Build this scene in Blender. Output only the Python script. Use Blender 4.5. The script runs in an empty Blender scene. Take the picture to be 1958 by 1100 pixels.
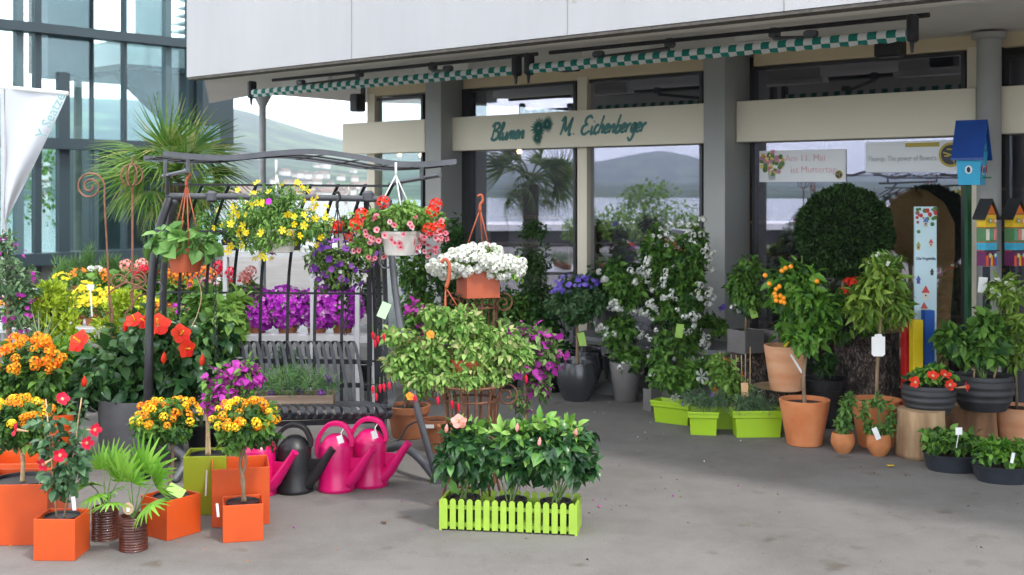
import bpy, math, random
import numpy as np
from mathutils import Vector
random.seed(7)
RNG = np.random.default_rng(11)
S = bpy.context.scene
COL = S.collection
R = math.radians

# ------------------------------------------------------------------ camera, sky, sun, exposure
FPX, CX, HY, EYE = 2300.0, 979.0, 365.0, 1.7
cam = bpy.data.cameras.new('camera'); camo = bpy.data.objects.new('camera', cam); COL.objects.link(camo)
camo.location = (0, 0, EYE); camo.rotation_euler = (R(90), 0, 0)
cam.sensor_width = 36; cam.lens = FPX / 1958 * 36; cam.shift_y = -(550 - HY) / 1958
cam.clip_start = .1; cam.clip_end = 20000
cam.dof.use_dof = True; cam.dof.focus_distance = 7.0; cam.dof.aperture_fstop = 3.6
S.camera = camo

SUN_EL = R(56); SUN_DIR = Vector((.69, -.724, 0)).normalized()
w = bpy.data.worlds.new('World'); S.world = w; w.use_nodes = True
nt = w.node_tree; nt.nodes.clear()
def wn(t, **k):
    n = nt.nodes.new(t)
    for a, b in k.items(): setattr(n, a, b)
    return n
sky = wn('ShaderNodeTexSky', sky_type='NISHITA', sun_disc=False, sun_elevation=SUN_EL, altitude=400, air_density=1.0, dust_density=1.2, ozone_density=1.0)
sky.sun_rotation = math.atan2(SUN_DIR.x, SUN_DIR.y)
tc = wn('ShaderNodeTexCoord'); mp = wn('ShaderNodeMapping'); mp.inputs['Scale'].default_value = (1, 1, 2.6)
no = wn('ShaderNodeTexNoise'); no.inputs['Scale'].default_value = 2.2; no.inputs['Detail'].default_value = 7; no.inputs['Roughness'].default_value = .55
rp = wn('ShaderNodeValToRGB'); rp.color_ramp.elements[0].position = .33; rp.color_ramp.elements[1].position = .58
no2 = wn('ShaderNodeTexNoise'); no2.inputs['Scale'].default_value = 5; no2.inputs['Detail'].default_value = 6
rp2 = wn('ShaderNodeValToRGB'); rp2.color_ramp.elements[0].position = .3; rp2.color_ramp.elements[1].position = .7
rp2.color_ramp.elements[0].color = (11.5, 11.8, 12.5, 1); rp2.color_ramp.elements[1].color = (15.5, 15.6, 15.8, 1)
mx = wn('ShaderNodeMix', data_type='RGBA')
bg = wn('ShaderNodeBackground'); bg.inputs['Strength'].default_value = .15; ow = wn('ShaderNodeOutputWorld')
L = nt.links.new
L(tc.outputs['Generated'], mp.inputs[0]); L(mp.outputs[0], no.inputs['Vector']); L(no.outputs['Fac'], rp.inputs[0]); L(mp.outputs[0], no2.inputs['Vector'])
L(no2.outputs['Fac'], rp2.inputs[0]); L(rp.outputs[0], mx.inputs['Factor']); L(sky.outputs[0], mx.inputs['A']); L(rp2.outputs[0], mx.inputs['B'])
sx = wn('ShaderNodeSeparateXYZ'); mr = wn('ShaderNodeMapRange'); mr.inputs['From Min'].default_value = .0; mr.inputs['From Max'].default_value = .55; mr.inputs['To Min'].default_value = 1.8; mr.inputs['To Max'].default_value = .85; mr.interpolation_type = 'SMOOTHSTEP'
L(tc.outputs['Generated'], sx.inputs[0]); L(sx.outputs['Z'], mr.inputs['Value']); vm = wn('ShaderNodeVectorMath', operation='SCALE'); L(mx.outputs['Result'], vm.inputs[0]); L(mr.outputs[0], vm.inputs['Scale'])
L(vm.outputs[0], bg.inputs['Color']); L(bg.outputs[0], ow.inputs[0])

sd = bpy.data.lights.new('sun', 'SUN'); sd.energy = 1.65; sd.angle = R(6.0); sd.color = (1, .955, .89)
so = bpy.data.objects.new('sun', sd); COL.objects.link(so)
so.rotation_euler = (-(Vector((SUN_DIR.x * math.cos(SUN_EL), SUN_DIR.y * math.cos(SUN_EL), math.sin(SUN_EL))))).to_track_quat('-Z', 'Y').to_euler()
so.location = (4, -4, 12)
S.view_settings.view_transform = 'Standard'; S.view_settings.look = 'None'; S.view_settings.gamma = 1
S.view_settings.exposure = .84
S.cycles.max_bounces = 7; S.cycles.transparent_max_bounces = 12; S.cycles.volume_bounces = 0
S.cycles.caustics_reflective = False; S.cycles.caustics_refractive = False

# ------------------------------------------------------------------ pixel <-> world helpers
def P(px, py, d): return np.array([(px - CX) / FPX * d, d, EYE - (py - HY) / FPX * d])
def gd(py): return EYE * FPX / (py - HY)
def G(px, py): return P(px, py, gd(py))
Uv = np.array([-.746, .666, 0.]); Nv = np.array([.666, .746, 0.])       # along the shop front (leftwards), and into the shop
def FY(px, n):
    k = (px - CX) / FPX; return n / (k * .666 + .746)
def F(px, n, z):
    k = (px - CX) / FPX; y = n / (k * .666 + .746); return np.array([k * y, y, z])
def TT(px, n): return float(np.dot(F(px, n, 0), Uv))
def FP(t, n, z): return Uv * t + Nv * n + np.array([0, 0, z])

# ------------------------------------------------------------------ materials
MATS = {}
def nmat(name):
    m = bpy.data.materials.new(name); m.use_nodes = True; t = m.node_tree
    return m, t, t.nodes['Principled BSDF'], t.nodes['Material Output']
def c4(c): return (c[0], c[1], c[2], 1)
def mat(name, col, rough=.6, var=.12, scale=8, bump=0, bscale=40, metal=0, spec=.5, coat=0, col2=None, stretch=None, detail=4):
    if name in MATS: return MATS[name]
    m, t, b, o = nmat(name)
    tcn = t.nodes.new('ShaderNodeTexCoord'); src = tcn.outputs['Object']
    if stretch:
        q = t.nodes.new('ShaderNodeMapping'); q.inputs['Scale'].default_value = stretch; t.links.new(src, q.inputs[0]); src = q.outputs[0]
    n = t.nodes.new('ShaderNodeTexNoise'); n.inputs['Scale'].default_value = scale; n.inputs['Detail'].default_value = detail
    t.links.new(src, n.inputs['Vector'])
    r = t.nodes.new('ShaderNodeValToRGB'); e = r.color_ramp.elements; e[0].position = .3; e[1].position = .7
    a = col; bb = col2 or [min(1, c * (1 + var)) for c in col]
    if not col2: a = [c * (1 - var) for c in col]
    e[0].color = c4(a); e[1].color = c4(bb)
    t.links.new(n.outputs['Fac'], r.inputs[0]); t.links.new(r.outputs[0], b.inputs['Base Color'])
    b.inputs['Roughness'].default_value = rough; b.inputs['Metallic'].default_value = metal
    b.inputs['Specular IOR Level'].default_value = spec; b.inputs['Coat Weight'].default_value = coat
    if bump:
        n2 = t.nodes.new('ShaderNodeTexNoise'); n2.inputs['Scale'].default_value = bscale; n2.inputs['Detail'].default_value = 5
        t.links.new(src, n2.inputs['Vector'])
        bp = t.nodes.new('ShaderNodeBump'); bp.inputs['Strength'].default_value = bump; bp.inputs['Distance'].default_value = .01
        t.links.new(n2.outputs['Fac'], bp.inputs['Height']); t.links.new(bp.outputs[0], b.inputs['Normal'])
    MATS[name] = m; return m
def leafm(name, c1, c2, rough=.45, trans=.25, spec=.3, c3=None):
    rough = rough + .08
    if name in MATS: return MATS[name]
    m, t, b, o = nmat(name)
    g = t.nodes.new('ShaderNodeNewGeometry'); r = t.nodes.new('ShaderNodeValToRGB')
    e = r.color_ramp.elements; e[0].color = c4(c1); e[1].color = c4(c2); e[1].position = .85
    if c3: x = r.color_ramp.elements.new(.93); x.color = c4(c3)
    n = t.nodes.new('ShaderNodeTexNoise'); n.inputs['Scale'].default_value = 7; t.links.new(g.outputs['Position'], n.inputs['Vector'])
    ma = t.nodes.new('ShaderNodeMath'); ma.operation = 'MULTIPLY_ADD'; ma.inputs[1].default_value = 1.2; ma.inputs[2].default_value = -.6
    ad = t.nodes.new('ShaderNodeMath'); ad.operation = 'ADD'; ad.use_clamp = True
    t.links.new(n.outputs['Fac'], ma.inputs[0]); t.links.new(ma.outputs[0], ad.inputs[0]); t.links.new(g.outputs['Random Per Island'], ad.inputs[1])
    t.links.new(ad.outputs[0], r.inputs[0]); t.links.new(r.outputs[0], b.inputs['Base Color'])
    b.inputs['Roughness'].default_value = rough; b.inputs['Specular IOR Level'].default_value = spec
    tr = t.nodes.new('ShaderNodeBsdfTranslucent'); t.links.new(r.outputs[0], tr.inputs[0])
    mxs = t.nodes.new('ShaderNodeMixShader'); mxs.inputs[0].default_value = trans
    t.links.new(b.outputs[0], mxs.inputs[1]); t.links.new(tr.outputs[0], mxs.inputs[2]); t.links.new(mxs.outputs[0], o.inputs[0])
    MATS[name] = m; return m
def glassm(name, tint=(1, 1, 1), ior=1.9, add=.0, rough=0.0, refl=(1, 1, 1)):
    if name in MATS: return MATS[name]
    m, t, b, o = nmat(name); t.nodes.remove(b)
    tp = t.nodes.new('ShaderNodeBsdfTransparent'); tp.inputs[0].default_value = c4(tint)
    gl = t.nodes.new('ShaderNodeBsdfGlossy'); gl.inputs['Roughness'].default_value = rough; gl.inputs[0].default_value = c4(refl)
    fr = t.nodes.new('ShaderNodeFresnel'); fr.inputs[0].default_value = ior
    ma = t.nodes.new('ShaderNodeMath'); ma.inputs[1].default_value = add; ma.use_clamp = True
    x = t.nodes.new('ShaderNodeMixShader')
    ge = t.nodes.new('ShaderNodeNewGeometry'); io = t.nodes.new('ShaderNodeMix'); io.inputs['A'].default_value = ior; io.inputs['B'].default_value = 1 / ior
    t.links.new(ge.outputs['Backfacing'], io.inputs['Factor']); t.links.new(io.outputs['Result'], fr.inputs[0])
    t.links.new(fr.outputs[0], ma.inputs[0]); t.links.new(ma.outputs[0], x.inputs[0]); t.links.new(tp.outputs[0], x.inputs[1]); t.links.new(gl.outputs[0], x.inputs[2]); t.links.new(x.outputs[0], o.inputs[0])
    MATS[name] = m; return m
def stripes(name, c1, c2, period, axis, rough=.7):
    m, t, b, o = nmat(name)
    g = t.nodes.new('ShaderNodeTexCoord'); d = t.nodes.new('ShaderNodeVectorMath'); d.operation = 'DOT_PRODUCT'; d.inputs[1].default_value = axis
    a = t.nodes.new('ShaderNodeMath'); a.operation = 'DIVIDE'; a.inputs[1].default_value = period
    f = t.nodes.new('ShaderNodeMath'); f.operation = 'FRACT'; q = t.nodes.new('ShaderNodeMath'); q.operation = 'GREATER_THAN'; q.inputs[1].default_value = .5
    x = t.nodes.new('ShaderNodeMix'); x.data_type = 'RGBA'; x.inputs['A'].default_value = c4(c1); x.inputs['B'].default_value = c4(c2)
    t.links.new(g.outputs['Object'], d.inputs[0]); t.links.new(d.outputs['Value'], a.inputs[0]); t.links.new(a.outputs[0], f.inputs[0]); t.links.new(f.outputs[0], q.inputs[0])
    t.links.new(q.outputs[0], x.inputs['Factor']); t.links.new(x.outputs['Result'], b.inputs['Base Color']); b.inputs['Roughness'].default_value = rough
    return m
def emit(name, col, st):
    m, t, b, o = nmat(name); b.inputs['Base Color'].default_value = c4(col); b.inputs['Emission Color'].default_value = c4(col); b.inputs['Emission Strength'].default_value = st
    return m

# ------------------------------------------------------------------ object helpers
OFF = {}
def thing(name, label, cat, loc, group=None, kind=None):
    o = bpy.data.objects.new(name, None); COL.objects.link(o); o.location = [float(v) for v in loc]; o.empty_display_size = .1
    o['label'] = label; o['category'] = cat
    if group: o['group'] = group
    if kind: o['kind'] = kind
    OFF[o] = np.array(loc, float); return o
def tag(o, label, cat, group=None, kind=None):
    o['label'] = label; o['category'] = cat
    if group: o['group'] = group
    if kind: o['kind'] = kind
    return o

class MB:
    def __init__(s): s.v = []; s.f = []; s.n = 0
    def add(s, v, f):
        v = np.asarray(v, float); s.v.append(v); s.f.append([tuple(int(i) + s.n for i in q) for q in f]); s.n += len(v); return s
    def box(s, c, size, rz=0, bev=0):
        c = np.asarray(c, float); a, b, h = [x / 2 for x in size]
        if bev:
            e = bev; pr = [(-a + e, -b), (a - e, -b), (a, -b + e), (a, b - e), (a - e, b), (-a + e, b), (-a, b - e), (-a, -b + e)]
            m = len(pr); pr2 = [(x * (a - e) / a, y * (b - e) / b) for x, y in pr]
            V = [(x, y, -h) for x, y in pr2] + [(x, y, -h + e) for x, y in pr] + [(x, y, h - e) for x, y in pr] + [(x, y, h) for x, y in pr2]
            Fc = [tuple(range(m))[::-1], tuple(range(3 * m, 4 * m))]
            for j in range(3):
                for i in range(m): Fc.append((j * m + i, j * m + (i + 1) % m, (j + 1) * m + (i + 1) % m, (j + 1) * m + i))
        else:
            V = [(x, y, z) for z in (-h, h) for x, y in ((-a, -b), (a, -b), (a, b), (-a, b))]
            Fc = [(3, 2, 1, 0), (4, 5, 6, 7)] + [(i, (i + 1) % 4, 4 + (i + 1) % 4, 4 + i) for i in range(4)]
        V = np.array(V, float); cs, sn = math.cos(rz), math.sin(rz)
        W = V.copy(); W[:, 0] = V[:, 0] * cs - V[:, 1] * sn; W[:, 1] = V[:, 0] * sn + V[:, 1] * cs
        return s.add(W + c, Fc)
    def fbox(s, t0, t1, n0, n1, z0, z1):                      # a box aligned with the shop front
        c = FP((t0 + t1) / 2, (n0 + n1) / 2, (z0 + z1) / 2)
        return s.box(c, (abs(t1 - t0), abs(n1 - n0), abs(z1 - z0)), math.atan2(Uv[1], Uv[0]))
    def hex(s, pts, th):                                      # quad plate with thickness vector
        p = [np.asarray(x, float) for x in pts]; th = np.asarray(th, float)
        V = p + [x + th for x in p]; m = len(p)
        return s.add(V, [tuple(range(m))[::-1], tuple(range(m, 2 * m))] + [(i, (i + 1) % m, m + (i + 1) % m, m + i) for i in range(m)])
    def tube(s, path, r, n=8, cap=True):
        p = np.asarray(path, float); m = len(p); rr = np.full(m, r, float) if np.isscalar(r) else np.interp(np.linspace(0, 1, m), np.linspace(0, 1, len(r)), r)
        V = []; ref = None
        for i in range(m):
            t = p[min(i + 1, m - 1)] - p[max(i - 1, 0)]; t = t / (np.linalg.norm(t) + 1e-9)
            if ref is None: ref = np.array([0, 0, 1.]) if abs(t[2]) < .9 else np.array([1., 0, 0])
            a = np.cross(t, ref); a /= np.linalg.norm(a) + 1e-9; b = np.cross(a, t); ref = b
            for j in range(n):
                q = 2 * math.pi * j / n; V.append(p[i] + rr[i] * (math.cos(q) * a + math.sin(q) * b))
        Fc = [(i * n + j, i * n + (j + 1) % n, (i + 1) * n + (j + 1) % n, (i + 1) * n + j) for i in range(m - 1) for j in range(n)]
        if cap: Fc += [tuple(range(n))[::-1], tuple(range((m - 1) * n, m * n))]
        return s.add(V, Fc)
    def strap(s, path, wdir, wd, th):                         # flat bar along a path
        p = np.asarray(path, float); wdir = np.asarray(wdir, float); wdir = wdir / np.linalg.norm(wdir); m = len(p); V = []
        for i in range(m):
            t = p[min(i + 1, m - 1)] - p[max(i - 1, 0)]; t /= np.linalg.norm(t) + 1e-9; nn = np.cross(t, wdir); nn /= np.linalg.norm(nn) + 1e-9
            for a, b in ((-1, -1), (1, -1), (1, 1), (-1, 1)): V.append(p[i] + wdir * wd / 2 * a + nn * th / 2 * b)
        Fc = [(i * 4 + j, i * 4 + (j + 1) % 4, (i + 1) * 4 + (j + 1) % 4, (i + 1) * 4 + j) for i in range(m - 1) for j in range(4)] + [(3, 2, 1, 0), tuple(range((m - 1) * 4, m * 4))]
        return s.add(V, Fc)
    def lathe(s, c, prof, n=32, sx=1, sy=1):                  # prof: list of (r, z)
        c = np.asarray(c, float); m = len(prof); V = []
        for r, z in prof:
            for j in range(n):
                q = 2 * math.pi * j / n; V.append((c[0] + r * math.cos(q) * sx, c[1] + r * math.sin(q) * sy, c[2] + z))
        Fc = [(i * n + j, i * n + (j + 1) % n, (i + 1) * n + (j + 1) % n, (i + 1) * n + j) for i in range(m - 1) for j in range(n)]
        if prof[0][0] > 0: Fc.append(tuple(range(n))[::-1])
        if prof[-1][0] > 0: Fc.append(tuple(range((m - 1) * n, m * n)))
        return s.add(V, Fc)
    def ball(s, c, r, n=12, sz=1):
        m = n // 2 + 1
        return s.lathe(c, [(max(1e-4, r * math.sin(math.pi * i / m)), -r * sz * math.cos(math.pi * i / m)) for i in range(m + 1)], n)
    def build(s, name, m, parent=None, smooth=False, bevel=0):
        V = np.concatenate(s.v) if s.v else np.zeros((0, 3)); Fc = [q for a in s.f for q in a]
        off = OFF[parent] if parent is not None else (V.min(0) + V.max(0)) / 2 * np.array([1, 1, 0]) + np.array([0, 0, V[:, 2].min()])
        me = bpy.data.meshes.new(name); me.from_pydata((V - off).tolist(), [], Fc); me.update()
        return link(name, me, m, parent, off, smooth, bevel)
def link(name, me, m, parent, off, smooth=False, bevel=0):
    o = bpy.data.objects.new(name, me); COL.objects.link(o)
    if parent is not None: o.parent = parent
    else: o.location = [float(x) for x in off]
    OFF[o] = np.array(off, float)
    if m: me.materials.append(m)
    if smooth is True: me.polygons.foreach_set('use_smooth', [True] * len(me.polygons))
    elif smooth:
        me.polygons.foreach_set('use_smooth', [True] * len(me.polygons)); me.set_sharp_from_angle(angle=R(smooth))
    if bevel:
        bm = o.modifiers.new('bevel', 'BEVEL'); bm.width = bevel; bm.segments = 2; bm.limit_method = 'ANGLE'; bm.angle_limit = R(40)
    return o
def crom(pts, n=8, closed=False):
    p = [np.asarray(x, float) for x in pts]; out = []; m = len(p)
    for i in range(m - 1):
        a, b, c, d = p[max(i - 1, 0)], p[i], p[i + 1], p[min(i + 2, m - 1)]
        for k in range(n):
            t = k / n; out.append(.5 * ((2 * b) + (c - a) * t + (2 * a - 5 * b + 4 * c - d) * t * t + (3 * b - a - 3 * c + d) * t ** 3))
    out.append(p[-1]); return np.array(out)

# ------------------------------------------------------------------ scattered leaves and flowers (numpy)
def T_leaf(w=.5, curl=.3, fold=.1):
    h = w / 2
    V = [(0, 0, 0), (.32, 0, -.02), (.68, 0, -.32 * curl), (1, 0, -curl), (.32, h, fold), (.68, h * .8, fold * .7 - .32 * curl), (.32, -h, fold), (.68, -h * .8, fold * .7 - .32 * curl)]
    return np.array(V), [(0, 1, 4), (1, 2, 5, 4), (2, 3, 5), (0, 6, 1), (1, 6, 7, 2), (2, 7, 3)]
def T_small(w=.5, curl=.15, fold=.1):
    return np.array([(0, 0, 0), (.5, w / 2, fold), (1, 0, -curl), (.5, -w / 2, fold)]), [(0, 2, 1), (0, 3, 2)]
def T_blade(w=.1, curl=.5):
    V = []; 
    for i in range(4):
        x = i / 3; V += [(x, w / 2 * (1 - x * .9), -curl * x * x), (x, -w / 2 * (1 - x * .9), -curl * x * x)]
    return np.array(V), [(0, 1, 3, 2), (2, 3, 5, 4), (4, 5, 7, 6)]
def T_flower(np_=5, wide=.9, cup=.25, gap=0):
    V = [(0, 0, 0)]; Fc = []                                  # faces along +x
    for i in range(np_):
        a = 2 * math.pi * i / np_; da = math.pi / np_ * wide
        for q, r_, d_ in ((a - da, .35, .6), (a - da * .8, .48, 1), (a, .52, 1.15), (a + da * .8, .48, 1), (a + da, .35, .6)):
            V.append((cup * d_ * (.7 + .3 * math.cos(3 * q)), r_ * math.cos(q), r_ * math.sin(q)))
        b = 1 + 5 * i; Fc.append((0, b, b + 1, b + 2)); Fc.append((0, b + 2, b + 3, b + 4))
    return np.array(V), Fc
def T_cluster(n=16, q=.2, full=.55, seed=3):
    r = np.random.default_rng(seed); V = []; Fc = []
    for i in range(n):
        y = 1 - (i + .5) / n * 2 * full; th = 2.399963 * i; rr = math.sqrt(max(0, 1 - y * y)); d = np.array([y, rr * math.cos(th), rr * math.sin(th)])
        a = np.cross(d, (0.3, .2, .9)); a /= np.linalg.norm(a); b = np.cross(d, a); c = d * .5; ph = r.random() * 3
        e1 = a * math.cos(ph) + b * math.sin(ph); e2 = b * math.cos(ph) - a * math.sin(ph); k = len(V)
        V += [c * .86, c + q * e1, c + q * .7 * (e1 + e2), c + q * e2, c + q * .7 * (e2 - e1), c - q * e1, c - q * .7 * (e1 + e2), c - q * e2, c + q * .7 * (e1 - e2)]
        Fc += [(k, k + 1, k + 2, k + 3), (k, k + 3, k + 4, k + 5), (k, k + 5, k + 6, k + 7), (k, k + 7, k + 8, k + 1)]
    return np.array(V), Fc
def T_bud(w=.3):
    V = []; pr = [(0, .12), (.25, .5), (.6, .45), (1, .06)]
    for x, r_ in pr:
        for j in range(6): V.append((x, w * r_ * math.cos(j * math.pi / 3), w * r_ * math.sin(j * math.pi / 3)))
    return np.array(V), [(i * 6 + j, i * 6 + (j + 1) % 6, (i + 1) * 6 + (j + 1) % 6, (i + 1) * 6 + j) for i in range(3) for j in range(6)]
def T_ball():
    V = []; 
    for i in range(1, 6):
        a = math.pi * i / 6
        for j in range(8): V.append((math.cos(a) * .5, math.sin(a) * .5 * math.cos(j * math.pi / 4), math.sin(a) * .5 * math.sin(j * math.pi / 4)))
    Fc = [(i * 8 + j, i * 8 + (j + 1) % 8, (i + 1) * 8 + (j + 1) % 8, (i + 1) * 8 + j) for i in range(4) for j in range(8)] + [tuple(range(8))[::-1], tuple(range(32, 40))]
    return np.array(V), Fc
def nrm(a): return a / (np.linalg.norm(a, axis=-1, keepdims=True) + 1e-9)
def scatter(parts, name, m, parent, smooth=False):
    """parts: list of (template, pos, fwd, up, size)"""
    VV = []; LI = []; LS = []; n0 = 0
    for (tv, tf), pos, fwd, up, size in parts:
        N = len(pos)
        if not N: continue
        f = nrm(fwd); s_ = nrm(np.cross(up, f)); u_ = np.cross(f, s_); sz = np.broadcast_to(np.asarray(size, float), (N,))[:, None, None]
        V = pos[:, None, :] + sz * (tv[None, :, 0:1] * f[:, None] + tv[None, :, 1:2] * s_[:, None] + tv[None, :, 2:3] * u_[:, None])
        VV.append(V.reshape(-1, 3)); k = len(tv)
        fl = np.concatenate([np.array(q) for q in tf]); ln = np.array([len(q) for q in tf])
        LI.append((fl[None] + (np.arange(N) * k)[:, None] + n0).ravel()); LS.append(np.tile(ln, N)); n0 += N * k
    V = np.concatenate(VV); li = np.concatenate(LI).astype(np.int32); ln = np.concatenate(LS)
    off = OFF[parent] if parent is not None else np.array([V[:, 0].mean(), V[:, 1].mean(), V[:, 2].min()])
    me = bpy.data.meshes.new(name); me.vertices.add(len(V)); me.vertices.foreach_set('co', (V - off).astype(np.float32).ravel())
    me.loops.add(len(li)); me.loops.foreach_set('vertex_index', li)
    me.polygons.add(len(ln)); st = np.concatenate([[0], np.cumsum(ln)[:-1]]).astype(np.int32); me.polygons.foreach_set('loop_start', st)
    me.update(calc_edges=True); me.validate()
    return link(name, me, m, parent, off, smooth)
def subblobs(blobs, per=7, fr=.42):
    out = []
    for b in blobs:
        c, r = np.array(b[:3]), np.array(b[3:6])
        d = nrm(RNG.normal(size=(per, 3))); rad = RNG.uniform(.35, .85, (per, 1))
        for q in c + d * r * rad: out.append(np.concatenate([q, r * RNG.uniform(fr * .75, fr * 1.15)]))
        out.append(np.concatenate([c, r * .6]))
    return np.array(out)
def pts_on(bl, n, lo=.6):
    v = np.prod(bl[:, 3:], axis=1) ** (2 / 3); i = RNG.choice(len(bl), n, p=v / v.sum()); d = nrm(RNG.normal(size=(n, 3)))
    r = RNG.uniform(lo, 1.05, (n, 1)); return bl[i, :3] + d * bl[i, 3:] * r, d
def sprout(blobs, n, size, tpl=None, per=7, fr=.42, lo=.6, droop=.3, jit=.6, up=.8, sub=True):
    bl = subblobs(blobs, per, fr) if sub else np.array([b[:6] for b in blobs], float)
    p, d = pts_on(bl, n, lo); j = RNG.normal(size=(n, 3))
    f = d + jit * j + np.array([0, 0, -droop]); u = d * .5 + np.array([0, 0, up]) + .5 * RNG.normal(size=(n, 3))
    return (tpl or T_leaf(), p, f, u, size * RNG.uniform(.5, 1.3, n))
def blooms(blobs, n, size, tpl, clump=1, face=(0, -.3, .3), jit=.35, top=-1.0, front=-2, per=7, fr=.42, sub=False, out=1.0):
    bl = np.array([b[:6] for b in blobs], float); p, d = pts_on(bl, n * 12, 1.0)
    i_ = RNG.uniform(.84, 1.07, (len(p), 1)); c_ = p - 0
    # lumpy outside: push in and out with a smooth noise
    q = np.sin(p[:, :1] * 31 + 1) * np.sin(p[:, 1:2] * 27 + 2) * np.sin(p[:, 2:] * 33)
    cen = bl[np.argmin(np.array([np.linalg.norm((p - b[:3]) / b[3:6], axis=1) for b in bl]), axis=0), :3]
    p = cen + (p - cen) * (i_ + .1 * q) * .98
    inside = np.full(len(p), 9.)
    for b in bl: inside = np.minimum(inside, np.linalg.norm((p - b[:3]) / b[3:6], axis=1))
    k = (inside > .8) & (d[:, 2] > top) & (-d[:, 1] > front); p, d = p[k][:n], d[k][:n]
    if clump > 1:
        m_ = max(1, len(p) // clump); p = np.repeat(p[:m_], clump, 0); d = np.repeat(d[:m_], clump, 0); p = p + RNG.normal(size=p.shape) * size * .75
    f = d + np.array(face) + jit * RNG.normal(size=d.shape)
    return (tpl, p, f, np.array([0, 0, 1.]) + .3 * RNG.normal(size=d.shape), size * RNG.uniform(.75, 1.2, len(p)))

# ------------------------------------------------------------------ palette
M_TERRA = mat('terracotta', (.52, .15, .045), .85, scale=6, bump=.15, bscale=60, col2=(.68, .27, .11))
M_TERRA_PALE = mat('terracotta_pale', (.6, .26, .12), .85, scale=3, bump=.12, bscale=60, col2=(.74, .42, .25), stretch=(1, 1, 4))
M_TERRA_DARK = mat('terracotta_dark', (.28, .09, .035), .8, scale=9, bump=.2, bscale=60, col2=(.42, .16, .07))
M_ORANGE = mat('orange_ceramic', (.66, .09, .011), .4, .1, 4, bump=.08, bscale=25, col2=(.53, .07, .011), detail=9)
M_OLIVE = mat('olive_ceramic', (.28, .34, .02), .35, .06, 3)
M_LIME = mat('lime_plastic', (.36, .57, .02), .4, .06, 3)
M_LIMEW = mat('lime_paint', (.36, .56, .055), .5, .07, 9, bump=.15, bscale=25, col2=(.3, .46, .05), detail=9)
M_PINK = mat('pink_plastic', (.6, .004, .13), .3, .05, 3, bump=.02, bscale=150)
M_BENCH = mat('bench_iron', (.05, .053, .06), .42, .15, 12, bump=.1, metal=.3)
M_BLACKP = mat('black_plastic', (.012, .012, .014), .42, .2, 5, bump=.02, bscale=150)
M_BLACKR = mat('black_rubber', (.03, .031, .034), .6, .25, 9, bump=.15, bscale=80)
M_STONE = mat('grey_pot', (.16, .15, .145), .7, .1, 7, bump=.05)
M_DKPOT = mat('dark_glazed', (.045, .047, .052), .25, .15, 5, coat=.3)
M_DKGREY = mat('dark_grey_pot', (.085, .085, .09), .5, .12, 5, bump=.05, stretch=(1, 1, 4))
M_RUST = mat('rust', (.12, .045, .022), .85, scale=20, bump=.3, bscale=90, col2=(.2, .09, .05))
M_SOIL = mat('soil', (.03, .02, .013), .95, scale=60, bump=.9, bscale=120, col2=(.07, .05, .035))
M_IRON = mat('grey_iron', (.1, .104, .115), .45, .15, 12, bump=.1, metal=.3)
M_DIRON = mat('dark_iron', (.022, .023, .027), .45, .2, 12, metal=.2)
M_WHITE = mat('white_plastic', (.78, .78, .76), .45, .04, 4)
M_ALU = mat('aluminium', (.5, .51, .52), .45, .08, 6, metal=.3)
M_BARK = mat('bark', (.055, .038, .028), .95, scale=14, bump=2.5, bscale=18, col2=(.17, .125, .1), stretch=(1, 1, .35))
M_WOOD = mat('stump_wood', (.17, .09, .045), .85, scale=9, bump=.6, bscale=14, col2=(.52, .36, .2), stretch=(1, 1, .25))
M_WOODD = mat('stump_wood_dark', (.09, .04, .02), .85, scale=9, bump=.6, bscale=14, col2=(.32, .17, .08), stretch=(1, 1, .25))
def barkm(name, c1, c2, sc):
    m, t, b, o = nmat(name); g = t.nodes.new('ShaderNodeTexCoord'); q = t.nodes.new('ShaderNodeMapping'); q.inputs['Scale'].default_value = (1, 1, .45); t.links.new(g.outputs['Object'], q.inputs[0])
    n = t.nodes.new('ShaderNodeTexNoise'); n.inputs['Scale'].default_value = 9; n.inputs['Detail'].default_value = 6; ad = t.nodes.new('ShaderNodeVectorMath'); ad.operation = 'MULTIPLY_ADD'; ad.inputs[1].default_value = (.16, .16, .16); t.links.new(q.outputs[0], n.inputs[0]); t.links.new(n.outputs['Color'], ad.inputs[0]); t.links.new(q.outputs[0], ad.inputs[2])
    v = t.nodes.new('ShaderNodeTexVoronoi'); v.feature = 'DISTANCE_TO_EDGE'; v.inputs['Scale'].default_value = sc; t.links.new(ad.outputs[0], v.inputs['Vector'])
    r = t.nodes.new('ShaderNodeValToRGB'); e = r.color_ramp.elements; e[0].position = .02; e[1].position = .3; e[0].color = c4(c1); e[1].color = c4(c2); t.links.new(v.outputs['Distance'], r.inputs[0])
    x = t.nodes.new('ShaderNodeMix'); x.data_type = 'RGBA'; x.blend_type = 'MULTIPLY'; x.inputs['Factor'].default_value = .8; n2 = t.nodes.new('ShaderNodeTexNoise'); n2.inputs['Scale'].default_value = 30; n2.inputs['Detail'].default_value = 6; t.links.new(q.outputs[0], n2.inputs[0]); r2 = t.nodes.new('ShaderNodeValToRGB'); r2.color_ramp.elements[0].position = .35; r2.color_ramp.elements[1].position = .6; t.links.new(n2.outputs['Fac'], r2.inputs[0]); t.links.new(r.outputs[0], x.inputs['A']); t.links.new(r2.outputs[0], x.inputs['B']); t.links.new(x.outputs['Result'], b.inputs['Base Color'])
    bp = t.nodes.new('ShaderNodeBump'); bp.inputs['Distance'].default_value = .02; bp.inputs['Strength'].default_value = 1; t.links.new(r.outputs[0], bp.inputs['Height']); t.links.new(bp.outputs[0], b.inputs['Normal']); b.inputs['Roughness'].default_value = .95; return m
M_BARK = barkm('rough_bark', (.035, .024, .019), (.2, .155, .13), 44)
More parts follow.
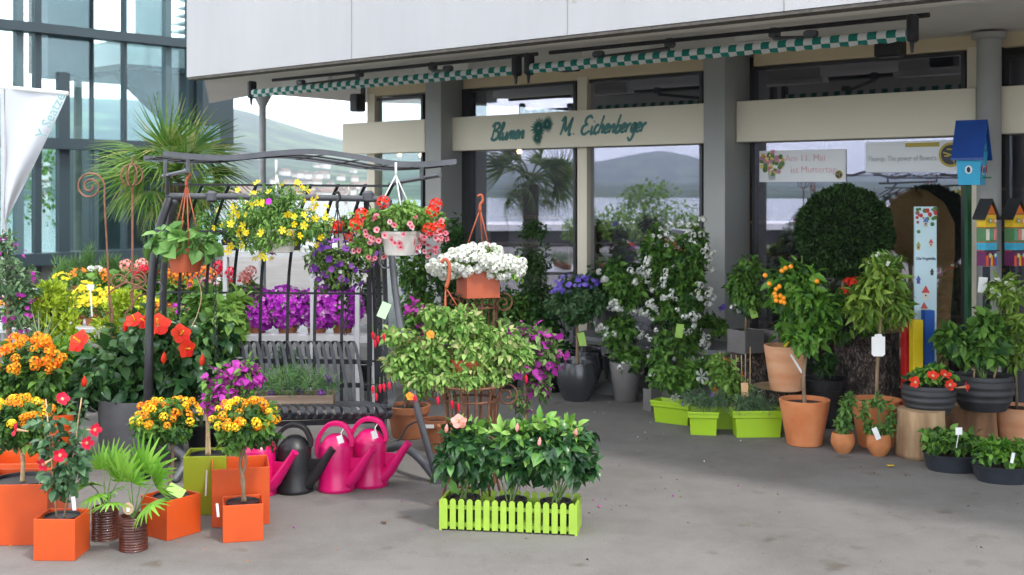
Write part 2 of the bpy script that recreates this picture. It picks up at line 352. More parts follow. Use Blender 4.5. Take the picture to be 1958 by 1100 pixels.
M_CANE = mat('cane', (.5, .36, .2), .7, .2, 30)
M_TRUNK = mat('trunk', (.14, .09, .05), .9, scale=25, bump=.6, bscale=60, col2=(.3, .21, .13), stretch=(1, 1, .3))
M_STEM = mat('green_stem', (.12, .2, .05), .6, .2, 20)
M_TAG = mat('tag_white', (.8, .8, .78), .5, .03, 4)
M_TAGG = mat('tag_green', (.33, .56, .1), .5, .05, 4)
M_TAGM = mat('tag_mint', (.45, .7, .4), .5, .05, 4)
M_BEIGE = mat('beige_panel', (.85, .78, .62), .55, .03, 1.5, bump=.02)
M_CONC = mat('grey_concrete', (.2, .205, .205), .8, .06, 3, bump=.1)
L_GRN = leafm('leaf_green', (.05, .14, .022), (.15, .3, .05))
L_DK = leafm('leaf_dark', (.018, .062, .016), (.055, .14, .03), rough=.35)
L_HIB = leafm('leaf_hibiscus', (.014, .06, .02), (.06, .16, .045), rough=.2, trans=.15, spec=.5, c3=(.12, .27, .06))
L_LIGHT = leafm('leaf_light', (.1, .22, .03), (.24, .4, .08))
L_GOLD = leafm('leaf_gold', (.2, .32, .015), (.5, .62, .05), rough=.6)
L_GREY = leafm('leaf_greygreen', (.1, .17, .09), (.24, .32, .17), rough=.6)
L_FUCH = leafm('leaf_fuchsia', (.1, .24, .035), (.32, .48, .13), rough=.45, c3=(.42, .42, .18))
L_PALM = leafm('leaf_palm', (.04, .13, .012), (.16, .28, .04), rough=.45, c3=(.32, .33, .1))
L_FAN = leafm('leaf_fan', (.09, .28, .015), (.24, .48, .06), rough=.3)
L_TOP = leafm('leaf_topiary', (.008, .025, .006), (.045, .1, .025), rough=.6, trans=.1)
L_CIT = leafm('leaf_citrus', (.05, .17, .018), (.18, .36, .05), rough=.3)
Fl_RED = leafm('petal_red', (.75, .012, .008), (.9, .06, .025), rough=.5, trans=.3)
Fl_CRIM = leafm('petal_crimson', (.6, .005, .03), (.8, .02, .07), rough=.5, trans=.3)
Fl_LANT = leafm('petal_lantana', (.88, .15, .008), (.95, .42, .015), rough=.5, trans=.25)
Fl_MAG = leafm('petal_magenta', (.42, .02, .5), (.68, .07, .68), rough=.55, trans=.35, c3=(.85, .6, .8))
Fl_BOUG = leafm('petal_bougainvillea', (.38, .02, .33), (.62, .08, .5), rough=.55, trans=.35)
Fl_YEL = leafm('petal_yellow', (.85, .6, .01), (.95, .82, .05), rough=.5, trans=.3)
Fl_PINK = leafm('petal_pink', (.8, .22, .3), (.9, .5, .52), rough=.5, trans=.3)
Fl_SALM = leafm('petal_salmon', (.85, .25, .22), (.95, .45, .4), rough=.5, trans=.3)
Fl_WHT = leafm('petal_white', (.78, .8, .7), (.9, .9, .86), rough=.5, trans=.3)
Fl_BLUE = leafm('petal_blue', (.12, .07, .5), (.3, .2, .75), rough=.5, trans=.3)
Fl_PURP = leafm('petal_purple', (.1, .02, .25), (.35, .1, .5), rough=.5, trans=.3)
Fl_ORNG = leafm('petal_orange', (.9, .15, .02), (.95, .3, .03), rough=.5, trans=.3)

# ================================================================== THE SETTING
def sstep(x): x = np.clip(x, 0, 1); return x * x * (3 - 2 * x)
def vnoise(x, y, seed=0):
    r = np.random.default_rng(seed); s = np.zeros_like(x)
    for o_ in range(5):
        for k in range(3):
            a = r.random() * 6.28; ph = r.random() * 6.28; f_ = 2 ** o_
            s += np.sin((x * math.cos(a) + y * math.sin(a)) * f_ + ph) / f_ / 3
    return s
def terrain(name, b0, b1, nb, r0, r1, nr, fn, m):
    B, Rr = np.meshgrid(np.radians(np.linspace(b0, b1, nb)), np.linspace(0, 1, nr) ** 1.4 * (r1 - r0) + r0)
    X = Rr * np.sin(B); Y = Rr * np.cos(B); Z = fn(np.degrees(B), Rr, X, Y)
    V = np.stack([X.ravel(), Y.ravel(), Z.ravel()], 1); idx = np.arange(nb * nr).reshape(nr, nb)
    Fc = np.stack([idx[:-1, :-1].ravel(), idx[:-1, 1:].ravel(), idx[1:, 1:].ravel(), idx[1:, :-1].ravel()], 1)
    mb = MB(); mb.add(V, Fc.tolist()); o = mb.build(name, m, smooth=True); o['kind'] = 'structure'; return o
LAKE = -4.0
cb = [-180, -130, -112, -106, -100, -85, -60, -30, -20, -14.6, -12.5, -9.4, -8, -5, 10, 60]
ce = [.02, .012, .008, .007, .008, .03, .05, .07, .073, .071, .066, .050, .044, .035, .03, .03]
def hills_fn(b, r, X, Y):
    cr = np.interp(b, cb, ce) * 2600
    p = sstep((r - 680) / 2000) * .72 + sstep((r - 1500) / 1100) * .28
    p = np.where(r > 2600, 1 - .5 * sstep((r - 2600) / 1200), p)
    amp = np.clip((r - 700) / 900, 0, 1)
    return LAKE - .5 + p * (cr + 5) + amp * 13 * vnoise(X / 260, Y / 260, 4) * np.clip(cr / 120, .3, 1)
M_HILL, t, b, o = nmat('hill_cover')
g = t.nodes.new('ShaderNodeNewGeometry'); n1 = t.nodes.new('ShaderNodeTexNoise'); n1.inputs['Scale'].default_value = .011; n1.inputs['Detail'].default_value = 7; n1.inputs['Roughness'].default_value = .6
r1 = t.nodes.new('ShaderNodeValToRGB'); e = r1.color_ramp.elements; e[0].position = .42; e[0].color = (.007, .022, .012, 1); e[1].position = .6; e[1].color = (.085, .14, .05, 1)
x = e.new(.5); x.color = (.022, .06, .022, 1)
t.links.new(g.outputs['Position'], n1.inputs['Vector']); t.links.new(n1.outputs['Fac'], r1.inputs[0]); t.links.new(r1.outputs[0], b.inputs['Base Color']); b.inputs['Roughness'].default_value = .95
b.inputs['Specular IOR Level'].default_value = .1
terrain('hills', -180, 60, 340, 680, 3800, 60, hills_fn, M_HILL)
pb = [-140, -125, -115, -109, -106.5, -104.6, -103.4, -102, -100.5, -96, -88, -80]
pe = [.008, .012, .012, .0135, .017, .026, .0285, .025, .021, .019, .016, .01]
terrain('mountain', -140, -80, 130, 2900, 4000, 24, lambda b, r, X, Y: LAKE + np.interp(b, pb, pe) * 1.25 * 3600 * sstep((r - 2900) / 700) + 12 * vnoise(X / 300, Y / 300, 9), M_HILL)

M_WATER, t, b, o = nmat('lake_water'); b.inputs['Base Color'].default_value = (.1, .16, .17, 1); b.inputs['Roughness'].default_value = .12
g = t.nodes.new('ShaderNodeNewGeometry'); q = t.nodes.new('ShaderNodeMapping'); q.inputs['Scale'].default_value = (.6, .25, 1); n1 = t.nodes.new('ShaderNodeTexNoise'); n1.inputs['Scale'].default_value = 1.0; n1.inputs['Detail'].default_value = 3
bp = t.nodes.new('ShaderNodeBump'); bp.inputs['Distance'].default_value = .06; bp.inputs['Strength'].default_value = .5
t.links.new(g.outputs['Position'], q.inputs[0]); t.links.new(q.outputs[0], n1.inputs['Vector']); t.links.new(n1.outputs['Fac'], bp.inputs['Height']); t.links.new(bp.outputs[0], b.inputs['Normal'])
mb = MB(); th = np.linspace(0, 2 * math.pi, 65)[:-1]; mb.add(np.stack([7500 * np.cos(th), 7500 * np.sin(th), th * 0 + LAKE], 1), [tuple(range(64))])
mb.build('lake_water', M_WATER)['kind'] = 'structure'

# plaza: asphalt with stains, worn light patches, fine grit
M_GROUND, t, b, o = nmat('asphalt')
g = t.nodes.new('ShaderNodeNewGeometry')
def nz(sc, det, ro=.6):
    n = t.nodes.new('ShaderNodeTexNoise'); n.inputs['Scale'].default_value = sc; n.inputs['Detail'].default_value = det; n.inputs['Roughness'].default_value = ro
    t.links.new(g.outputs['Position'], n.inputs['Vector']); return n.outputs['Fac']
def ramp(src, p0, c0, p1, c1):
    r = t.nodes.new('ShaderNodeValToRGB'); e = r.color_ramp.elements; e[0].position = p0; e[1].position = p1; e[0].color = c4(c0); e[1].color = c4(c1); t.links.new(src, r.inputs[0]); return r.outputs[0]
def mul(a, b_, f=1.0, mode='MULTIPLY'):
    x = t.nodes.new('ShaderNodeMix'); x.data_type = 'RGBA'; x.blend_type = mode; x.inputs['Factor'].default_value = f; t.links.new(a, x.inputs['A']); t.links.new(b_, x.inputs['B']); return x.outputs['Result']
base = ramp(nz(.5, 7), .3, (.166, .158, .15), .7, (.205, .196, .187))
base = mul(base, ramp(nz(1.3, 9, .75), .36, (.8, .78, .76), .56, (1.03, 1.03, 1.02)))
base = mul(base, ramp(nz(160, 2), .35, (.8, .8, .8), .7, (1.13, 1.12, 1.1)))
base = mul(base, ramp(nz(4.5, 3, .4), .25, (.72, .66, .6), .34, (1, 1, 1)))
vo = t.nodes.new('ShaderNodeTexVoronoi'); vo.inputs['Scale'].default_value = 9; t.links.new(g.outputs['Position'], vo.inputs['Vector'])
base = mul(base, ramp(vo.outputs['Distance'], .02, (.45, .43, .4), .05, (1, 1, 1)), .7)
wp = t.nodes.new('ShaderNodeVectorMath'); wp.operation = 'ADD'; wn_ = t.nodes.new('ShaderNodeTexNoise'); wn_.inputs['Scale'].default_value = 1.6; wn_.inputs['Detail'].default_value = 6; t.links.new(g.outputs['Position'], wn_.inputs['Vector']); t.links.new(g.outputs['Position'], wp.inputs[0]); t.links.new(wn_.outputs['Color'], wp.inputs[1])
vc = t.nodes.new('ShaderNodeTexVoronoi'); vc.feature = 'DISTANCE_TO_EDGE'; vc.inputs['Scale'].default_value = .42; t.links.new(wp.outputs[0], vc.inputs['Vector'])
base = mul(base, ramp(vc.outputs['Distance'], .002, (.6, .58, .56), .005, (1, 1, 1)), .22)
base = mul(base, ramp(nz(2.6, 9, .8), .62, (1, 1, 1), .72, (.74, .73, .72)), .8)
t.links.new(base, b.inputs['Base Color']); b.inputs['Roughness'].default_value = .82; b.inputs['Specular IOR Level'].default_value = .3
bp = t.nodes.new('ShaderNodeBump'); bp.inputs['Distance'].default_value = .004; bp.inputs['Strength'].default_value = .35; t.links.new(nz(120, 4), bp.inputs['Height']); t.links.new(bp.outputs[0], b.inputs['Normal'])
mb = MB(); mb.box((22, 0, -2.5), (92, 64, 5)); o = mb.build('plaza_ground', M_GROUND); o['kind'] = 'structure'

# small houses of the far shore, one object each
mw_ = mat('house_wall', (.7, .66, .6), .9, .15, .05); mr_ = mat('house_roof', (.2, .13, .1), .9, .3, .1)
def house(bear, r_, sz, i):
    X, Y = r_ * math.sin(R(bear)), r_ * math.cos(R(bear)); z = float(hills_fn(np.array([bear * 1.]), np.array([r_ * 1.]), np.array([X]), np.array([Y]))[0]) - 1
    return X, Y, z
proto = None
HR = random.Random(5)
for i in range(64):
    bear = HR.choice([-11, -10, -9, -8.2, -7.4, -8.6, -9.6, -12.4, -19, -21]) + HR.uniform(-.8, .8); r_ = HR.choice([760, 800, 850, 900, 960, 1060, 1250, 1500]) + HR.uniform(-25, 25); X, Y, z = house(bear, r_, 1, i)
    if proto is None:
        proto = thing('house', 'small pale house with a brown gable roof on the far lake shore', 'house', (X, Y, z), 'houses on the far shore')
        a = MB().box((X, Y, z + 4), (13, 10, 8)).build('wall', mw_, proto)
        mb = MB(); p = [(X - 7, Y - 6, z + 8), (X + 7, Y - 6, z + 8), (X + 7, Y + 6, z + 8), (X - 7, Y + 6, z + 8), (X - 7, Y, z + 12), (X + 7, Y, z + 12)]
        mb.add(p, [(0, 1, 5, 4), (2, 3, 4, 5), (1, 2, 5), (3, 0, 4), (0, 3, 2, 1)]); b_ = mb.build('roof', mr_, proto)
        kids = [a, b_]
    else:
        c = proto.copy(); COL.objects.link(c); c.location = (X, Y, z); c['label'] = 'small pale brown roofed house ' + ('at the water\'s edge' if r_ < 830 else 'low on the slope' if r_ < 1000 else 'high on the slope') + (' seen just left of the sign boards' if bear > -9 else ' seen above the swing roof' if bear > -14 else ' seen through the pavilion glass'); s_ = HR.uniform(.4, .8); c.scale = (s_ * HR.uniform(.8, 1.5), s_, s_); c.rotation_euler = (0, 0, HR.uniform(0, 3))
        for k in kids: d = k.copy(); COL.objects.link(d); d.parent = c

# ------------------------------------------------------------------ the flower shop building
M_FASC, t, b, o = nmat('fascia_paint')
g = t.nodes.new('ShaderNodeTexCoord')
def nz(sc, det, ro=.6, st=(1, 1, 1)):
    q = t.nodes.new('ShaderNodeMapping'); q.inputs['Scale'].default_value = st; t.links.new(g.outputs['Object'], q.inputs[0])
    n = t.nodes.new('ShaderNodeTexNoise'); n.inputs['Scale'].default_value = sc; n.inputs['Detail'].default_value = det; n.inputs['Roughness'].default_value = ro
    t.links.new(q.outputs[0], n.inputs['Vector']); return n.outputs['Fac']
base = ramp(nz(1.2, 4, st=(1, 1, .4)), .3, (.44, .438, .445), .7, (.485, .483, .487))
base = mul(base, ramp(nz(7, 6, .7, (1, 1, .08)), .3, (.82, .81, .79), .55, (1, 1, 1)), .22)
base = mul(base, ramp(nz(7, 2, .4), .2, (.55, .42, .3), .24, (1, 1, 1)), .6)
t.links.new(base, b.inputs['Base Color']); b.inputs['Roughness'].default_value = .7
M_SOFF = mat('soffit_paint', (.8, .78, .73), .8, .05, 1.5)
M_COLM = mat('column_paint', (.38, .385, .37), .7, .04, 2, bump=.03)
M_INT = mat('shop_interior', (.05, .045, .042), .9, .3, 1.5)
M_FRAME = mat('window_frame_dark', (.03, .03, .032), .4, .1, 4)
G_SHOP = glassm('shop_glass', (.85, .87, .9), 1.6, .2, refl=(.88, .86, 1.0))
G_CLR = glassm('side_glass', (.93, .97, .97), 1.5, .02)
shop = thing('flower_shop', 'flower shop with beige sign boards, dark windows and a white overhanging roof edge', 'shop building', FP(0, 9.1, 0))
tA = TT(357, 6.0); tR = TT(2300, 6.0) - 7
ZB, ZS, NF, NG = 2.70, 2.87, 6.0, 9.11

def Tn(px, n): return TT(px, n)
fas = MB().fbox(tA, tR, NF, NF + .14, ZB, 4.5).build('roof_fascia', M_FASC, shop)
e = MB()
for px in (673, 1086, 1500): e.fbox(Tn(px, NF), Tn(px, NF) + .006, NF - .003, NF, ZB + .002, 4.5)
e.build('panel_joint', mat('joint_grey', (.3, .3, .29), .8), fas)
MB().fbox(tA - .01, tR, NF + .005, NF + .13, ZB - .022, ZB - .004).build('drip_edge', mat('drip_dark', (.1, .09, .075), .8, .3, 30), fas)
mb = MB(); mb.fbox(tA - .03, tR, NF + .14, NF + .46, ZB + .01, 2.86).build('edge_beam', M_SOFF, shop)
# soffit slab with its free left end
A_ = FP(tA, NF + .14, 0); pts = [A_, F(400, 9.3, 0), P(500, 0, 14.5), P(690, 0, 15.9), FP(Tn(760, 10.6) - 2, 16, 0), FP(tR, 16, 0), FP(tR, NF + .46, 0), FP(tA - .03, NF + .46, 0)]
pts = [np.array([p[0], p[1], ZS]) for p in pts]
mb = MB(); mb.hex(pts[::-1], (0, 0, .5)); mb.build('soffit', M_SOFF, shop)
mb = MB(); top = [np.array([p[0], p[1], 3.4]) for p in (FP(tA, NF + .14, 0), P(500, 0, 14.5), FP(Tn(760, 10.6) - 2, 16, 0), FP(tR, 16, 0), FP(tR, NF + .14, 0))]
mb.hex(top[::-1], (0, 0, 1.0)); mb.build('roof', M_FASC, shop)
# columns
def column(px0, px1):
    o = MB().fbox(Tn(px0, 8.76), Tn(px1, 8.76), 8.76, 9.17, .0, ZS + .01).build('column', M_COLM, shop, bevel=.006); return o
column(813, 843); column(1345, 1386)
rc = F(1891, 8.86, 0); MB().lathe(rc, [(.085, 0), (.085, 2.8), (.12, 2.81), (.12, 2.85)], 32).build('column', M_COLM, shop, smooth=40)
# sign boards
bands = []
def band(pa, pb, n0=8.93, name='sign_board'):
    o = MB().fbox(Tn(pa, n0), Tn(pb, n0), n0, NG - .02, 2.115, 2.462).build(name, M_BEIGE, shop, bevel=.004); bands.append(o); return o
B1 = band(857, 1346); B2 = band(1408, 1866); band(655, 812); band(1913, 2250)
# windows: pa..pb on the glass plane; z0..z1
def window(pa, pb, z0, z1, glass=G_SHOP, dark=.03, n=NG):
    t0, t1 = Tn(pa, n), Tn(pb, n); f = MB(); w_ = dark
    f.fbox(t0, t0 - w_, n - .03, n + .03, z0, z1); f.fbox(t1 + w_, t1, n - .03, n + .03, z0, z1)
    f.fbox(t0 - w_, t1 + w_, n - .03, n + .03, z0, z0 + w_); f.fbox(t0 - w_, t1 + w_, n - .03, n + .03, z1 - w_, z1)
    o = f.build('window', M_FRAME, shop)
    MB().fbox(t0 - w_, t1 + w_, n - .004, n + .004, z0 + w_, z1 - w_).build('pane', glass, o); return o
for pa, pb in ((890, 1104), (1123, 1346), (1441, 1848)):
    window(pa, pb, 2.40, 2.76); window(pa, pb, .12, 2.15)
window(717, 812, 2.40, 2.74, G_CLR); window(717, 812, .12, 2.15, G_CLR)
window(1925, 2250, .05, 2.15); window(1925, 2250, 2.40, 2.7)
# beige frame members
fr = MB()
def post(pa, pb, n0=NG - .06, n1=NG + .06, z0=.0, z1=2.79): MB().fbox(Tn(pa, n0), Tn(pb, n0), n0, n1, z0, z1).build('window_post', M_BEIGE, shop)
post(702, 716); post(1104, 1122); post(1849, 1868, z1=2.78)
def head(pa, pb): MB().fbox(Tn(pa, NG - .05), Tn(pb, NG - .05), NG - .05, NG + .05, 2.765, ZS + .004).build('window_head', mat('beige_head', (.72, .6, .4), .6, .03, 2), shop)
head(702, 813); head(886, 1345); head(1441, 1868); head(1914, 2250)
MB().fbox(Tn(886, NG), Tn(905, NG), NG - .04, NG + .04, 0, 2.765).build('door_frame', M_FRAME, shop)
MB().fbox(Tn(716, NG), Tn(2250, NG), NG - .045, NG + .045, 0, .115).build('window_base', M_FRAME, shop)
# glazed left end wall, and the inside of the shop
tE = Tn(709, NG)
o = MB().fbox(tE - .03, tE + .03, NG + .07, 15.3, 0, .1).build('end_wall_frame', M_FRAME, shop)
MB().fbox(tE - .006, tE + .006, NG + .07, 15.3, .1, 2.8).build('pane', G_CLR, o)
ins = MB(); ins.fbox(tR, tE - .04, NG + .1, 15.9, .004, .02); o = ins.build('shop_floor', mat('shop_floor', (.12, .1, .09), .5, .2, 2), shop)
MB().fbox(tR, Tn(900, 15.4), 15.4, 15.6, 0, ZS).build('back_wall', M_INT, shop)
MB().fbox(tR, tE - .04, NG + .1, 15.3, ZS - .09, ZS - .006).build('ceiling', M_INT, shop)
# shelves inside, dim behind the glass
for px, n_, w_, h_ in ((1010, 11.5, 1.3, 1.4), (1230, 12.5, 1.5, 1.1), (1500, 11.2, .9, 1.7), (1690, 11.0, 1.4, .8), (1940, 10.6, .5, 1.9)):
    t0 = Tn(px, n_); s_ = MB()
    for z in np.arange(.3, h_ + .01, .35): s_.fbox(t0 - w_ / 2, t0 + w_ / 2, n_, n_ + .35, z, z + .03)
    s_.fbox(t0 - w_ / 2 - .03, t0 - w_ / 2, n_, n_ + .35, 0, h_ + .2); s_.fbox(t0 + w_ / 2, t0 + w_ / 2 + .03, n_, n_ + .35, 0, h_ + .2)
    o = s_.build('display_shelf', mat('shelf_wood', (.16, .1, .06), .7, .2, 5))
    tag(o, {1010: 'dim wooden display shelf behind the glass left of the beige mullion', 1230: 'low wooden display shelf behind the glass right of the beige mullion', 1500: 'tall wooden shelf inside behind the mother\'s day poster', 1690: 'low wooden shelf inside behind the big clipped ball', 1940: 'narrow tall wooden shelf inside beside the round column'}[px], 'shelf', 'shelves inside the shop')
for px, py, n_, lb in ((993, 290, 10.5, 'small lit ceiling spot lamp seen through the window left of the mullion'), (806, 297, 10.2, 'small warm lit lamp seen through the leftmost shop window')):
    y = FY(px, n_); p = P(px, py, y); o = MB().ball(p, .028).build('spot_lamp', emit('lamp_glow', (1, .62, .25), 9), smooth=True); tag(o, lb, 'lamp', 'spot lamps in the shop')
    MB().tube([p + [0, 0, .03], [p[0], p[1], ZS - .09]], .006).build('rod', M_FRAME, o)

# lettering on the sign board
GL = {'B': (.66, [[(.1, 0), (.14, 1)], [(-.08, .8), (.1, 1.02), (.46, 1), (.5, .75), (.2, .55)], [(.2, .55), (.56, .45), (.55, .1), (.25, -.03), (-.02, .1)]]),
 'l': (.3, [[(0, .15), (.2, .7), (.22, 1.0), (.12, .98), (.07, .5), (.1, .08), (.2, 0), (.32, .15)]]), 'u': (.5, [[(0, .45), (.04, .1), (.15, 0), (.3, .2), (.36, .48)], [(.36, .48), (.34, .1), (.42, 0), (.52, .14)]]),
 'm': (.6, [[(0, 0), (.07, .46)], [(.05, .25), (.18, .48), (.25, .36), (.22, 0)], [(.24, .25), (.38, .48), (.45, .36), (.43, .05), (.56, .12)]]), 'e': (.36, [[(0, .2), (.2, .26), (.27, .42), (.14, .5), (.01, .28), (.07, .02), (.34, .12)]]),
 'n': (.42, [[(0, 0), (.07, .46)], [(.05, .25), (.2, .48), (.28, .36), (.26, .05), (.4, .14)]]), 'M': (.95, [[(-.12, .8), (.12, 1), (.02, 0)], [(.14, 1), (.34, .22), (.66, 1)], [(.66, 1), (.62, .1), (.72, 0), (.8, .08)]]), '.': (.3, [[(.03, .02), (.08, .06)]]),
 'E': (.66, [[(.58, .85), (.42, 1.02), (.16, .9), (.14, .65), (.36, .55)], [(.36, .55), (.05, .45), (0, .15), (.22, -.02), (.58, .18)]]), 'i': (.24, [[(.04, .46), (.04, .08), (.12, 0), (.24, .14)], [(.09, .68), (.12, .72)]]),
 'c': (.35, [[(.28, .42), (.15, .5), (.02, .3), (.06, .05), (.18, 0), (.35, .14)]]), 'h': (.4, [[(0, 0), (.12, 1.02)], [(.04, .25), (.18, .48), (.27, .36), (.25, .05), (.38, .14)]]), 'b': (.38, [[(.12, 1.02), (.02, .12), (.13, 0), (.29, .15), (.27, .42), (.07, .32)]]),
 'r': (.32, [[(0, 0), (.06, .46)], [(.05, .3), (.14, .46), (.28, .46)]]), 'g': (.36, [[(.28, .42), (.13, .5), (.01, .25), (.1, .02), (.25, .3), (.29, .47), (.24, -.2), (.08, -.45), (-.1, -.25)]]), ' ': (.3, [])}
def script(txt, mb, orig, ex, ez, nn, h, th, shear=.32):
    x = 0
    for ch in txt:
        wd, st = GL[ch]
        for s_ in st:
            q = crom(s_, 5) if len(s_) > 2 else np.array(s_); pth = [orig + ex * ((x + a + shear * b_) * h) + ez * (b_ * h) for a, b_ in q]; pth = np.array(pth)
            d = np.gradient(pth, axis=0); d = nrm(d); sd_ = np.cross(d, nn); wv = th * (.65 + .5 * np.abs(np.sin(np.linspace(.3, 2.8, len(q)))))[:, None]
            V = np.concatenate([pth + sd_ * wv / 2, pth - sd_ * wv / 2, pth + sd_ * wv / 2 + nn * .003, pth - sd_ * wv / 2 + nn * .003]); m_ = len(q)
            Fc = []
            for i in range(m_ - 1): Fc += [(2 * m_ + i, 2 * m_ + i + 1, 3 * m_ + i + 1, 3 * m_ + i), (i, 2 * m_ + i, 2 * m_ + i + 1, i + 1)[::-1], (m_ + i, m_ + i + 1, 3 * m_ + i + 1, 3 * m_ + i)[::-1]]
            mb.add(V, Fc)
        x += wd
    return x * h
nS = 8.93; ex = -Uv; ez = np.array([0, 0, 1.]); nn = -Nv
M_INK = mat('sign_ink', (.07, .24, .22), .6, .1, 4)
def onsign(px, z, n=nS): return F(px, n - .001, z)
mb = MB(); w0 = np.linalg.norm(onsign(1003, 0) - onsign(937, 0)); u = sum(GL[c][0] for c in 'Blumen'); script('Blumen', mb, onsign(938, 2.215), ex, ez, nn, w0 / (u + .1), .027)
mb.build('lettering', M_INK, B1)
mb = MB(); w1 = np.linalg.norm(onsign(1236, 0) - onsign(1070, 0)); u = sum(GL[c][0] for c in 'M. Eichenberger'); hh = w1 / (u + .1); script('M. Eichenberger', mb, onsign(1071, 2.235), ex, ez, nn, hh, .024)
mb.build('lettering', M_INK, B1)
mb = MB()
for px, z, r_ in ((1030, 2.31, .105), (1047, 2.345, .085), (1028, 2.215, .075)):
    c = onsign(px, z)
    for ring, (ra, rb) in enumerate(((.12, .98), (.05, .6))):
        k = 17
        for i in range(k):
            a = 2 * math.pi * (i + .5 * ring) / k; d = ex * math.cos(a) + ez * math.sin(a); s_ = -ex * math.sin(a) + ez * math.cos(a); dd = nn * (.002 + .002 * ring)
            rr = rb * (1 + .12 * math.sin(5 * i)); mb.add([c + d * r_ * ra + dd, c + d * r_ * rr * .7 + s_ * r_ * .085 + dd, c + d * r_ * rr + dd, c + d * r_ * rr * .7 - s_ * r_ * .085 + dd], [(0, 1, 2, 3), (3, 2, 1, 0)])
mb.build('flower_emblem', mat('emblem_green', (.05, .26, .22), .6, .15, 20), B1)

def text(txt, size, orig, ex, ez, m, parent, name='lettering', shear=0, off=0, xs=1):
    c = bpy.data.curves.new('t', 'FONT'); c.body = txt; c.size = size; c.shear = shear; c.offset = off; c.resolution_u = 2; c.extrude = .0008
    o = bpy.data.objects.new('t', c); COL.objects.link(o); dg = bpy.context.evaluated_depsgraph_get(); me = bpy.data.meshes.new_from_object(o.evaluated_get(dg))
    bpy.data.objects.remove(o); nv = np.cross(ex, ez); V = np.zeros(len(me.vertices) * 3); me.vertices.foreach_get('co', V); V = V.reshape(-1, 3)
    W = orig + V[:, :1] * xs * ex + V[:, 1:2] * ez + V[:, 2:3] * nv; W = W - OFF[parent]; me.vertices.foreach_set('co', W.ravel()); me.materials.clear(); me.update()
    return link(name, me, m, parent, OFF[parent])

# ------------------------------------------------------------------ awnings under the roof edge
def awning(pa, pb, label, drop=.0):
    n_ = 7.1; z = 2.66; a = FP(Tn(pa, n_), n_, z); b_ = FP(Tn(pb, n_), n_, z); r_ = .032
    root = thing('awning', label, 'awning', a, 'striped awnings rolled up under the roof')
    ax = (-Uv[0], -Uv[1], 0)
    m1 = stripes('awning_cloth', (.72, .74, .74), (.0, .2, .16), .125, ax); m2 = stripes('awning_valance', (.0, .2, .16), (.66, .68, .68), .125, ax)
    MB().tube([a, b_], r_, 14).build('rolled_cloth', m1, root, smooth=40)
    L_ = np.linalg.norm(b_ - a); k = int(L_ / .03); mb = MB(); V = []; Fc = []
    for i in range(k + 1):
        p = a + (b_ - a) * i / k; wv = .006 * math.sin(i * .7) + .004 * math.sin(i * .31)
        sc = .012 * abs(math.sin(i * math.pi * .03 / .125))
        V += [p + [0, 0, -.02] - Nv * (.028), p - Nv * (.014 + wv) + [0, 0, -.042 - sc * .6]]
        if i: Fc.append((2 * i - 2, 2 * i - 1, 2 * i + 1, 2 * i))
    V = np.array(V); mb.add(V, Fc); mb.add(V + Nv * .004, [q[::-1] for q in Fc]); mb.build('valance', m2, root)
    br = MB()
    for p in (a, b_):
        br.box(p + [0, 0, .03], (.05, .09, .17), math.atan2(Uv[1], Uv[0]), .012)
        br.tube([p + [0, 0, -.02] - Nv * .01, p + [0, 0, -.12] - Nv * .01], [.02, .008], 8)
    br.build('bracket', M_DIRON, root)
    MB().tube([a + Nv * .25 + [0, 0, .14], b_ + Nv * .25 + [0, 0, .14]], .016, 8).build('rail', M_DIRON, root)
    for f_ in (.22, .78):
        p = a + (b_ - a) * f_; q = a + (b_ - a) * (f_ + (.14 if f_ < .5 else -.14))
        ar = MB(); ar.tube([p + [0, 0, .03], q + Nv * .3 + [0, 0, .09]], .016, 8); ar.box(p + [0, 0, .055], (.09, .06, .05), math.atan2(Uv[1], Uv[0]), .012); ar.box(q + Nv * .3 + [0, 0, .13], (.07, .07, .07), math.atan2(Uv[1], Uv[0]), .012); ar.build('folding_arm', M_IRON, root)
awning(482, 988, 'green and white striped awning rolled up above the left sign board')
awning(1012, 1745, 'longer green and white striped awning rolled up above the mother\'s day poster window')
for i, (px, py, w_, h_, lb) in enumerate(((684, 197, .13, .2, 'black box speaker hanging beside the beige corner post'), (663, 150, .2, .18, 'black box speaker on the soffit behind the left awning'), (1086, 112, .2, .24, 'black box speaker on the soffit above the beige mullion'), (1702, 74, .2, .28, 'black box speaker on the soffit near the awning end bracket'))):
    n_ = 8.6 if i else 9.0; y = FY(px, n_); p = P(px, py, y); o = MB().box(p, (w_, .14, h_), math.atan2(Uv[1], Uv[0]), .012).build('speaker', M_BLACKP); tag(o, lb, 'speaker', 'black speakers under the soffit')
    MB().fbox(float(np.dot(p, Uv)) - .03, float(np.dot(p, Uv)) + .03, n_ + .07, n_ + .09, p[2], ZS + .0).build('bracket', M_DIRON, o)
for px0, px1, n_, lb in ((540, 636, 7.9, 'white tube light fitting at the left end of the soffit'), (792, 905, 7.9, 'white tube light fitting on the soffit above the left dark window'), (1110, 1252, 7.7, 'white tube light fitting on the soffit above the sign lettering'), (1400, 1562, 7.7, 'white tube light fitting on the soffit nearest the right awning end')):
    t0, t1 = Tn(px0, n_), Tn(px1, n_); z = 2.73; o = MB().fbox(t0, t1, n_ - .06, n_ + .06, z, z + .05).build('tube_light', M_WHITE, bevel=.006); tag(o, lb, 'light fitting', 'unlit tube lights under the soffit')
    MB().fbox(t0 - .04, t1 + .04, n_ - .03, n_ + .03, z + .055, z + .14).build('mounting', M_WHITE, o)
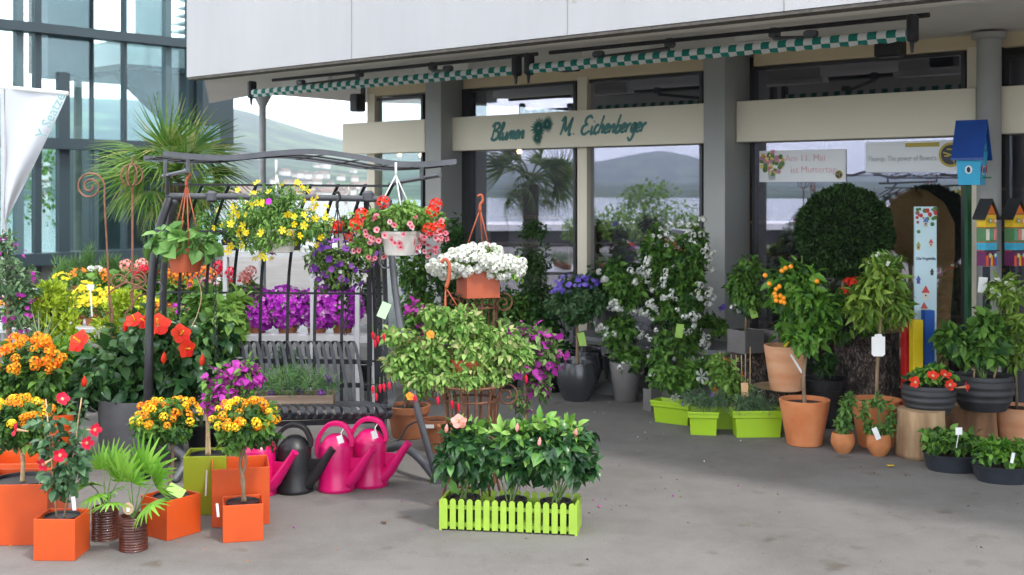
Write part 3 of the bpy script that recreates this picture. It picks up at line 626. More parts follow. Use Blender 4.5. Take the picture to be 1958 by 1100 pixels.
# slim steel pole that carries the far roof corner
p = P(502, 0, 14.0); o = MB().lathe((p[0], p[1], 0), [(.04, 0), (.04, 2.68), (.13, 2.85), (.13, ZS)], 16).build('roof_pole', mat('pole_grey', (.42, .43, .45), .5), smooth=40); tag(o, 'slim pale grey steel pole under the far left roof corner', 'pole')

# posters in the right window
NP = 8.98
def poster(pa, pb, za, zb, label):
    n_ = NG - .012; o = MB().fbox(Tn(pa, n_), Tn(pb, n_), n_, n_ + .004, za, zb).build('poster', mat('poster_paper', (.84, .86, .88), .35, .02, 2)); tag(o, label, 'poster'); return o, n_
def Zat(px, py, n): y = FY(px, n); return EYE - (py - HY) / FPX * y
o, n_ = poster(1452, 1617, Zat(1530, 348, NG), Zat(1530, 287, NG), 'white window poster with a bouquet and pink mother\'s day lettering')
mpk = mat('pink_ink', (.78, .42, .46), .6); mgy = mat('grey_ink', (.42, .46, .48), .6); mgold = mat('gold_ink', (.55, .42, .08), .6); mbk = mat('black_ink', (.03, .035, .04), .5)
q = n_ - .0035
text('Am 11. Mai', .08, F(1501, q, Zat(1501, 309, n_)), ex, ez, mpk, o, off=-.0012); text('ist Muttertag.', .08, F(1511, q, Zat(1511, 331, n_)), ex, ez, mpk, o, off=-.0012)
def disc(mb, c, r_, n=24, dz=0, sy=1):
    V = [c + ex * r_ * math.cos(2 * math.pi * i / n) + ez * r_ * sy * math.sin(2 * math.pi * i / n) + nn * dz for i in range(n)]; mb.add(V, [tuple(range(n))])
def seal(px, py, r_, par):
    c = F(px, q, Zat(px, py, n_)); mb = MB(); disc(mb, c, r_); mb.build('gold_ring', mgold, par); mb = MB(); disc(mb, c, r_ * .8, dz=.002); mb.build('dark_disc', mbk, par)
    mb = MB()
    for a0, a1 in (((-.6, .2), (.1, -.05)), ((.1, -.05), (.5, .45)), ((.1, -.05), (.3, -.65)), ((-.3, .45), (.35, .4)), ((-.5, -.1), (-.1, -.1))):
        mb.strap([c + ex * r_ * a0[0] + ez * r_ * a0[1] + nn * .004, c + ex * r_ * a1[0] + ez * r_ * a1[1] + nn * .004], np.cross(nn, ex * (a1[0] - a0[0]) + ez * (a1[1] - a0[1])), r_ * .11, .001)
    mb.build('emblem', mgold, par)
seal(1604, 334, .035, o)
vs = MB(); c = F(1476, q, Zat(1476, 336, n_)); vs.add([c - ex * .04 + ez * .04, c + ex * .04 + ez * .04, c + ex * .03 - ez * .035, c - ex * .03 - ez * .035], [(3, 2, 1, 0)]); vs.build('printed_vase', mat('vase_grey', (.45, .5, .5), .6), o)
cols = [(.6, .08, .15), (.8, .45, .05), (.75, .35, .4), (.1, .2, .05), (.8, .7, .2), (.6, .25, .35), (.12, .25, .08)]
for j, cc in enumerate(cols):
    mb = MB()
    for i in range(11):
        a = HR.uniform(0, 6.28); rr = math.sqrt(HR.random()) * .11; p = F(1476, q, Zat(1476, 311, n_)) + ex * rr * math.cos(a) + ez * rr * .95 * math.sin(a); disc(mb, p, HR.uniform(.012, .024), 8, dz=.0006 * j + .0002 * i / 11)
    mb.build('printed_flowers', mat('print_%d' % j, cc, .6), o)
o, n_ = poster(1655, 1842, Zat(1750, 329, NG), Zat(1750, 270, NG), 'white window banner with grey lettering and a gold ringed black seal'); q = n_ - .0035
text('Fleurop. The power of flowers.', .062, F(1660, q, Zat(1660, 309, n_)), ex, ez, mgy, o, off=-.0004, xs=.72); seal(1818, 296, .095, o)
MB().fbox(Tn(1731, q), Tn(1796, q), q, q + .001, Zat(1763, 281, n_), Zat(1763, 273, n_)).build('gold_bar', mgold, o)

# ------------------------------------------------------------------ glass pavilion behind on the left
M_TEAL = mat('teal_steel', (.018, .034, .042), .5, .1, 1.5); M_TEALL = mat('teal_steel_pale', (.07, .115, .125), .5, .1, 1.5)
G_PAV = glassm('pavilion_glass', (.82, .95, .96), 1.45, .02, refl=(.8, .95, 1))
def V_(px, z, o_=0):
    k = (px - CX) / FPX; ax_, ay_ = -8.16 - Uv[0] * -o_, 20 + Uv[1] * o_
    Y = (-ax_ * .746 + ay_ * .666) / (.666 - .746 * k); return np.array([k * Y, Y, z])
def Vz(px, py): Y = V_(px, 0)[1]; return EYE - (py - HY) / FPX * Y
pav = thing('glass_pavilion', 'dark teal steel and glass pavilion beside the lake behind the palm', 'building', V_(200, 0))
ang = math.atan2(Nv[1], Nv[0])
def pbox(pa, pb, z0, z1, th, name, m, o_=0, par=pav):
    a, b_ = V_(pa, 0, o_), V_(pb, 0, o_); c = (a + b_) / 2; Lg = np.linalg.norm(b_ - a)
    return MB().box((c[0], c[1], (z0 + z1) / 2), (Lg, th, z1 - z0), ang).build(name, m, par)
for pa, pb, z0, z1, m in ((-40, -22, 0, 6, M_TEAL), (28, 42, 0, 6, M_TEALL), (64, 76, .3, 6, M_TEAL), (110, 130, .3, 3.72, M_TEAL), (174, 176, .3, 6, M_TEAL), (234, 239, .3, 6, M_TEAL), (313, 324, 0, 6, M_TEALL), (357, 378, 0, 6, M_TEAL)):
    pbox(pa, pb, z0, z1, .14, 'post', m)
p = V_(149, 0, .5); MB().lathe((p[0], p[1], 0), [(.07, 0), (.07, 3.7)], 16).build('round_column', mat('bronze_col', (.16, .15, .12), .6), pav, smooth=40)
pbox(78, 157, 3.65, 6, .5, 'wall_panel', M_TEAL, .4); pbox(62, 77, 3.75, 6, .3, 'wall_panel', mat('brown_panel', (.12, .07, .05), .8), .8)
pbox(-60, 420, Vz(200, 79), Vz(200, 62), .3, 'beam', M_TEAL, -.15); pbox(-60, 420, Vz(150, 287), Vz(150, 267), .35, 'beam', M_TEAL, -.12); pbox(-60, 420, Vz(150, 502), Vz(150, 480), .4, 'beam', M_TEAL, -.2)
pbox(-60, 420, 0, .5, .3, 'plinth', mat('plinth', (.16, .17, .16), .8), .1)
pbox(-60, 420, .55, 6, .02, 'glazing', G_PAV, 0)
pbox(158, 322, 4.05, 4.5, 3.0, 'floor_slab', mat('slab', (.42, .44, .43), .8), 2.2)
p = V_(290, 0, 2.0); MB().lathe((p[0], p[1], 4.5), [(.32, 0), (.32, 2.5)], 24).build('round_column', mat('drum', (.14, .19, .19), .6), pav, smooth=40)
for i in range(9):
    pbox(322 + i * 5, 352 + i * 5, 4.3 + i * .16, 4.34 + i * .16, .5, 'stair_step', M_ALU, 1.0)
mb = MB(); mb.hex([V_(205, 3.95, 1.2), V_(430, 3.95, 1.2), V_(430, 2.6, 1.2), V_(312, 3.0, 1.2)], -Uv * .3); mb.build('stair_underside', M_TEAL, pav)
pbox(206, 430, 3.95, 4.04, 3.2, 'floor_slab', M_TEAL, 2.2)
pbox(382, 440, 2.95, 6, .2, 'wall_panel', M_TEAL, -.3)
pbox(157, 210, .55, 2.5, 1.2, 'lift_box', mat('lift_dark', (.03, .045, .045), .35), 1.4); pbox(262, 300, .55, 2.1, .8, 'cabinet', M_TEAL, 1.0)

# hedge and trees by the water, small and out of focus
def tree_far(px, d, h, r_, label, m=L_GRN):
    p = P(px, 0, d); root = thing('tree', label, 'tree', (p[0], p[1], 0), 'young trees by the quay'); MB().tube([(p[0], p[1], 0), (p[0] + .1, p[1], h * .6)], [.06, .03], 6).build('trunk', M_TRUNK, root)
    bl = [(p[0] + HR.uniform(-r_, r_) * .5, p[1] + HR.uniform(-.5, .5), h * (.45 + .13 * i), r_ * .7, r_ * .7, h * .14) for i in range(5)]
    scatter([sprout(bl, 420, .14, T_small(.6), per=5)], 'crown', m, root)
tree_far(70, 27, 2.7, 1.1, 'sparse young tree by the water behind the white flag'); tree_far(240, 27, 2.0, .9, 'sparse young tree by the water behind the spiral stake'); tree_far(135, 30, 2.1, .8, 'thin young tree seen through the pavilion glass')
# leaning white flag
d = 9.0; root = thing('flag', 'leaning white beach flag with faint green lettering at the left edge', 'flag', (*P(8, 0, d)[:2], 0))
MB().tube([P(9, 700, d) * [1, 1, 0], P(6, 168, d)], .02, 10).build('pole', M_ALU, root); MB().tube([P(-6, 166, d), P(130, 179, d - .05)], .016, 8).build('top_rod', M_WHITE, root)
V = []; nr, nc = 26, 14
for i in range(nr):
    f_ = i / (nr - 1); y = 170 + f_ * 262; xl = 10; xr = 129 - 122 * f_ ** 1.05
    for j in range(nc):
        g_ = j / (nc - 1); V.append(P(xl + (xr - xl) * g_, y + 9 * g_ * (1 - f_), d - .03 + .07 * math.sin(g_ * 5 + f_ * 4) * (.2 + f_)))
mb = MB(); Fq = [(i * nc + j, i * nc + j + 1, (i + 1) * nc + j + 1, (i + 1) * nc + j) for i in range(nr - 1) for j in range(nc - 1)]; mb.add(V, Fq); mb.add(np.array(V) + [0, .003, 0], [q[::-1] for q in Fq])
fl = mb.build('cloth', leafm('flag_cloth', (.72, .74, .78), (.76, .78, .82), rough=.7, trans=.35), root, smooth=True)
e1 = nrm(P(88, 205, d) - P(66, 250, d)); e2 = nrm(np.cross(e1, [0, 1, 0]))
text('Y Seatze', .105, P(84, 268, d - .14), e1, e2, mat('flag_ink', (.25, .45, .45), .7), fl, off=.001)

# moored passenger boat and waterside willow off to the left (the shop windows mirror them)
rt = thing('moored_boat', 'dark blue and white passenger boat moored left of the plaza, mirrored in the shop windows', 'boat', (-28.5, 3, LAKE))
V = []; 
for f_, w_ in ((-1, .05), (-.8, .8), (-.4, 1), (.6, 1), (.9, .8), (1, .6)):
    for z, q in ((-.3, .6), (2.6, 1), (3.0, 1.03)): V += [(-28.5 - 2 * w_ * q, 3 + 12 * f_, LAKE + z), (-28.5 + 2 * w_ * q, 3 + 12 * f_, LAKE + z)]
Fq = []
for i in range(5):
    a_ = i * 6; b_ = a_ + 6
    for x, y in ((0, 2), (2, 4)): Fq += [(a_ + x, b_ + x, b_ + y, a_ + y), (a_ + x + 1, a_ + y + 1, b_ + y + 1, b_ + x + 1)]
    Fq.append((a_ + 4, b_ + 4, b_ + 5, a_ + 5))
MB().add(V, Fq + [(0, 2, 4, 5, 3, 1), (30, 31, 33, 35, 34, 32)]).build('hull', mat('boat_navy', (.012, .018, .06), .4), rt)
MB().box((-28.5, 4, LAKE + 3.3), (3.4, 17, .6)).build('deck_wall', M_WHITE, rt); MB().box((-28.5, 4, LAKE + 4.0), (3.3, 16.6, .8)).build('window_band', M_FRAME, rt); MB().box((-28.5, 4, LAKE + 4.5), (3.7, 17.6, .2)).build('cabin_roof', M_WHITE, rt)
k_ = [(-19.5, 6.6, .9, 1.0, 1.3, .8), (-19.8, 5.2, .7, .8, 1.0, .6), (-19.4, 7.9, .7, .7, .9, .6), (-19.6, 6.4, 1.6, .6, .8, .4)]
rt = thing('waterside_bush', 'yellow green bush on the quay left of the plaza, mirrored in the shop windows', 'bush', (-19.6, 6.4, 0)); MB().tube([(-19.6, 6.4, 0), (-19.6, 6.4, 1.3)], [.08, .04], 7).build('trunk', M_TRUNK, rt); scatter([sprout(k_, 3200, .13, T_small(.5), per=9)], 'crown', L_LIGHT, rt)

# ================================================================== PLANTS AND GOODS
class K:
    """one thing; lengths given at its own depth d (in photo-pixel units), built at real size"""
    def __init__(s, name, label, cat, px, py, d=None, group=None, back=0, kind=None):
        s.d = d or gd(py); s.u = s.d / FPX; p = P(px, py, s.d); p[1] += back * s.u
        if d is None: p[2] = 0
        s.c = p; s.px = px; s.py = py; s.o = thing(name, label, cat, p, group, kind); s.back = back * s.u
    def p(s, px, py, dd=0):
        q = P(px, py, s.d); q[1] += dd + s.back; return q
    def b(s, px, py, rx, ry, rd=None, dd=0):
        c = s.p(px, py, dd); return (c[0], c[1], c[2], rx * s.u, (rd or rx) * s.u, ry * s.u)
    def pot(s, wt, wb, h, m, rim=1, thick=4, px=None, py=None, name='pot', soil=.1, dd=0, n=36):
        u = s.u; c = s.p(px if px is not None else s.px, py if py is not None else s.py, dd); rt, rb, H = wt / 2 * u, wb / 2 * u, h * u; tk = thick * u
        if py is None and s.c[2] == 0: c[2] = 0
        prof = [(rb * .94, 0), (rb, .02 * H)]
        if rim == 1: prof += [(rb + (rt - rb) * .86, .86 * H), (rt * 1.0, .88 * H), (rt * 1.02, .99 * H), (rt * 1.0, H)]
        elif rim == 2: prof += [(rt * .93, .78 * H), (rt * 1.0, .79 * H), (rt * 1.03, H)]
        else: prof += [(rb + (rt - rb) * .5, .5 * H), (rt, .99 * H), (rt - .1 * tk, H)]
        prof += [(rt - tk, H), (rt - tk * 1.15, H * (1 - soil))]
        o = MB().lathe(c, prof, n).build(name, m, s.o, smooth=35)
        MB().lathe(c + [0, 0, H * (1 - soil)], [(rt - tk * 1.0, 0), (1e-4, .004)], 20).build('soil', M_SOIL, s.o)
        s.top = c + [0, 0, H * (1 - soil)]; return o
    def bowl(s, w, h, m, ratio=.62, neck=.78, px=None, py=None, name='pot', ribs=0, dd=0):
        u = s.u; c = s.p(px if px is not None else s.px, py if py is not None else s.py, dd); r = w / 2 * u; H = h * u
        if py is None and s.c[2] == 0: c[2] = 0
        prof = []; N = 44
        for i in range(N + 1):
            f_ = i / N; q = ratio + (1 - ratio) * math.sin(min(1, f_ / .6) * math.pi / 2) if f_ < .6 else 1 - (1 - neck) * ((f_ - .6) / .4) ** 1.8
            rr = r * q
            if ribs and .25 < f_ < .9: rr *= 1 + .022 * math.sin(f_ * ribs * 2 * math.pi)
            prof.append((rr, f_ * H))
        prof = [(prof[0][0] * .9, -.0)] + prof + [(r * neck * .93, H), (r * neck * .9, H * .9)]
        o = MB().lathe(c, prof, 44).build(name, m, s.o, smooth=40); MB().lathe(c + [0, 0, H * .88], [(r * neck * .92, 0), (1e-4, .004)], 20).build('soil', M_SOIL, s.o); s.top = c + [0, 0, H * .88]; return o
    def cube(s, w, h, m, rz=0, dep=None, name='pot', soil=True, px=None, py=None, empty=False, lip=2.2, center_d=None):
        u = s.u; c = s.p(px if px is not None else s.px, py if py is not None else s.py); W, D, H = w * u, (dep or w) * u, h * u
        if s.c[2] == 0 and py is None: c[2] = 0
        t_ = lip * u; cs, sn = math.cos(rz), math.sin(rz); m_ = MB(); V = []
        def ring(a, b_, z):
            for x, y in ((-a, -b_), (a, -b_), (a, b_), (-a, b_)): V.append(c + [x * cs - y * sn, x * sn + y * cs, z])
        ring(W / 2, D / 2, 0.0); ring(W / 2, D / 2, H); ring(W / 2 - t_, D / 2 - t_, H); ring(W / 2 - t_ * 1.1, D / 2 - t_ * 1.1, H * (.12 if empty else .82))
        Fc = [(3, 2, 1, 0), (12, 13, 14, 15)]
        for k in range(3): Fc += [(4 * k + i, 4 * k + (i + 1) % 4, 4 * k + 4 + (i + 1) % 4, 4 * k + 4 + i) for i in range(4)]
        m_.add(V, Fc); o = m_.build(name, m, s.o, bevel=.003); s.top = c + [0, 0, H * .9]
        if soil and not empty:
            MB().lathe(c + [0, 0, H * .8], [(min(W, D) * .4, 0), (min(W, D) * .43, H * .17), (min(W, D) * .41, H * .17), (min(W, D) * .4, H * .12)], 24).build('inner_pot', M_BLACKP, s.o, smooth=40)
            MB().lathe(c + [0, 0, H * .9], [(min(W, D) * .41, 0), (1e-4, .004)], 20).build('soil', M_SOIL, s.o)
        return o
    def trunk(s, pts, r, m=M_TRUNK, name='trunk', n=8):
        p = [s.p(*q) if len(q) < 3 else s.p(q[0], q[1], q[2]) for q in pts]
        return MB().tube(crom(p, 5) if len(p) > 2 else p, [r * s.u, r * s.u * .8], n).build(name, m, s.o, smooth=True)
    def stems(s, n, blobs, m=M_STEM, r=1.1, base=None, spread=.3, name='stems'):
        b0 = s.top if base is None else base; mb = MB(); bl = subblobs(blobs, 3)
        for i in range(n):
            q = bl[RNG.integers(len(bl)), :3]; a = b0 + RNG.normal(size=3) * [1, 1, 0] * s.u * 4; mid = (a + q) / 2 + (q - b0) * [.1, .1, .25]
            mb.tube(crom([a, mid, q], 4), [r * s.u, r * s.u * .4], 5, cap=False)
        return mb.build(name, m, s.o, smooth=True)
    def fol(s, blobs, n, size, m, w=.5, curl=.3, name='foliage', tpl=None, **k):
        return scatter([sprout(blobs, n, size * s.u, tpl or T_leaf(w, curl), **k)], name, m, s.o)
    def flo(s, blobs, n, size, m, tpl=None, name='flowers', **k):
        t = blooms(blobs, n, size * s.u, tpl or T_flower(), **k)
        if n > 40: return scatter([t], name, m, s.o)
        for i in range(len(t[1])): scatter([(t[0], t[1][i:i+1], t[2][i:i+1], t[3][i:i+1], t[4][i:i+1])], name[:-1] if name[-1] == 's' else name, m, s.o)
    def tagc(s, px, py, w, h, m=M_TAG, rot=0, dd=-.05, name='price_tag', lean=0, tail=None):
        c = s.p(px, py, dd); cs, sn = math.cos(rot), math.sin(rot); a, b_ = w / 2 * s.u, h / 2 * s.u
        V = [c + [x * cs - z * sn, .0 + lean * z, x * sn + z * cs] for x, z in ((-a, -b_), (a, -b_), (a, b_), (-a, b_))]
        mb = MB().hex(V, (0, .0015, 0))
        if tail: mb.tube([s.p(tail[0], tail[1], dd), c], .8 * s.u, 5)
        return mb.build(name, m, s.o)

DK, CAN = M_DKPOT, M_CANE
# ---- 1. standards (little trees) with lantana heads
Fl_LANTY = leafm('petal_lantana_yellow', (.93, .48, .01), (.97, .75, .04), rough=.5, trans=.25)
Fl_LANT2 = Fl_LANT
def lantana(px, py, d, cx, cy, rx, ry, k, nfl=60, nl=900, front=True):
    bl = [k.b(cx, cy, rx, ry)]
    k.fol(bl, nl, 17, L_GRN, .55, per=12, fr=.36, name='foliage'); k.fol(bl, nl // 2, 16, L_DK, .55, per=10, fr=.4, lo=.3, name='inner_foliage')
    for m_, c_, nm_ in ((Fl_LANT, .55, 'flowers'), (Fl_LANTY, .4, 'yellow_flowers')): k.flo([k.b(cx, cy - ry * .1, rx * 1.0, ry * .95)], int(nfl * c_) + 6, 16, m_, T_cluster(14, .17), name=nm_, top=-.05, front=-.35, jit=.4, face=(0, -.3, .5))
LG = 'lantana standards in orange cube pots'
k = K('lantana_standard', 'orange and yellow lantana ball on a bare trunk in the frontmost right orange cube', 'potted plant', 457, 1035, group=LG, back=32)
k.cube(76, 71, M_ORANGE, R(14)); k.trunk([(457, 968), (459, 930), (452, 895), (460, 860)], 4); k.trunk([(462, 968), (455, 925), (463, 890), (455, 850)], 3, name='second_stem'); lantana(0, 0, 0, 463, 818, 62, 48, k, 44, 1100)
k.tagc(417, 975, 5, 26, rot=.1, dd=-.09)
k = K('lantana_standard', 'orange lantana ball with fewer flowers in the orange cube turned cornerwise', 'potted plant', 318, 1028, group=LG, back=30)
k.cube(80, 76, M_ORANGE, R(-36) + R(90)); k.trunk([(312, 950), (318, 920), (322, 880), (318, 845)], 4); lantana(0, 0, 0, 312, 812, 60, 44, k, 28, 1000)
k.tagc(330, 944, 34, 16, M_TAGG, rot=-.5, dd=-.02, lean=.8)
k = K('lantana_standard', 'lantana ball on a pale trunk in the tall orange box cut by the left edge', 'potted plant', 22, 1040, group=LG, back=55)
k.cube(135, 116, M_ORANGE, R(4)); k.trunk([(20, 935), (22, 900), (18, 860)], 5, M_CANE); lantana(0, 0, 0, 15, 822, 62, 48, k, 36, 900); k.tagc(47, 948, 11, 42, dd=-.13)
k = K('planter_box', 'empty orange square planter behind the box at the left edge', 'planter', 20, 985, group='orange square planters', back=50); k.cube(120, 100, M_ORANGE, R(4), empty=True)
k = K('planter_box', 'large empty orange square planter behind the small lantana cube', 'planter', 450, 1003, group='orange square planters', back=42); k.cube(108, 110, M_ORANGE, R(14), empty=True); k.tagc(393, 925, 3, 50, dd=-.1, rot=-.05)
k = K('bougainvillea', 'purple bougainvillea on canes in the tall olive green box', 'potted plant', 388, 984, group='bougainvilleas', back=36)
k.cube(80, 112, M_OLIVE, R(6)); k.trunk([(386, 880), (387, 820), (383, 770)], 3, CAN, 'cane'); k.trunk([(392, 880), (390, 820), (396, 770)], 3, CAN, 'cane')
bl = [k.b(432, 738, 46, 34), k.b(460, 718, 34, 26), k.b(400, 770, 26, 26)]; k.fol(bl, 500, 15, L_GRN, .5); k.fol(bl, 430, 15, Fl_BOUG, .85, .25, name='flowers', lo=.85, fr=.4)

# mandevilla in front orange cube
k = K('mandevilla', 'red mandevilla climbing two canes in the orange cube nearest the bottom left corner', 'potted plant', 104, 1073, group='mandevillas', back=40)
k.cube(80, 80, M_ORANGE, R(-1)); k.trunk([(93, 1000), (72, 770)], 1.7, CAN, 'cane'); k.trunk([(108, 1000), (142, 765)], 1.7, CAN, 'cane')
bl = [k.b(80, 860, 26, 40), k.b(118, 880, 30, 50), k.b(145, 810, 14, 38), k.b(100, 930, 34, 40), k.b(140, 900, 18, 34), k.b(78, 815, 26, 20)]
k.fol(bl, 330, 23, leafm('leaf_mandevilla', (.03, .1, .04), (.1, .2, .09), rough=.25, trans=.15), .62, .35, per=5, droop=.5, lo=.5)
def trump(k, lst, size, m, name='flower', throat=None):
    for (px, py, fx, fy) in lst:
        c = k.p(px, py, -.12); f = nrm(np.array([fx, -.6, fy])); scatter([(T_flower(5, .95, .28), c[None], f[None], np.array([[0, .2, 1.]]), size * k.u)], name, m, k.o)
        MB().tube([c + f * size * k.u * .12, c - f * size * k.u * .8], [size * k.u * .13, size * k.u * .04], 6).build('flower_tube', throat or leafm('throat_pale', (.6, .4, .2), (.75, .5, .3)), k.o)
trump(k, [(183, 820, 1, .1), (37, 820, -1, .3), (168, 845, .8, .1), (88, 885, -.3, -.2), (118, 868, .3, 0), (122, 762, .6, .4)], 26, Fl_CRIM)
k.tagc(134, 968, 7, 26, rot=.1)
# fan palms in ribbed brown pots
def fan(acc, base, dirn, up, Rr, n=18, spread=R(125), w=.12, curl=.25):
    f = nrm(np.asarray(dirn, float)); s_ = nrm(np.cross(up, f)); u_ = np.cross(f, s_)
    a = np.linspace(-spread, spread, n) + RNG.normal(size=n) * .03
    fw = f[None] * np.cos(a)[:, None] + s_[None] * np.sin(a)[:, None]; L_ = Rr * (1 - .22 * (np.abs(a) / spread) ** 2) * RNG.uniform(.93, 1.05, n)
    acc.append((T_blade(w, curl), np.repeat(np.asarray(base)[None], n, 0), fw, np.repeat(u_[None], n, 0), L_))
M_BROWNPOT = mat('brown_glaze', (.06, .016, .012), .35, .3, 12, coat=.3, col2=(.13, .035, .022))
def fanpalm(px, py, wpx, hpx, fr, label, back):
    k = K('fan_palm', label, 'potted plant', px, py, group='small fan palms in ribbed brown pots', back=back); u = k.u; prof = [(wpx / 2 * u * .9, 0)]
    for i in range(45): prof.append((wpx / 2 * u * (1 + .035 * math.sin(i / 44 * 13 * 2 * math.pi)), i / 44 * hpx * u))
    prof += [(wpx / 2 * u * .9, hpx * u), (wpx / 2 * u * .88, hpx * u * .85)]
    MB().lathe(k.c, prof, 32).build('pot', M_BROWNPOT, k.o, smooth=60); MB().lathe(k.c + [0, 0, hpx * u * .87], [(wpx / 2 * u * .9, 0), (1e-4, .004)], 20).build('soil', M_SOIL, k.o)
    acc = []; st = MB(); b0 = k.c + [0, 0, hpx * u * .87]
    for (fx, fy, dx, dz, r_) in fr:
        q = k.p(fx, fy, dx * .12); st.tube(crom([b0, (b0 + q) / 2 + [0, 0, .03], q], 4), [1.6 * u, 1 * u], 5)
        dv = nrm(np.array([q[0] - b0[0], -.25 + dx * .3, dz])); fan(acc, q, dv, nrm(np.array([-.2, -.8, .6])), r_ * u * 1.08, 15, R(105), .26, .35)
    st.build('leaf_stalks', M_STEM, k.o); scatter(acc, 'fronds', L_FAN, k.o); return k
k = fanpalm(193, 1037, 50, 62, [(180, 905, .5, .5, 45), (205, 900, .3, .9, 48), (165, 930, -.2, .2, 42), (225, 920, .2, .5, 40), (185, 945, -.6, .0, 44), (215, 940, -.5, .1, 38)], 'bushy fan palm in the rear ribbed brown pot', 25)
k.tagc(200, 978, 12, 18, mat('tag_tan', (.5, .36, .22), .6))
k = fanpalm(247, 1058, 53, 66, [(270, 905, .0, .8, 62), (225, 925, .2, .5, 56), (290, 930, -.1, .4, 52), (250, 920, -.5, .6, 50), (215, 960, -.6, .1, 46), (285, 965, -.5, .0, 50)], 'taller fan palm with a round tan tag in the front ribbed brown pot', 26)
mb = MB(); c = k.p(246, 972, -.07); mb.add([c + np.array([.026 * math.cos(a), 0, .029 * math.sin(a)]) for a in np.linspace(0, 6.28, 20)[:-1]] , [tuple(range(19))]); mb.build('price_tag', mat('tag_tan', (.5, .36, .22), .6), k.o); k.tagc(246, 974, 6, 8, dd=-.073)

# ---- 2. big hibiscus in the dark grey drum, and what stands behind it
k = K('hibiscus_bush', 'large dark leaved hibiscus with red blooms in the dark grey cylinder pot', 'potted plant', 248, 895, back=75)
k.pot(165, 160, 125, M_DKGREY, rim=0)
bl = [k.b(270, 700, 130, 80, 90), k.b(200, 730, 70, 60), k.b(355, 700, 80, 70), k.b(270, 650, 90, 42), k.b(395, 650, 50, 45), k.b(150, 740, 45, 60), k.b(270, 755, 120, 38)]
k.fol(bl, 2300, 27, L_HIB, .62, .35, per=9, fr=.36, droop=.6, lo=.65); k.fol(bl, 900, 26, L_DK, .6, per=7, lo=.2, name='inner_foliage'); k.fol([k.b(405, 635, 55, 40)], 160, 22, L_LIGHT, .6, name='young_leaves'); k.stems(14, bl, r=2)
def hib(k, px, py, size, fx=0, fz=.1, m=Fl_RED, dd=-.3, name='flower'):
    c = k.p(px, py, dd); f = nrm(np.array([fx, -1, fz])); V, Fc = [], []; s_ = nrm(np.cross([0, 0, 1.], f)); u_ = np.cross(f, s_); r_ = size / 2 * k.u
    for i in range(5):
        a0 = 2 * math.pi * i / 5 + .3; n0 = len(V)
        for ra in (0.08, .35, .65, .9, 1.03):
            for j in range(5):
                a = a0 + (j - 2) / 2 * (.72 * min(1, .45 + ra)); e_ = 1 - .12 * abs(j - 2) * ra
                V.append(c + f * r_ * (.45 * ra * (1 - .55 * ra) + .05 * math.sin(9 * a + i) * ra + .012 * (i % 2)) + (s_ * math.cos(a) + u_ * math.sin(a)) * r_ * ra * e_)
        for p_ in range(4):
            for j in range(4): Fc.append((n0 + p_ * 5 + j, n0 + p_ * 5 + j + 1, n0 + (p_ + 1) * 5 + j + 1, n0 + (p_ + 1) * 5 + j))
    o = MB().add(V, Fc).build(name, m, k.o, smooth=True)
    MB().tube([c, c + f * r_ * .75 + [0, 0, r_ * .1]], [r_ * .05, r_ * .07], 6).build('stamen', Fl_YEL, o)
for px, py, sz, fx, fz in ((160, 652, 48, -.5, .6), (307, 622, 52, .2, .9), (264, 612, 38, -.2, 1.1), (350, 638, 42, .8, .6), (360, 664, 38, 1.1, -.1), (285, 614, 34, -.9, .7)): hib(k, px, py, sz, fx, fz)
scatter([(T_bud(.5), np.array([k.p(172, 735, -.35), k.p(322, 690, -.35), k.p(390, 697, -.3), k.p(245, 632, -.3)]), np.array([[.1, 0, 1.]] * 4), np.array([[0, 1., 0]] * 4), 22 * k.u)], 'flower_buds', Fl_RED, k.o)

k = K('lantana_bush', 'wide mound of orange and yellow lantana in a terracotta tub at the left edge', 'potted plant', 30, 920, back=60)
k.pot(120, 95, 80, M_TERRA_DARK); bl = [k.b(25, 730, 70, 70), k.b(60, 740, 36, 60), k.b(-10, 720, 60, 60)]
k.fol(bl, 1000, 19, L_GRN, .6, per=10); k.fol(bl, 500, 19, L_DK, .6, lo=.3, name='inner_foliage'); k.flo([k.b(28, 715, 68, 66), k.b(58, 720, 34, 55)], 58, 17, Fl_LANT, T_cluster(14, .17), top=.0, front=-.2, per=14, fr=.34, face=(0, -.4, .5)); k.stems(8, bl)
k = K('ceramic_pot', 'orange ceramic pot with a few leaves behind the front mandevilla', 'potted plant', 100, 905, back=25); k.pot(60, 40, 110, M_ORANGE, rim=2); k.fol([k.b(108, 775, 26, 18)], 60, 20, L_GRN, .6); k.stems(5, [k.b(108, 775, 26, 18)])
# golden and green conifers
def conifer(label, px, pyb, ptop, w, d, m, n=1500, size=10, name='conifer', tip=.4):
    k = K(name, label, 'shrub', px, pyb, d=d, group='conifers behind the lantana'); k.c[2] = 0; k.o.location.z = 0; OFF[k.o] = np.array([k.c[0], k.c[1], 0])
    h = pyb - ptop; bl = [k.b(px, pyb - h * f_, w / 2 * (1 - f_ * f_ * (1 - tip)), h * .16) for f_ in (.15, .35, .55, .75, .88)]
    k.fol(bl, n, size, m, .4, .1, tpl=T_leaf(.42, .1), per=12, fr=.3, droop=-.7, lo=.7, up=.1); MB().tube([OFF[k.o], k.p(px, ptop + 20)], [.03, .01], 6).build('trunk', M_TRUNK, k.o); return k
conifer('golden green conifer with a rounded top beside the purple petunia bush', 95, 700, 540, 150, 8.2, L_GOLD, 3600, 13)
conifer('low bright golden conifer behind the red hibiscus blooms', 240, 680, 556, 150, 8.5, L_GOLD, 2600, 12)
conifer('feathery green conifer between the lantana mound and the hibiscus', 110, 830, 648, 95, 7.7, leafm('leaf_feather', (.07, .2, .02), (.2, .36, .04)), 2600, 14, tip=.8)
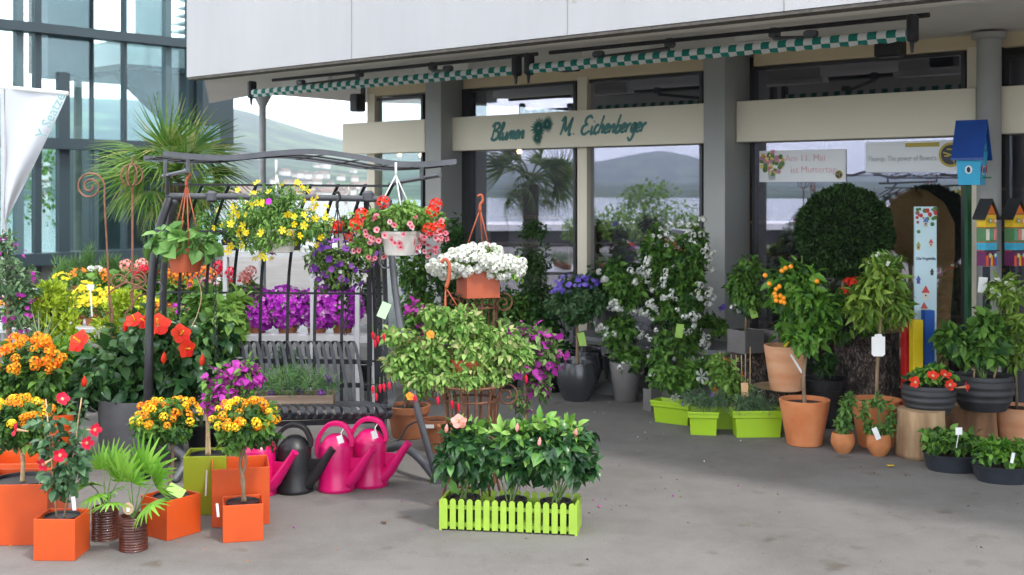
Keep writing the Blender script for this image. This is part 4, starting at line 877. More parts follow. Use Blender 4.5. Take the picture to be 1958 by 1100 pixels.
k = K('ornamental_grass', 'silvery arching grass tuft in front of the golden conifer', 'grass plant', 75, 690, d=7.4); k.c[2] = 0; k.o.location.z = 0; OFF[k.o] = np.array([k.c[0], k.c[1], 0]); c = k.p(75, 672); n_ = 22; f_ = RNG.normal(size=(n_, 3)) * [.5, .5, .25] + [.1, 0, .9]
scatter([(T_blade(.05, .35), np.repeat(c[None], n_, 0) + RNG.normal(size=(n_, 3)) * .02, f_, RNG.normal(size=(n_, 3)) + [0, -1, 0], RNG.uniform(.15, .3, n_))], 'blades', L_GREY, k.o); k.pot(60, 45, 40, M_TERRA_DARK, py=712)
MB().tube([OFF[k.o], k.p(75, 710)], .03, 8).build('stand', M_DIRON, k.o)

# purple petunia bush far left
k = K('petunia_bush', 'tall loose bush with magenta and purple flowers cut by the left edge', 'potted plant', 10, 800, d=7.9, back=20); k.c[2] = 0; k.o.location.z = 0; OFF[k.o] = np.array([k.c[0], k.c[1], 0])
bl = [k.b(5, 530, 55, 62), k.b(20, 600, 40, 60), k.b(-10, 480, 34, 34), k.b(30, 560, 32, 40)]
k.fol(bl, 1300, 13, leafm('leaf_bush', (.05, .12, .05), (.16, .26, .12)), .5, per=9); k.flo(bl, 60, 12, Fl_BOUG, T_flower(5, 1, .2)); MB().tube([OFF[k.o], k.p(8, 560)], [.03, .015], 6).build('trunk', M_TRUNK, k.o)

# ---- 3. display tables with bedding plants
def table(label, pa, pb, py, d, dep, legs=True, name='display_table', group=None):
    a, b_ = P(pa, py, d), P(pb, py, d); z = a[2]; root = thing(name, label, 'table', ((a[0] + b_[0]) / 2, d + dep / 2, 0), group)
    MB().box(((a[0] + b_[0]) / 2, d + dep / 2, z - .02), (b_[0] - a[0], dep, .04), 0, .004).build('table_top', M_ALU, root)
    for x in (a[0] + .05, b_[0] - .05):
        for y in (d + .05, d + dep - .05): MB().box((x, y, (z - .04) / 2), (.04, .04, z - .04)).build('leg', M_ALU, root)
    return z
TG = 'aluminium plant tables behind the swing'
table('aluminium table carrying the yellow marigolds', -60, 330, 628, 8.9, 1.2, group=TG)
table('aluminium table carrying the grey green herbs', -20, 330, 592, 10.4, 1.1, group=TG)
table('aluminium table carrying the rosemary bushes farthest back', -20, 330, 566, 12.0, 1.1, group=TG)
def tray_plant(name, label, px, py, d, w, h, leaf, lm, fl=None, fm=None, fs=14, n=160, nf=16, cat='bedding plant', group=None, pm=M_TERRA_DARK, ft=None, tpl=None, ls=10, pw=.62, top=.2):
    k = K(name, label, cat, px, py, d=d, group=group); k.pot(w * pw, w * pw * .75, h * .3, pm, thick=1.5, n=16)
    bl = [k.b(px, py - h * .62, w * .55, h * .36)]; k.fol(bl, n, ls, lm, .5, per=6, tpl=tpl)
    if fm: k.flo([k.b(px, py - h * .66, w * .52, h * .38)], nf, fs, fm, ft, top=top, per=8)
    return k
i = 0
for row, (py, d) in enumerate(((624, 9.1), (608, 9.6), (596, 10.0))):
    for px in range(148 + row * 9, 292, 27):
        i += 1; tray_plant('marigold', 'yellow bedding plant in the %s row of yellow pots behind the golden conifer' % ('front', 'middle', 'rear')[row], px, py, d, 38, 54, 0, L_GRN, 1, Fl_YEL, 9, 110, 34, group='yellow bedding plants', ls=9)
for j, px in enumerate((-5, 22, 48)): tray_plant('marigold', 'orange marigold pot in the short row beside the petunia bush', px + 25, 628, 9.0, 36, 60, 0, L_GRN, 1, Fl_LANT, 12, 90, 14, group='orange marigolds')
for row, (py, d) in enumerate(((588, 10.6), (580, 11.1))):
    for px in range(85 + row * 12, 292, 30): tray_plant('herb_pot', 'pale grey green herb in the %s row of herbs below the rosemary' % ('front', 'rear')[row], px, py, d, 42, 48, 0, L_GREY, None, None, n=140, group='grey green herbs', ls=9, tpl=T_blade(.14, .1), cat='herb')
for j, (px, hh) in enumerate(((115, 62), (142, 74), (168, 80), (196, 72), (222, 66), (262, 70), (284, 90))):
    k = K('rosemary', ('tallest' if hh == 90 else 'broad' if hh > 75 else 'lowest' if hh < 64 else 'upright') + ' feathery rosemary in the far row before the pavilion', 'herb', px, 562, d=12.2, group='rosemary bushes'); k.pot(24, 18, 18, M_TERRA_DARK, n=16)
    bl = [k.b(px, 562 - hh * .55, 17, hh * .5)]; k.fol(bl, 420, 16, leafm('leaf_rosemary', (.07, .17, .04), (.17, .32, .09)), tpl=T_blade(.12, .1), droop=-1.8, jit=.3, per=8, fr=.4)
GT = T_cluster(18, .16, .8)
def geranium(label, px, py, d, hd, m, s_=22, w=44, h=80, nb=4):
    k = K('geranium', label, 'bedding plant', px, py, d=d, group='geraniums behind the swing'); k.pot(w * .6, w * .45, h * .28, M_TERRA_DARK, n=16); k.fol([k.b(px, py - h * .55, w * .6, h * .32)], 140, 15, L_GRN, .9, .1, tpl=T_leaf(.95, .15))
    for (qx, qy) in hd:
        c = k.p(qx, qy, RNG.uniform(-.1, .05)); o = scatter([(GT, c[None], np.array([[0, -.5, .8]]), np.array([[1., 0, 0]]), s_ * k.u)], 'flower_head', m, k.o); MB().tube([k.p(px, py - h * .4), c - [0, 0, .01]], .003, 5).build('stalk', M_STEM, k.o)
geranium('salmon pink geranium standing above the yellow flowers', 240, 585, 9.4, [(240, 508), (262, 514), (276, 505)], Fl_SALM, 24)
geranium('crimson geranium beside the left swing post', 285, 590, 9.3, [(280, 515), (294, 520), (270, 524)], Fl_CRIM, 20)
geranium('orange red geranium right of the terracotta hanging pot', 372, 610, 9.2, [(350, 525), (372, 523), (392, 518), (366, 543), (405, 525)], Fl_ORNG, 22)
geranium('cerise geranium behind the swing grid', 430, 605, 9.3, [(430, 519), (445, 520), (422, 508)], Fl_CRIM, 22)
geranium('light pink geranium nearest the magenta flowers', 480, 605, 9.4, [(470, 528), (484, 518), (475, 533)], Fl_SALM, 22)
geranium('coral geranium behind the left swing post', 330, 600, 9.2, [(333, 530), (318, 524), (342, 540)], Fl_ORNG, 20)
geranium('orange geranium low behind the tall plant stakes', 205, 590, 9.8, [(198, 522), (210, 530)], Fl_ORNG, 18)
table('aluminium table carrying the geraniums and leafy pots', 335, 470, 640, 9.2, .9, group=TG)
for px, py, m, lb in ((385, 650, L_GRN, 'round leaved green plant low behind the left swing post'), (430, 655, L_LIGHT, 'bright round leaved plant behind the bench end')):
    k = K('leafy_plant', lb, 'potted plant', px, 720, d=7.9); k.c[2] = 0; k.o.location.z = 0; OFF[k.o] = np.array([k.c[0], k.c[1], 0]); k.pot(60, 45, 50, M_BLACKP, py=HY + EYE / k.u); bl = [k.b(px, py - 25, 38, 42), k.b(px + 10, py - 60, 34, 30)]; k.fol(bl, 380, 22, m, tpl=T_leaf(.95, .2)); MB().tube([OFF[k.o] + [0, 0, .12], k.p(px, py - 20)], .012, 6).build('stem', M_STEM, k.o)
for px, py, d, lb, tall in ((173, 605, 9.0, 'white plant label on a stick beside the yellow marigolds', 50), (174, 548, 10.8, 'white plant label on a stick among the grey herbs', 30)):
    o = MB(); c = P(px, py - tall, d); b_ = P(px + 3, py, d); o.tube([b_, c], .006, 6); o.hex([c + [-.022, 0, -.0], c + [.022, 0, -.0], c + [.03, 0, .04], c + [-.03, 0, .04]], (0, .004, 0)); tag(o.build('plant_label', M_WHITE), lb, 'label')

BC = [Fl_SALM, Fl_WHT, Fl_MAG, Fl_YEL, Fl_CRIM, Fl_PINK, Fl_ORNG]; BN = ['salmon', 'white', 'magenta', 'yellow', 'crimson', 'pink', 'orange']
i = 0
for row, (py, d) in enumerate(((590, 9.9), (612, 9.35), (640, 8.75))):
    for px in range(300 + row * 7, 455, 25):
        j = (i * 3 + row) % 7; i += 1; tray_plant('bedding_plant', '%s flowering pot in the %s mixed row behind the left swing grid' % (BN[j], ('rear', 'middle', 'front')[row]), px, py, d, 36, 58, 0, L_GRN if i % 3 else L_LIGHT, 1, BC[j], 9, 120, 16 if row < 2 else 9, group='mixed bedding plants', ls=10)
for px, py, j in ((205, 566, 5), (228, 572, 0), (262, 560, 4), (185, 556, 1), (285, 572, 2), (120, 566, 3), (150, 560, 6)):
    tray_plant('bedding_plant', '%s flowering pot between the herbs and the yellow pots' % BN[j], px, py, 10.3, 36, 44, 0, L_GRN, 1, BC[j], 9, 110, 14, group='mixed bedding plants', ls=9)
# ---- 4. rusty garden stakes
def spiral(c, r0, turns, a0, sgn=1, n=50, plane=(1, 0)):
    out = []
    for i in range(n):
        f_ = i / (n - 1); a = a0 + sgn * turns * 2 * math.pi * f_; r_ = r0 * (1 - .86 * f_); out.append(c + np.array([r_ * math.cos(a) * plane[0], r_ * math.cos(a) * plane[1], r_ * math.sin(a)]))
    return out
M_RUSTB = mat('rust_bright', (.17, .07, .04), .8, scale=20, bump=.2, col2=(.28, .13, .085))
d = 8.0; u = d / FPX; c = P(172, 357, d); pth = [P(216, 640, d) * [1, 1, 0], P(210, 600, d), P(205, 480, d), P(200, 390, d)] + [np.array(q) for q in spiral(c, 28 * u, 2.1, .0)]
tag(MB().tube(crom(pth, 3), .0065, 8).build('spiral_stake', M_RUSTB, smooth=True), 'tall rusty garden stake curling into a big spiral', 'garden stake')
d = 8.2; u = d / FPX; c = P(252, 335, d); root = thing('ring_stake', 'rusty garden stake with a round cage and finial in front of the palm', 'garden stake', P(254, 640, d) * [1, 1, 0])
MB().tube([P(254, 640, d) * [1, 1, 0], P(253, 356, d)], .008, 8).build('rod', M_RUSTB, root)
mb = MB()
for q in range(4): a = q * math.pi / 4; mb.tube([c + 21 * u * np.array([math.cos(a) * math.cos(t_), math.sin(a) * math.cos(t_), math.sin(t_)]) for t_ in np.linspace(0, 6.283, 30)], .004, 6)
mb.build('cage', M_RUSTB, root); MB().tube([c + [0, 0, 21 * u], c + [0, 0, 40 * u]], [.007, .002], 6).build('finial', M_RUSTB, root)
d = 7.9; u = d / FPX; root = thing('scroll_stake', 'low rusty stake with three curled scrolls before the yellow flowers', 'garden stake', P(250, 640, d) * [1, 1, 0])
for (px, py, r_, sg, bx) in ((225, 540, 17, -1, 216), (262, 538, 24, 1, 240), (262, 538, 14, -1, 256)):
    c = P(px, py, d); MB().tube(crom([P(bx, 640, d) * [1, 1, 0], P(bx, 600, d), P(px - sg * -r_, 560, d)] + spiral(c, r_ * u, 1.5, 0 if sg < 0 else math.pi, -sg, 30), 2), .006, 6).build('scroll', M_RUSTB, root)

# ---- 5. palm behind the swing
d = 11.6; k = K('palm_tree', 'fan palm with spiky fronds in front of the glass pavilion', 'palm', 335, 640, d=d); k.c[2] = 0; k.o.location.z = 0; OFF[k.o] = np.array([k.c[0], k.c[1], 0])
MB().tube(crom([OFF[k.o], k.p(338, 500), k.p(332, 350)], 6), [.13, .1, .11], 12).build('trunk', mat('palm_fibre', (.05, .032, .018), .95, scale=30, bump=2, bscale=50, col2=(.13, .09, .05)), k.o)
acc = []; st = MB(); c = k.p(332, 345)
for (px, py, dd, r_) in ((215, 330, -.3, 85), (225, 290, .2, 100), (250, 262, -.2, 95), (290, 245, .3, 100), (330, 238, -.2, 95), (375, 250, .2, 105), (415, 275, -.3, 105), (440, 315, .2, 100), (415, 350, -.4, 95), (275, 320, -.55, 95), (330, 300, -.6, 95), (385, 310, -.5, 95), (240, 370, -.3, 85), (300, 375, -.5, 85), (430, 370, .1, 85), (300, 275, .5, 100), (360, 280, .5, 100), (315, 410, -.3, 75), (260, 410, 0, 75), (400, 400, .2, 75), (215, 370, .1, 80), (345, 400, .4, 80), (265, 290, -.5, 90), (310, 265, -.4, 90), (400, 265, .4, 95)):
    q = k.p((px * .62 + 332 * .38), (py * .62 + 345 * .38), dd * .7); st.tube(crom([c, (c + q) / 2 + [0, 0, .06], q], 3), .012, 6); dv = q - c + [0, -.15, .05]; fan(acc, q, dv, nrm(np.array([0, -.5, .9]) + .4 * RNG.normal(size=3)), r_ * k.u * .86, 26, R(108), .085, .75)
st.build('leaf_stalks', M_STEM, k.o); scatter(acc, 'fronds', L_PALM, k.o)

# ---- 6. garden swing frame, bench, hanging baskets
def px3(l): return [P(*q) for q in l]
root = thing('garden_swing', 'dark iron garden swing frame with wavy slatted roof and curved back grid', 'swing frame', P(530, 879, 7.6) * [1, 1, 0])
near = crom(px3([(312, 294, 6.7), (380, 300, 6.7), (450, 301, 6.7), (520, 294, 6.7), (600, 290, 6.7), (680, 300, 6.7), (750, 312, 6.7), (815, 314, 6.7), (873, 309, 6.7)]), 6)
far = crom(px3([(275, 302, 7.8), (335, 307, 7.8), (400, 309, 7.8), (465, 302, 7.8), (540, 299, 7.8), (630, 310, 7.8), (700, 320, 7.8), (770, 322, 7.8), (835, 317, 7.8)]), 6)
for a in (near, far): MB().strap(a, (0, 0, 1), .03, .012).build('roof_rail', M_IRON, root)
mb = MB()
for f_ in (.33, .66): mb.tube(near * (1 - f_) + far * f_ - [0, 0, .012], .006, 5)
for i in range(1, 48, 5): mb.strap([near[i] - [0, 0, .008], far[i] - [0, 0, .008]], (1, 0, 0), .022, .005)
mb.build('roof_grid', M_DIRON, root)
MB().tube(px3([(318, 375, 7.3), (530, 377, 7.3), (745, 381, 7.3)]), .02, 10).build('top_bar', M_IRON, root, smooth=40)
mb = MB()
for x in (405, 704): c = P(x, 376, 7.3); mb.lathe(c - [0, 0, .035], [(.02, 0), (.036, .012), (.036, .055), (.02, .07)], 12)
mb.build('collar', M_IRON, root, smooth=40)
for q in ([(320, 376, 7.3), (320, 334, 7.2)], [(360, 327, 6.8), (312, 337, 7.4)], [(360, 330, 6.8), (360, 300, 6.8)], [(316, 338, 7.3), (316, 306, 7.3)], [(766, 384, 7.3), (766, 352, 7.3)], [(745, 352, 7.4), (842, 335, 6.8)], [(806, 342, 6.9), (806, 314, 6.9)]): MB().tube(px3(q), .013, 6).build('bracket', M_IRON, root)
def leg(l, r_=.02, m=M_IRON): MB().tube(crom(px3(l), 6), r_, 10).build('leg', m, root, smooth=True)
leg([(740, 384, 7.3), (748, 480, 7.25), (762, 600, 7.15), (795, 770, 7.0), (838, 922, 7.02)], .021)
leg([(745, 384, 7.4), (735, 480, 7.7), (738, 620, 8.0), (735, 845, 8.15)], .016)
leg([(325, 378, 7.3), (302, 450, 7.2), (289, 560, 7.1), (284, 700, 7.0), (280, 915, 7.1)], .025, M_DIRON); leg([(335, 380, 7.3), (318, 470, 7.5), (312, 600, 7.7), (320, 850, 8.05)], .022)
MB().strap(crom(px3([(322, 385, 7.35), (300, 455, 7.3), (289, 560, 7.3), (288, 800, 7.4)]), 5), (1, 0, 0), .03, .012).build('side_strap', M_DIRON, root)
for x0, x1 in ((735, 836), (285, 330)): MB().tube(crom(px3([(x0, 868, 7.5), (x0 + 18, 856, 7.35), (x0 + 38, 855, 7.25), (x0 + 70, 880, 7.1), (x1 + 2, 922, 7.0)]), 6), .025, 10).build('foot', M_IRON, root, smooth=True)
MB().box(P(839, 926, 7.0) + [0, 0, .02], (.07, .07, .07), .3, .01).build('foot_cap', M_IRON, root)
MB().strap(crom(px3([(716, 470, 7.6), (722, 600, 7.7), (727, 870, 7.8)]), 4), (1, 0, 0), .055, .02).build('side_post', M_DIRON, root)
MB().strap(crom(px3([(700, 380, 7.5), (703, 470, 7.6), (706, 560, 7.65), (707, 700, 7.7)]), 4), (1, 0, 0), .03, .02).build('side_post', M_DIRON, root)
xs = [343 + 52 * i for i in range(8)]
for x in xs: MB().strap(crom(px3([(x + 44, 353, 7.35), (x + 30, 385, 7.5), (x + 13, 442, 7.8), (x + 4, 500, 7.95), (x, 559, 8.0), (x - 2, 670, 8.0), (x - 2, 790, 7.95)]), 4), (1, 0, 0), .02, .008).build('grid_bar', M_DIRON, root)
for y, xa, xb, d in ((353, 330, 745, 7.35), (442, 325, 738, 7.8), (559, 318, 735, 8.0), (688, 440, 735, 8.0)): MB().strap(px3([(xa, y, d), (xb, y + 3, d)]), (0, 0, 1), .014, .008).build('grid_rail', M_DIRON, root)
for px, py in ((738, 510), (300, 560)):
    c = P(px, py, 7.4); MB().tube([c + 7.4 / FPX * np.array([15 * (1 - .6 * f_) * math.cos(1.6 + f_ * 8.5), 0, 17 * (1 - .6 * f_) * math.sin(1.6 + f_ * 8.5) + 10]) for f_ in np.linspace(0, 1, 36)] , .006, 6).build('scroll', M_IRON, root)
mb = MB(); c = P(748, 668, 7.4); mb.tube(crom([c + np.array(q) * 7.4 / FPX for q in ((-6, 0, 60), (-16, 0, 30), (-14, 0, -20), (2, 0, -60), (6, 0, -100))], 6), .007, 6); mb.tube(crom(px3([(735, 790, 7.4), (742, 830, 7.4), (762, 842, 7.4), (780, 815, 7.3), (800, 805, 7.2)]), 6), .006, 6); mb.build('scroll', M_IRON, root)
def chain(mb, a, b_, n):
    a, b_ = np.array(a), np.array(b_); L_ = np.linalg.norm(b_ - a) / n
    for i in range(n):
        c = a + (b_ - a) * (i + .5) / n; e1 = np.array([1., 0, 0]) if i % 2 else np.array([.3, 1., 0]); dz = nrm(b_ - a)
        mb.tube([c + e1 * math.cos(t_) * .010 + dz * math.sin(t_) * L_ * .68 for t_ in np.linspace(0, 6.283, 9)], .0028, 4, cap=False)

bench = thing('swing_bench', 'grey iron bench of curled flat slats hanging in the swing', 'bench', P(600, 780, 7.2))
n = 15
for i in range(n):
    x = 455 + 15.5 * i; xb = 476 + 15.5 * i; xf = 740 - (14 - i) * 16.6
    MB().strap(crom(px3([(x - 7, 682, 7.86), (x - 9, 664, 7.86), (x - 3, 653, 7.8), (x + 5, 656, 7.74), (x + 10, 672, 7.7), (x + 15, 700, 7.68), (x + 20, 735, 7.6), (xb, 768, 7.5)]), 5), (1, 0, 0), .022, .005).build('back_slat', M_BENCH, bench, smooth=30)
    MB().strap(crom(px3([(xb, 768, 7.5), (xb * .6 + xf * .4, 771, 7.3), (xf - 6, 776, 7.08), (xf + 2, 779, 7.0), (xf + 6, 790, 6.97), (xf + 2, 800, 7.0), (xf - 5, 800, 7.04), (xf - 7, 791, 7.06)]), 5), (1, 0, .12), .030, .005).build('seat_slat', M_BENCH, bench, smooth=30)
for l, nm in (([(450, 690, 7.72), (690, 692, 7.72)], 'back_rail'), ([(470, 735, 7.64), (705, 737, 7.64)], 'back_rail'), ([(500, 812, 7.05), (735, 804, 7.02)], 'seat_rail'), ([(480, 800, 7.4), (715, 796, 7.4)], 'seat_rail')): MB().strap(px3(l), (0, 0, 1), .03, .008).build(nm, M_DIRON, bench)
MB().strap(crom(px3([(700, 735, 7.6), (735, 738, 7.3), (748, 760, 7.0), (744, 780, 6.95), (734, 776, 7.0), (738, 768, 7.0)]), 6), (1, 0, 0), .035, .006).build('armrest', M_BENCH, bench, smooth=30)
MB().strap(px3([(722, 790, 7.1), (724, 846, 7.1)]), (1, 0, 0), .03, .012).build('hanger_plate', M_DIRON, bench)
for q in (((405, 384, 7.3), (414, 690, 7.4), 34), ((704, 384, 7.3), (716, 520, 7.3), 15), ((716, 520, 7.3), (738, 760, 7.1), 27), ((683, 384, 7.4), (660, 640, 7.7), 28)):
    mb = MB(); chain(mb, P(*q[0]), P(*q[1]), q[2]); mb.build('chain', M_DIRON, bench)

def hanger(k, top, rim, m, hook=True, r_=1.3):
    mb = MB(); t_ = k.p(*top)
    for q in rim: mb.tube([t_, k.p(*q)], r_ * k.u, 5)
    if hook: u = k.u; mb.tube(crom([t_ - [0, 0, 3 * u], t_ + [0, 0, 8 * u], t_ + np.array([5, 0, 16]) * u, t_ + np.array([2, 0, 27]) * u, t_ + np.array([-5, 0, 24]) * u], 5), [3.4 * u, 2.2 * u], 7)
    else: mb.tube([t_ - [0, 0, .01], t_ + [0, 0, 24 * k.u]], 2.4 * k.u, 6)
    return mb.build('hanger', m, k.o, smooth=True)
HG = 'hanging flower baskets on the swing'
M_TERP = mat('terracotta_plastic', (.42, .09, .035), .55, .08, 5); M_WPOT = mat('white_pot', (.62, .6, .55), .6, .06, 5)
k = K('hanging_basket', 'terracotta plastic hanging pot with round green leaves on the left of the swing', 'hanging basket', 355, 520, d=6.9, group=HG); k.pot(74, 54, 46, M_TERP)
hanger(k, (357, 352), ((325, 478), (385, 478), (352, 470, -.1), (372, 520, -.1)), M_TERP); k.fol([k.b(345, 465, 48, 18), k.b(375, 470, 40, 16), k.b(330, 452, 26, 16)], 130, 30, leafm('leaf_round', (.07, .2, .04), (.2, .38, .1), rough=.4), tpl=T_leaf(.85, .3), sub=False, droop=.2, jit=.5)
MB().tube(crom([k.p(372, 520), k.p(385, 560), k.p(378, 600), k.p(366, 625)], 5), .003, 5).build('trailing_stem', M_CANE, k.o)
PT = T_flower(5, 1.08, .3)
k = K('hanging_basket', 'bushy yellow flowered basket in a white pot hanging at the swing centre', 'hanging basket', 530, 482, d=6.7, group=HG); k.pot(80, 62, 44, M_WPOT)
bl = [k.b(525, 415, 82, 50), k.b(470, 435, 48, 40), k.b(580, 428, 48, 46), k.b(530, 380, 54, 34), k.b(515, 458, 60, 24), k.b(560, 455, 36, 22), k.b(528, 456, 50, 22, 30, -.12)]; k.fol(bl, 3800, 13, leafm('leaf_fine', (.07, .18, .03), (.2, .36, .08)), .3, per=12, fr=.32); k.stems(10, bl, r=.8)
k.flo(bl, 125, 14, Fl_YEL, T_flower(5, .75, .2), clump=2, jit=.5, face=(0, -.6, .3)); k.flo(bl, 2, 16, Fl_MAG, PT, name='pink_flowers'); k.flo(bl, 2, 16, Fl_PURP, PT, name='purple_flowers'); hanger(k, (528, 330), ((528, 410), (518, 400, .1), (540, 400, .1)), M_WHITE, hook=False)
k = K('hanging_basket', 'basket of small pink petunias and red geraniums in a white pot on the right', 'hanging basket', 765, 488, d=6.6, group=HG); k.pot(76, 58, 46, M_WPOT)
bl = [k.b(765, 412, 62, 32), k.b(715, 430, 40, 34), k.b(820, 425, 30, 26), k.b(700, 470, 26, 26)]; k.fol(bl, 2000, 13, leafm('leaf_petunia', (.08, .2, .03), (.22, .38, .08)), .5, per=10, fr=.36); k.stems(10, bl, r=.8)
pk = [k.b(765, 438, 82, 34), k.b(712, 468, 34, 30), k.b(820, 455, 30, 34)]; t_ = blooms(pk, 125, 12 * k.u, PT, face=(0, -1, .1)); scatter([t_], 'flowers', Fl_PINK, k.o); scatter([(T_flower(5, 1.1, .5), t_[1] + nrm(t_[2]) * .0012, t_[2], t_[3], t_[4] * .36)], 'flower_centres', Fl_CRIM, k.o); scatter([(T_flower(5, .5, .1), *[x for x in blooms(pk, 1, 1, PT)[1:4]], .001)], 'petal', Fl_PINK, k.o) if 0 else None
for px, py in ((740, 386), (700, 408), (832, 402), (838, 390), (825, 436), (843, 433), (690, 426)): scatter([(GT, k.p(px, py, -.2)[None], np.array([[0, -.7, .5]]), np.array([[1., 0, 0]]), 24 * k.u)], 'flower_head', Fl_RED, k.o)
hanger(k, (757, 335), ((733, 388, -.1), (770, 392, -.12), (785, 398, 0)), M_WHITE, hook=False)
k = K('hanging_basket', 'dark basket of small purple petunias hanging lower beside the right swing post', 'hanging basket', 645, 555, d=7.15, group=HG); k.pot(60, 44, 40, M_BLACKP)
bl = [k.b(642, 500, 56, 38), k.b(690, 490, 28, 34), k.b(650, 530, 48, 26)]; k.fol(bl, 1500, 11, leafm('leaf_olive', (.05, .11, .02), (.16, .26, .06)), .5, per=10, fr=.36); k.flo(bl, 80, 13, Fl_PURP, PT, per=9); k.flo(bl, 10, 11, Fl_WHT, PT, name='white_flowers', per=9); hanger(k, (645, 395), ((620, 515), (672, 515), (645, 515, .1)), M_BLACKP)
k = K('hanging_basket', 'small geranium basket with red and white heads between the yellow and pink baskets', 'hanging basket', 665, 480, d=7.9, group=HG); k.pot(50, 36, 34, M_WPOT); bl = [k.b(665, 440, 34, 26)]; k.fol(bl, 500, 11, L_GRN); k.flo(bl, 14, 13, Fl_WHT, PT)
for px, py in ((652, 430), (646, 438), (682, 425), (672, 452)): scatter([(GT, k.p(px, py, -.1)[None], np.array([[0, -.7, .5]]), np.array([[1., 0, 0]]), 20 * k.u)], 'flower_head', Fl_RED, k.o)
hanger(k, (662, 384), ((645, 448), (682, 448)), M_WPOT)

# wooden trough with lavender on the bench
k = K('wooden_trough', 'weathered wooden trough of feathery lavender lying on the bench seat', 'planter', 562, 778, d=7.3); u = k.u; c = k.p(562, 778); a = R(4)
MW = mat('weathered_wood', (.2, .13, .09), .85, scale=6, bump=.6, bscale=20, col2=(.36, .27, .2), stretch=(.3, 3, 6))
mb = MB(); mb.box(c + [0, -.09, .04], (150 * u, .018, .085), a); mb.box(c + [0, .09, .04], (150 * u, .018, .085), a); mb.box(c + [-74 * u, 0, .04], (.018, .16, .08), a); mb.box(c + [74 * u, 0, .04], (.018, .16, .08), a); mb.build('trough', MW, k.o); MB().box(c + [0, 0, .035], (146 * u, .16, .05), a).build('soil', M_SOIL, k.o)
bl = [k.b(505, 735, 28, 26), k.b(550, 728, 36, 30), k.b(595, 735, 32, 26), k.b(628, 742, 22, 20), k.b(570, 715, 22, 22)]
k.fol(bl, 1900, 18, leafm('leaf_lavender', (.07, .18, .05), (.2, .36, .13)), tpl=T_blade(.08, .4), droop=-.6, per=9, fr=.4); k.flo(bl, 10, 14, Fl_PURP, T_cluster(12, .2, .8))

# watering cans
def can(px, py, m, label, tg=False, an=0):
    k = K('watering_can', label, 'watering can', px, py, group='watering cans in a row under the bench', back=34); u = k.u; c = k.c; r_ = 34.5 * u; H = 91 * u
    prof = [(r_ * 1.0, 0), (r_ * 1.04, 2 * u), (r_ * 1.04, 8 * u), (r_ * 1.0, 10 * u), (r_ * .965, H * .5), (r_ * .93, H * .93), (r_ * .9, H * .97), (r_ * .55, H + 12 * u), (r_ * .3, H + 17 * u), (1e-4, H + 18 * u)]
    MB().lathe(c, prof, 40).build('body', m, k.o, smooth=50)
    def q(x, z, y=0): return c + np.array([x * math.cos(an) * u, x * math.sin(an) * u + y * u, z * u * .94])
    MB().strap(crom([q(-33, 62), q(-39, 78), q(-36, 105), q(-20, 130), q(0, 137), q(20, 130), q(31, 108), q(32, 92)], 6), (0, 1, 0), 17 * u, 8 * u).build('handle', m, k.o, smooth=60, bevel=.003)
    MB().tube([q(26, 20, -10), q(40, 34, -12), q(72, 84, -16), q(78, 93, -17)], [13 * u, 11 * u, 7 * u, 7.5 * u], 14).build('spout', m, k.o, smooth=50)
    MB().hex([q(30, 45, -9), q(45, 45, -11), q(62, 70, -13), q(30, 70, -9)], (0, 3 * u, 0)).build('spout_brace', m, k.o, bevel=.001)
    if tg:
        MB().tube(crom([q(16, 128, -9), q(12, 120, -14), q(15, 112, -16)], 4), .8 * u, 5).build('tag_string', M_TAG, k.o); k.tagc(px + 15, py - 108, 11, 15, dd=-.15, rot=.3)
can(487, 953, M_PINK, 'pink watering can half hidden behind the large orange planter', an=R(-10)); can(557, 948, M_BLACKP, 'black watering can between the pink ones', an=R(-4))
can(638, 945, M_PINK, 'pink watering can with a white tag directly right of the black one', True, R(-13)); can(703, 936, M_PINK, 'pink watering can at the right end of the row by the swing foot', True, R(-6))

# aluminium rack with magenta flowers
def box3(mb, pa, pb, y0, y1, d0, d1): a, b_ = P(pa, y1, d0), P(pb, y0, d0); return mb.box(((a[0] + b_[0]) / 2, (d0 + d1) / 2, (a[2] + b_[2]) / 2), (b_[0] - a[0], d1 - d0, b_[2] - a[2]))
rk = thing('plant_rack', 'two tier aluminium rack full of magenta flowers behind the swing', 'rack', P(580, 790, 9.2) * [1, 1, 0])
for ya, yb, nm in ((642, 656, 'lower_shelf'), (482, 492, 'upper_shelf')): box3(MB(), 425, 720, ya, yb, 9.2, 10.0).build(nm, M_ALU, rk)
for px in (430, 597, 683, 716): mb = MB(); box3(mb, px - 4, px + 4, 470 if px != 716 else 640, 784, 9.19, 9.24); mb.build('post', M_ALU, rk)
for px in (432, 714): mb = MB(); box3(mb, px - 4, px + 4, 492, 760, 9.95, 10.0); mb.build('post', M_ALU, rk)
for j, (px, lb) in enumerate(((490, 'magenta flower mound at the left end of the lower shelf'), (550, 'magenta flower mound second from the left on the lower shelf'), (606, 'magenta flower mound behind the slim white rack post'), (655, 'magenta flower mound at the right end of the lower shelf'))):
    k = K('magenta_bellflower', lb, 'potted plant', px, 640, d=9.42, group='magenta pots on the rack'); k.pot(42, 32, 30, M_TERRA_DARK); bl = [k.b(px, 588, 38, 38), k.b(px + RNG.uniform(-10, 10), 606, 30, 22)]
    k.fol(bl, 420, 9, L_GRN, per=8); k.flo(bl, 640, 8.5, Fl_MAG, T_flower(5, 1, .4), per=12, face=(0, -.6, .2))
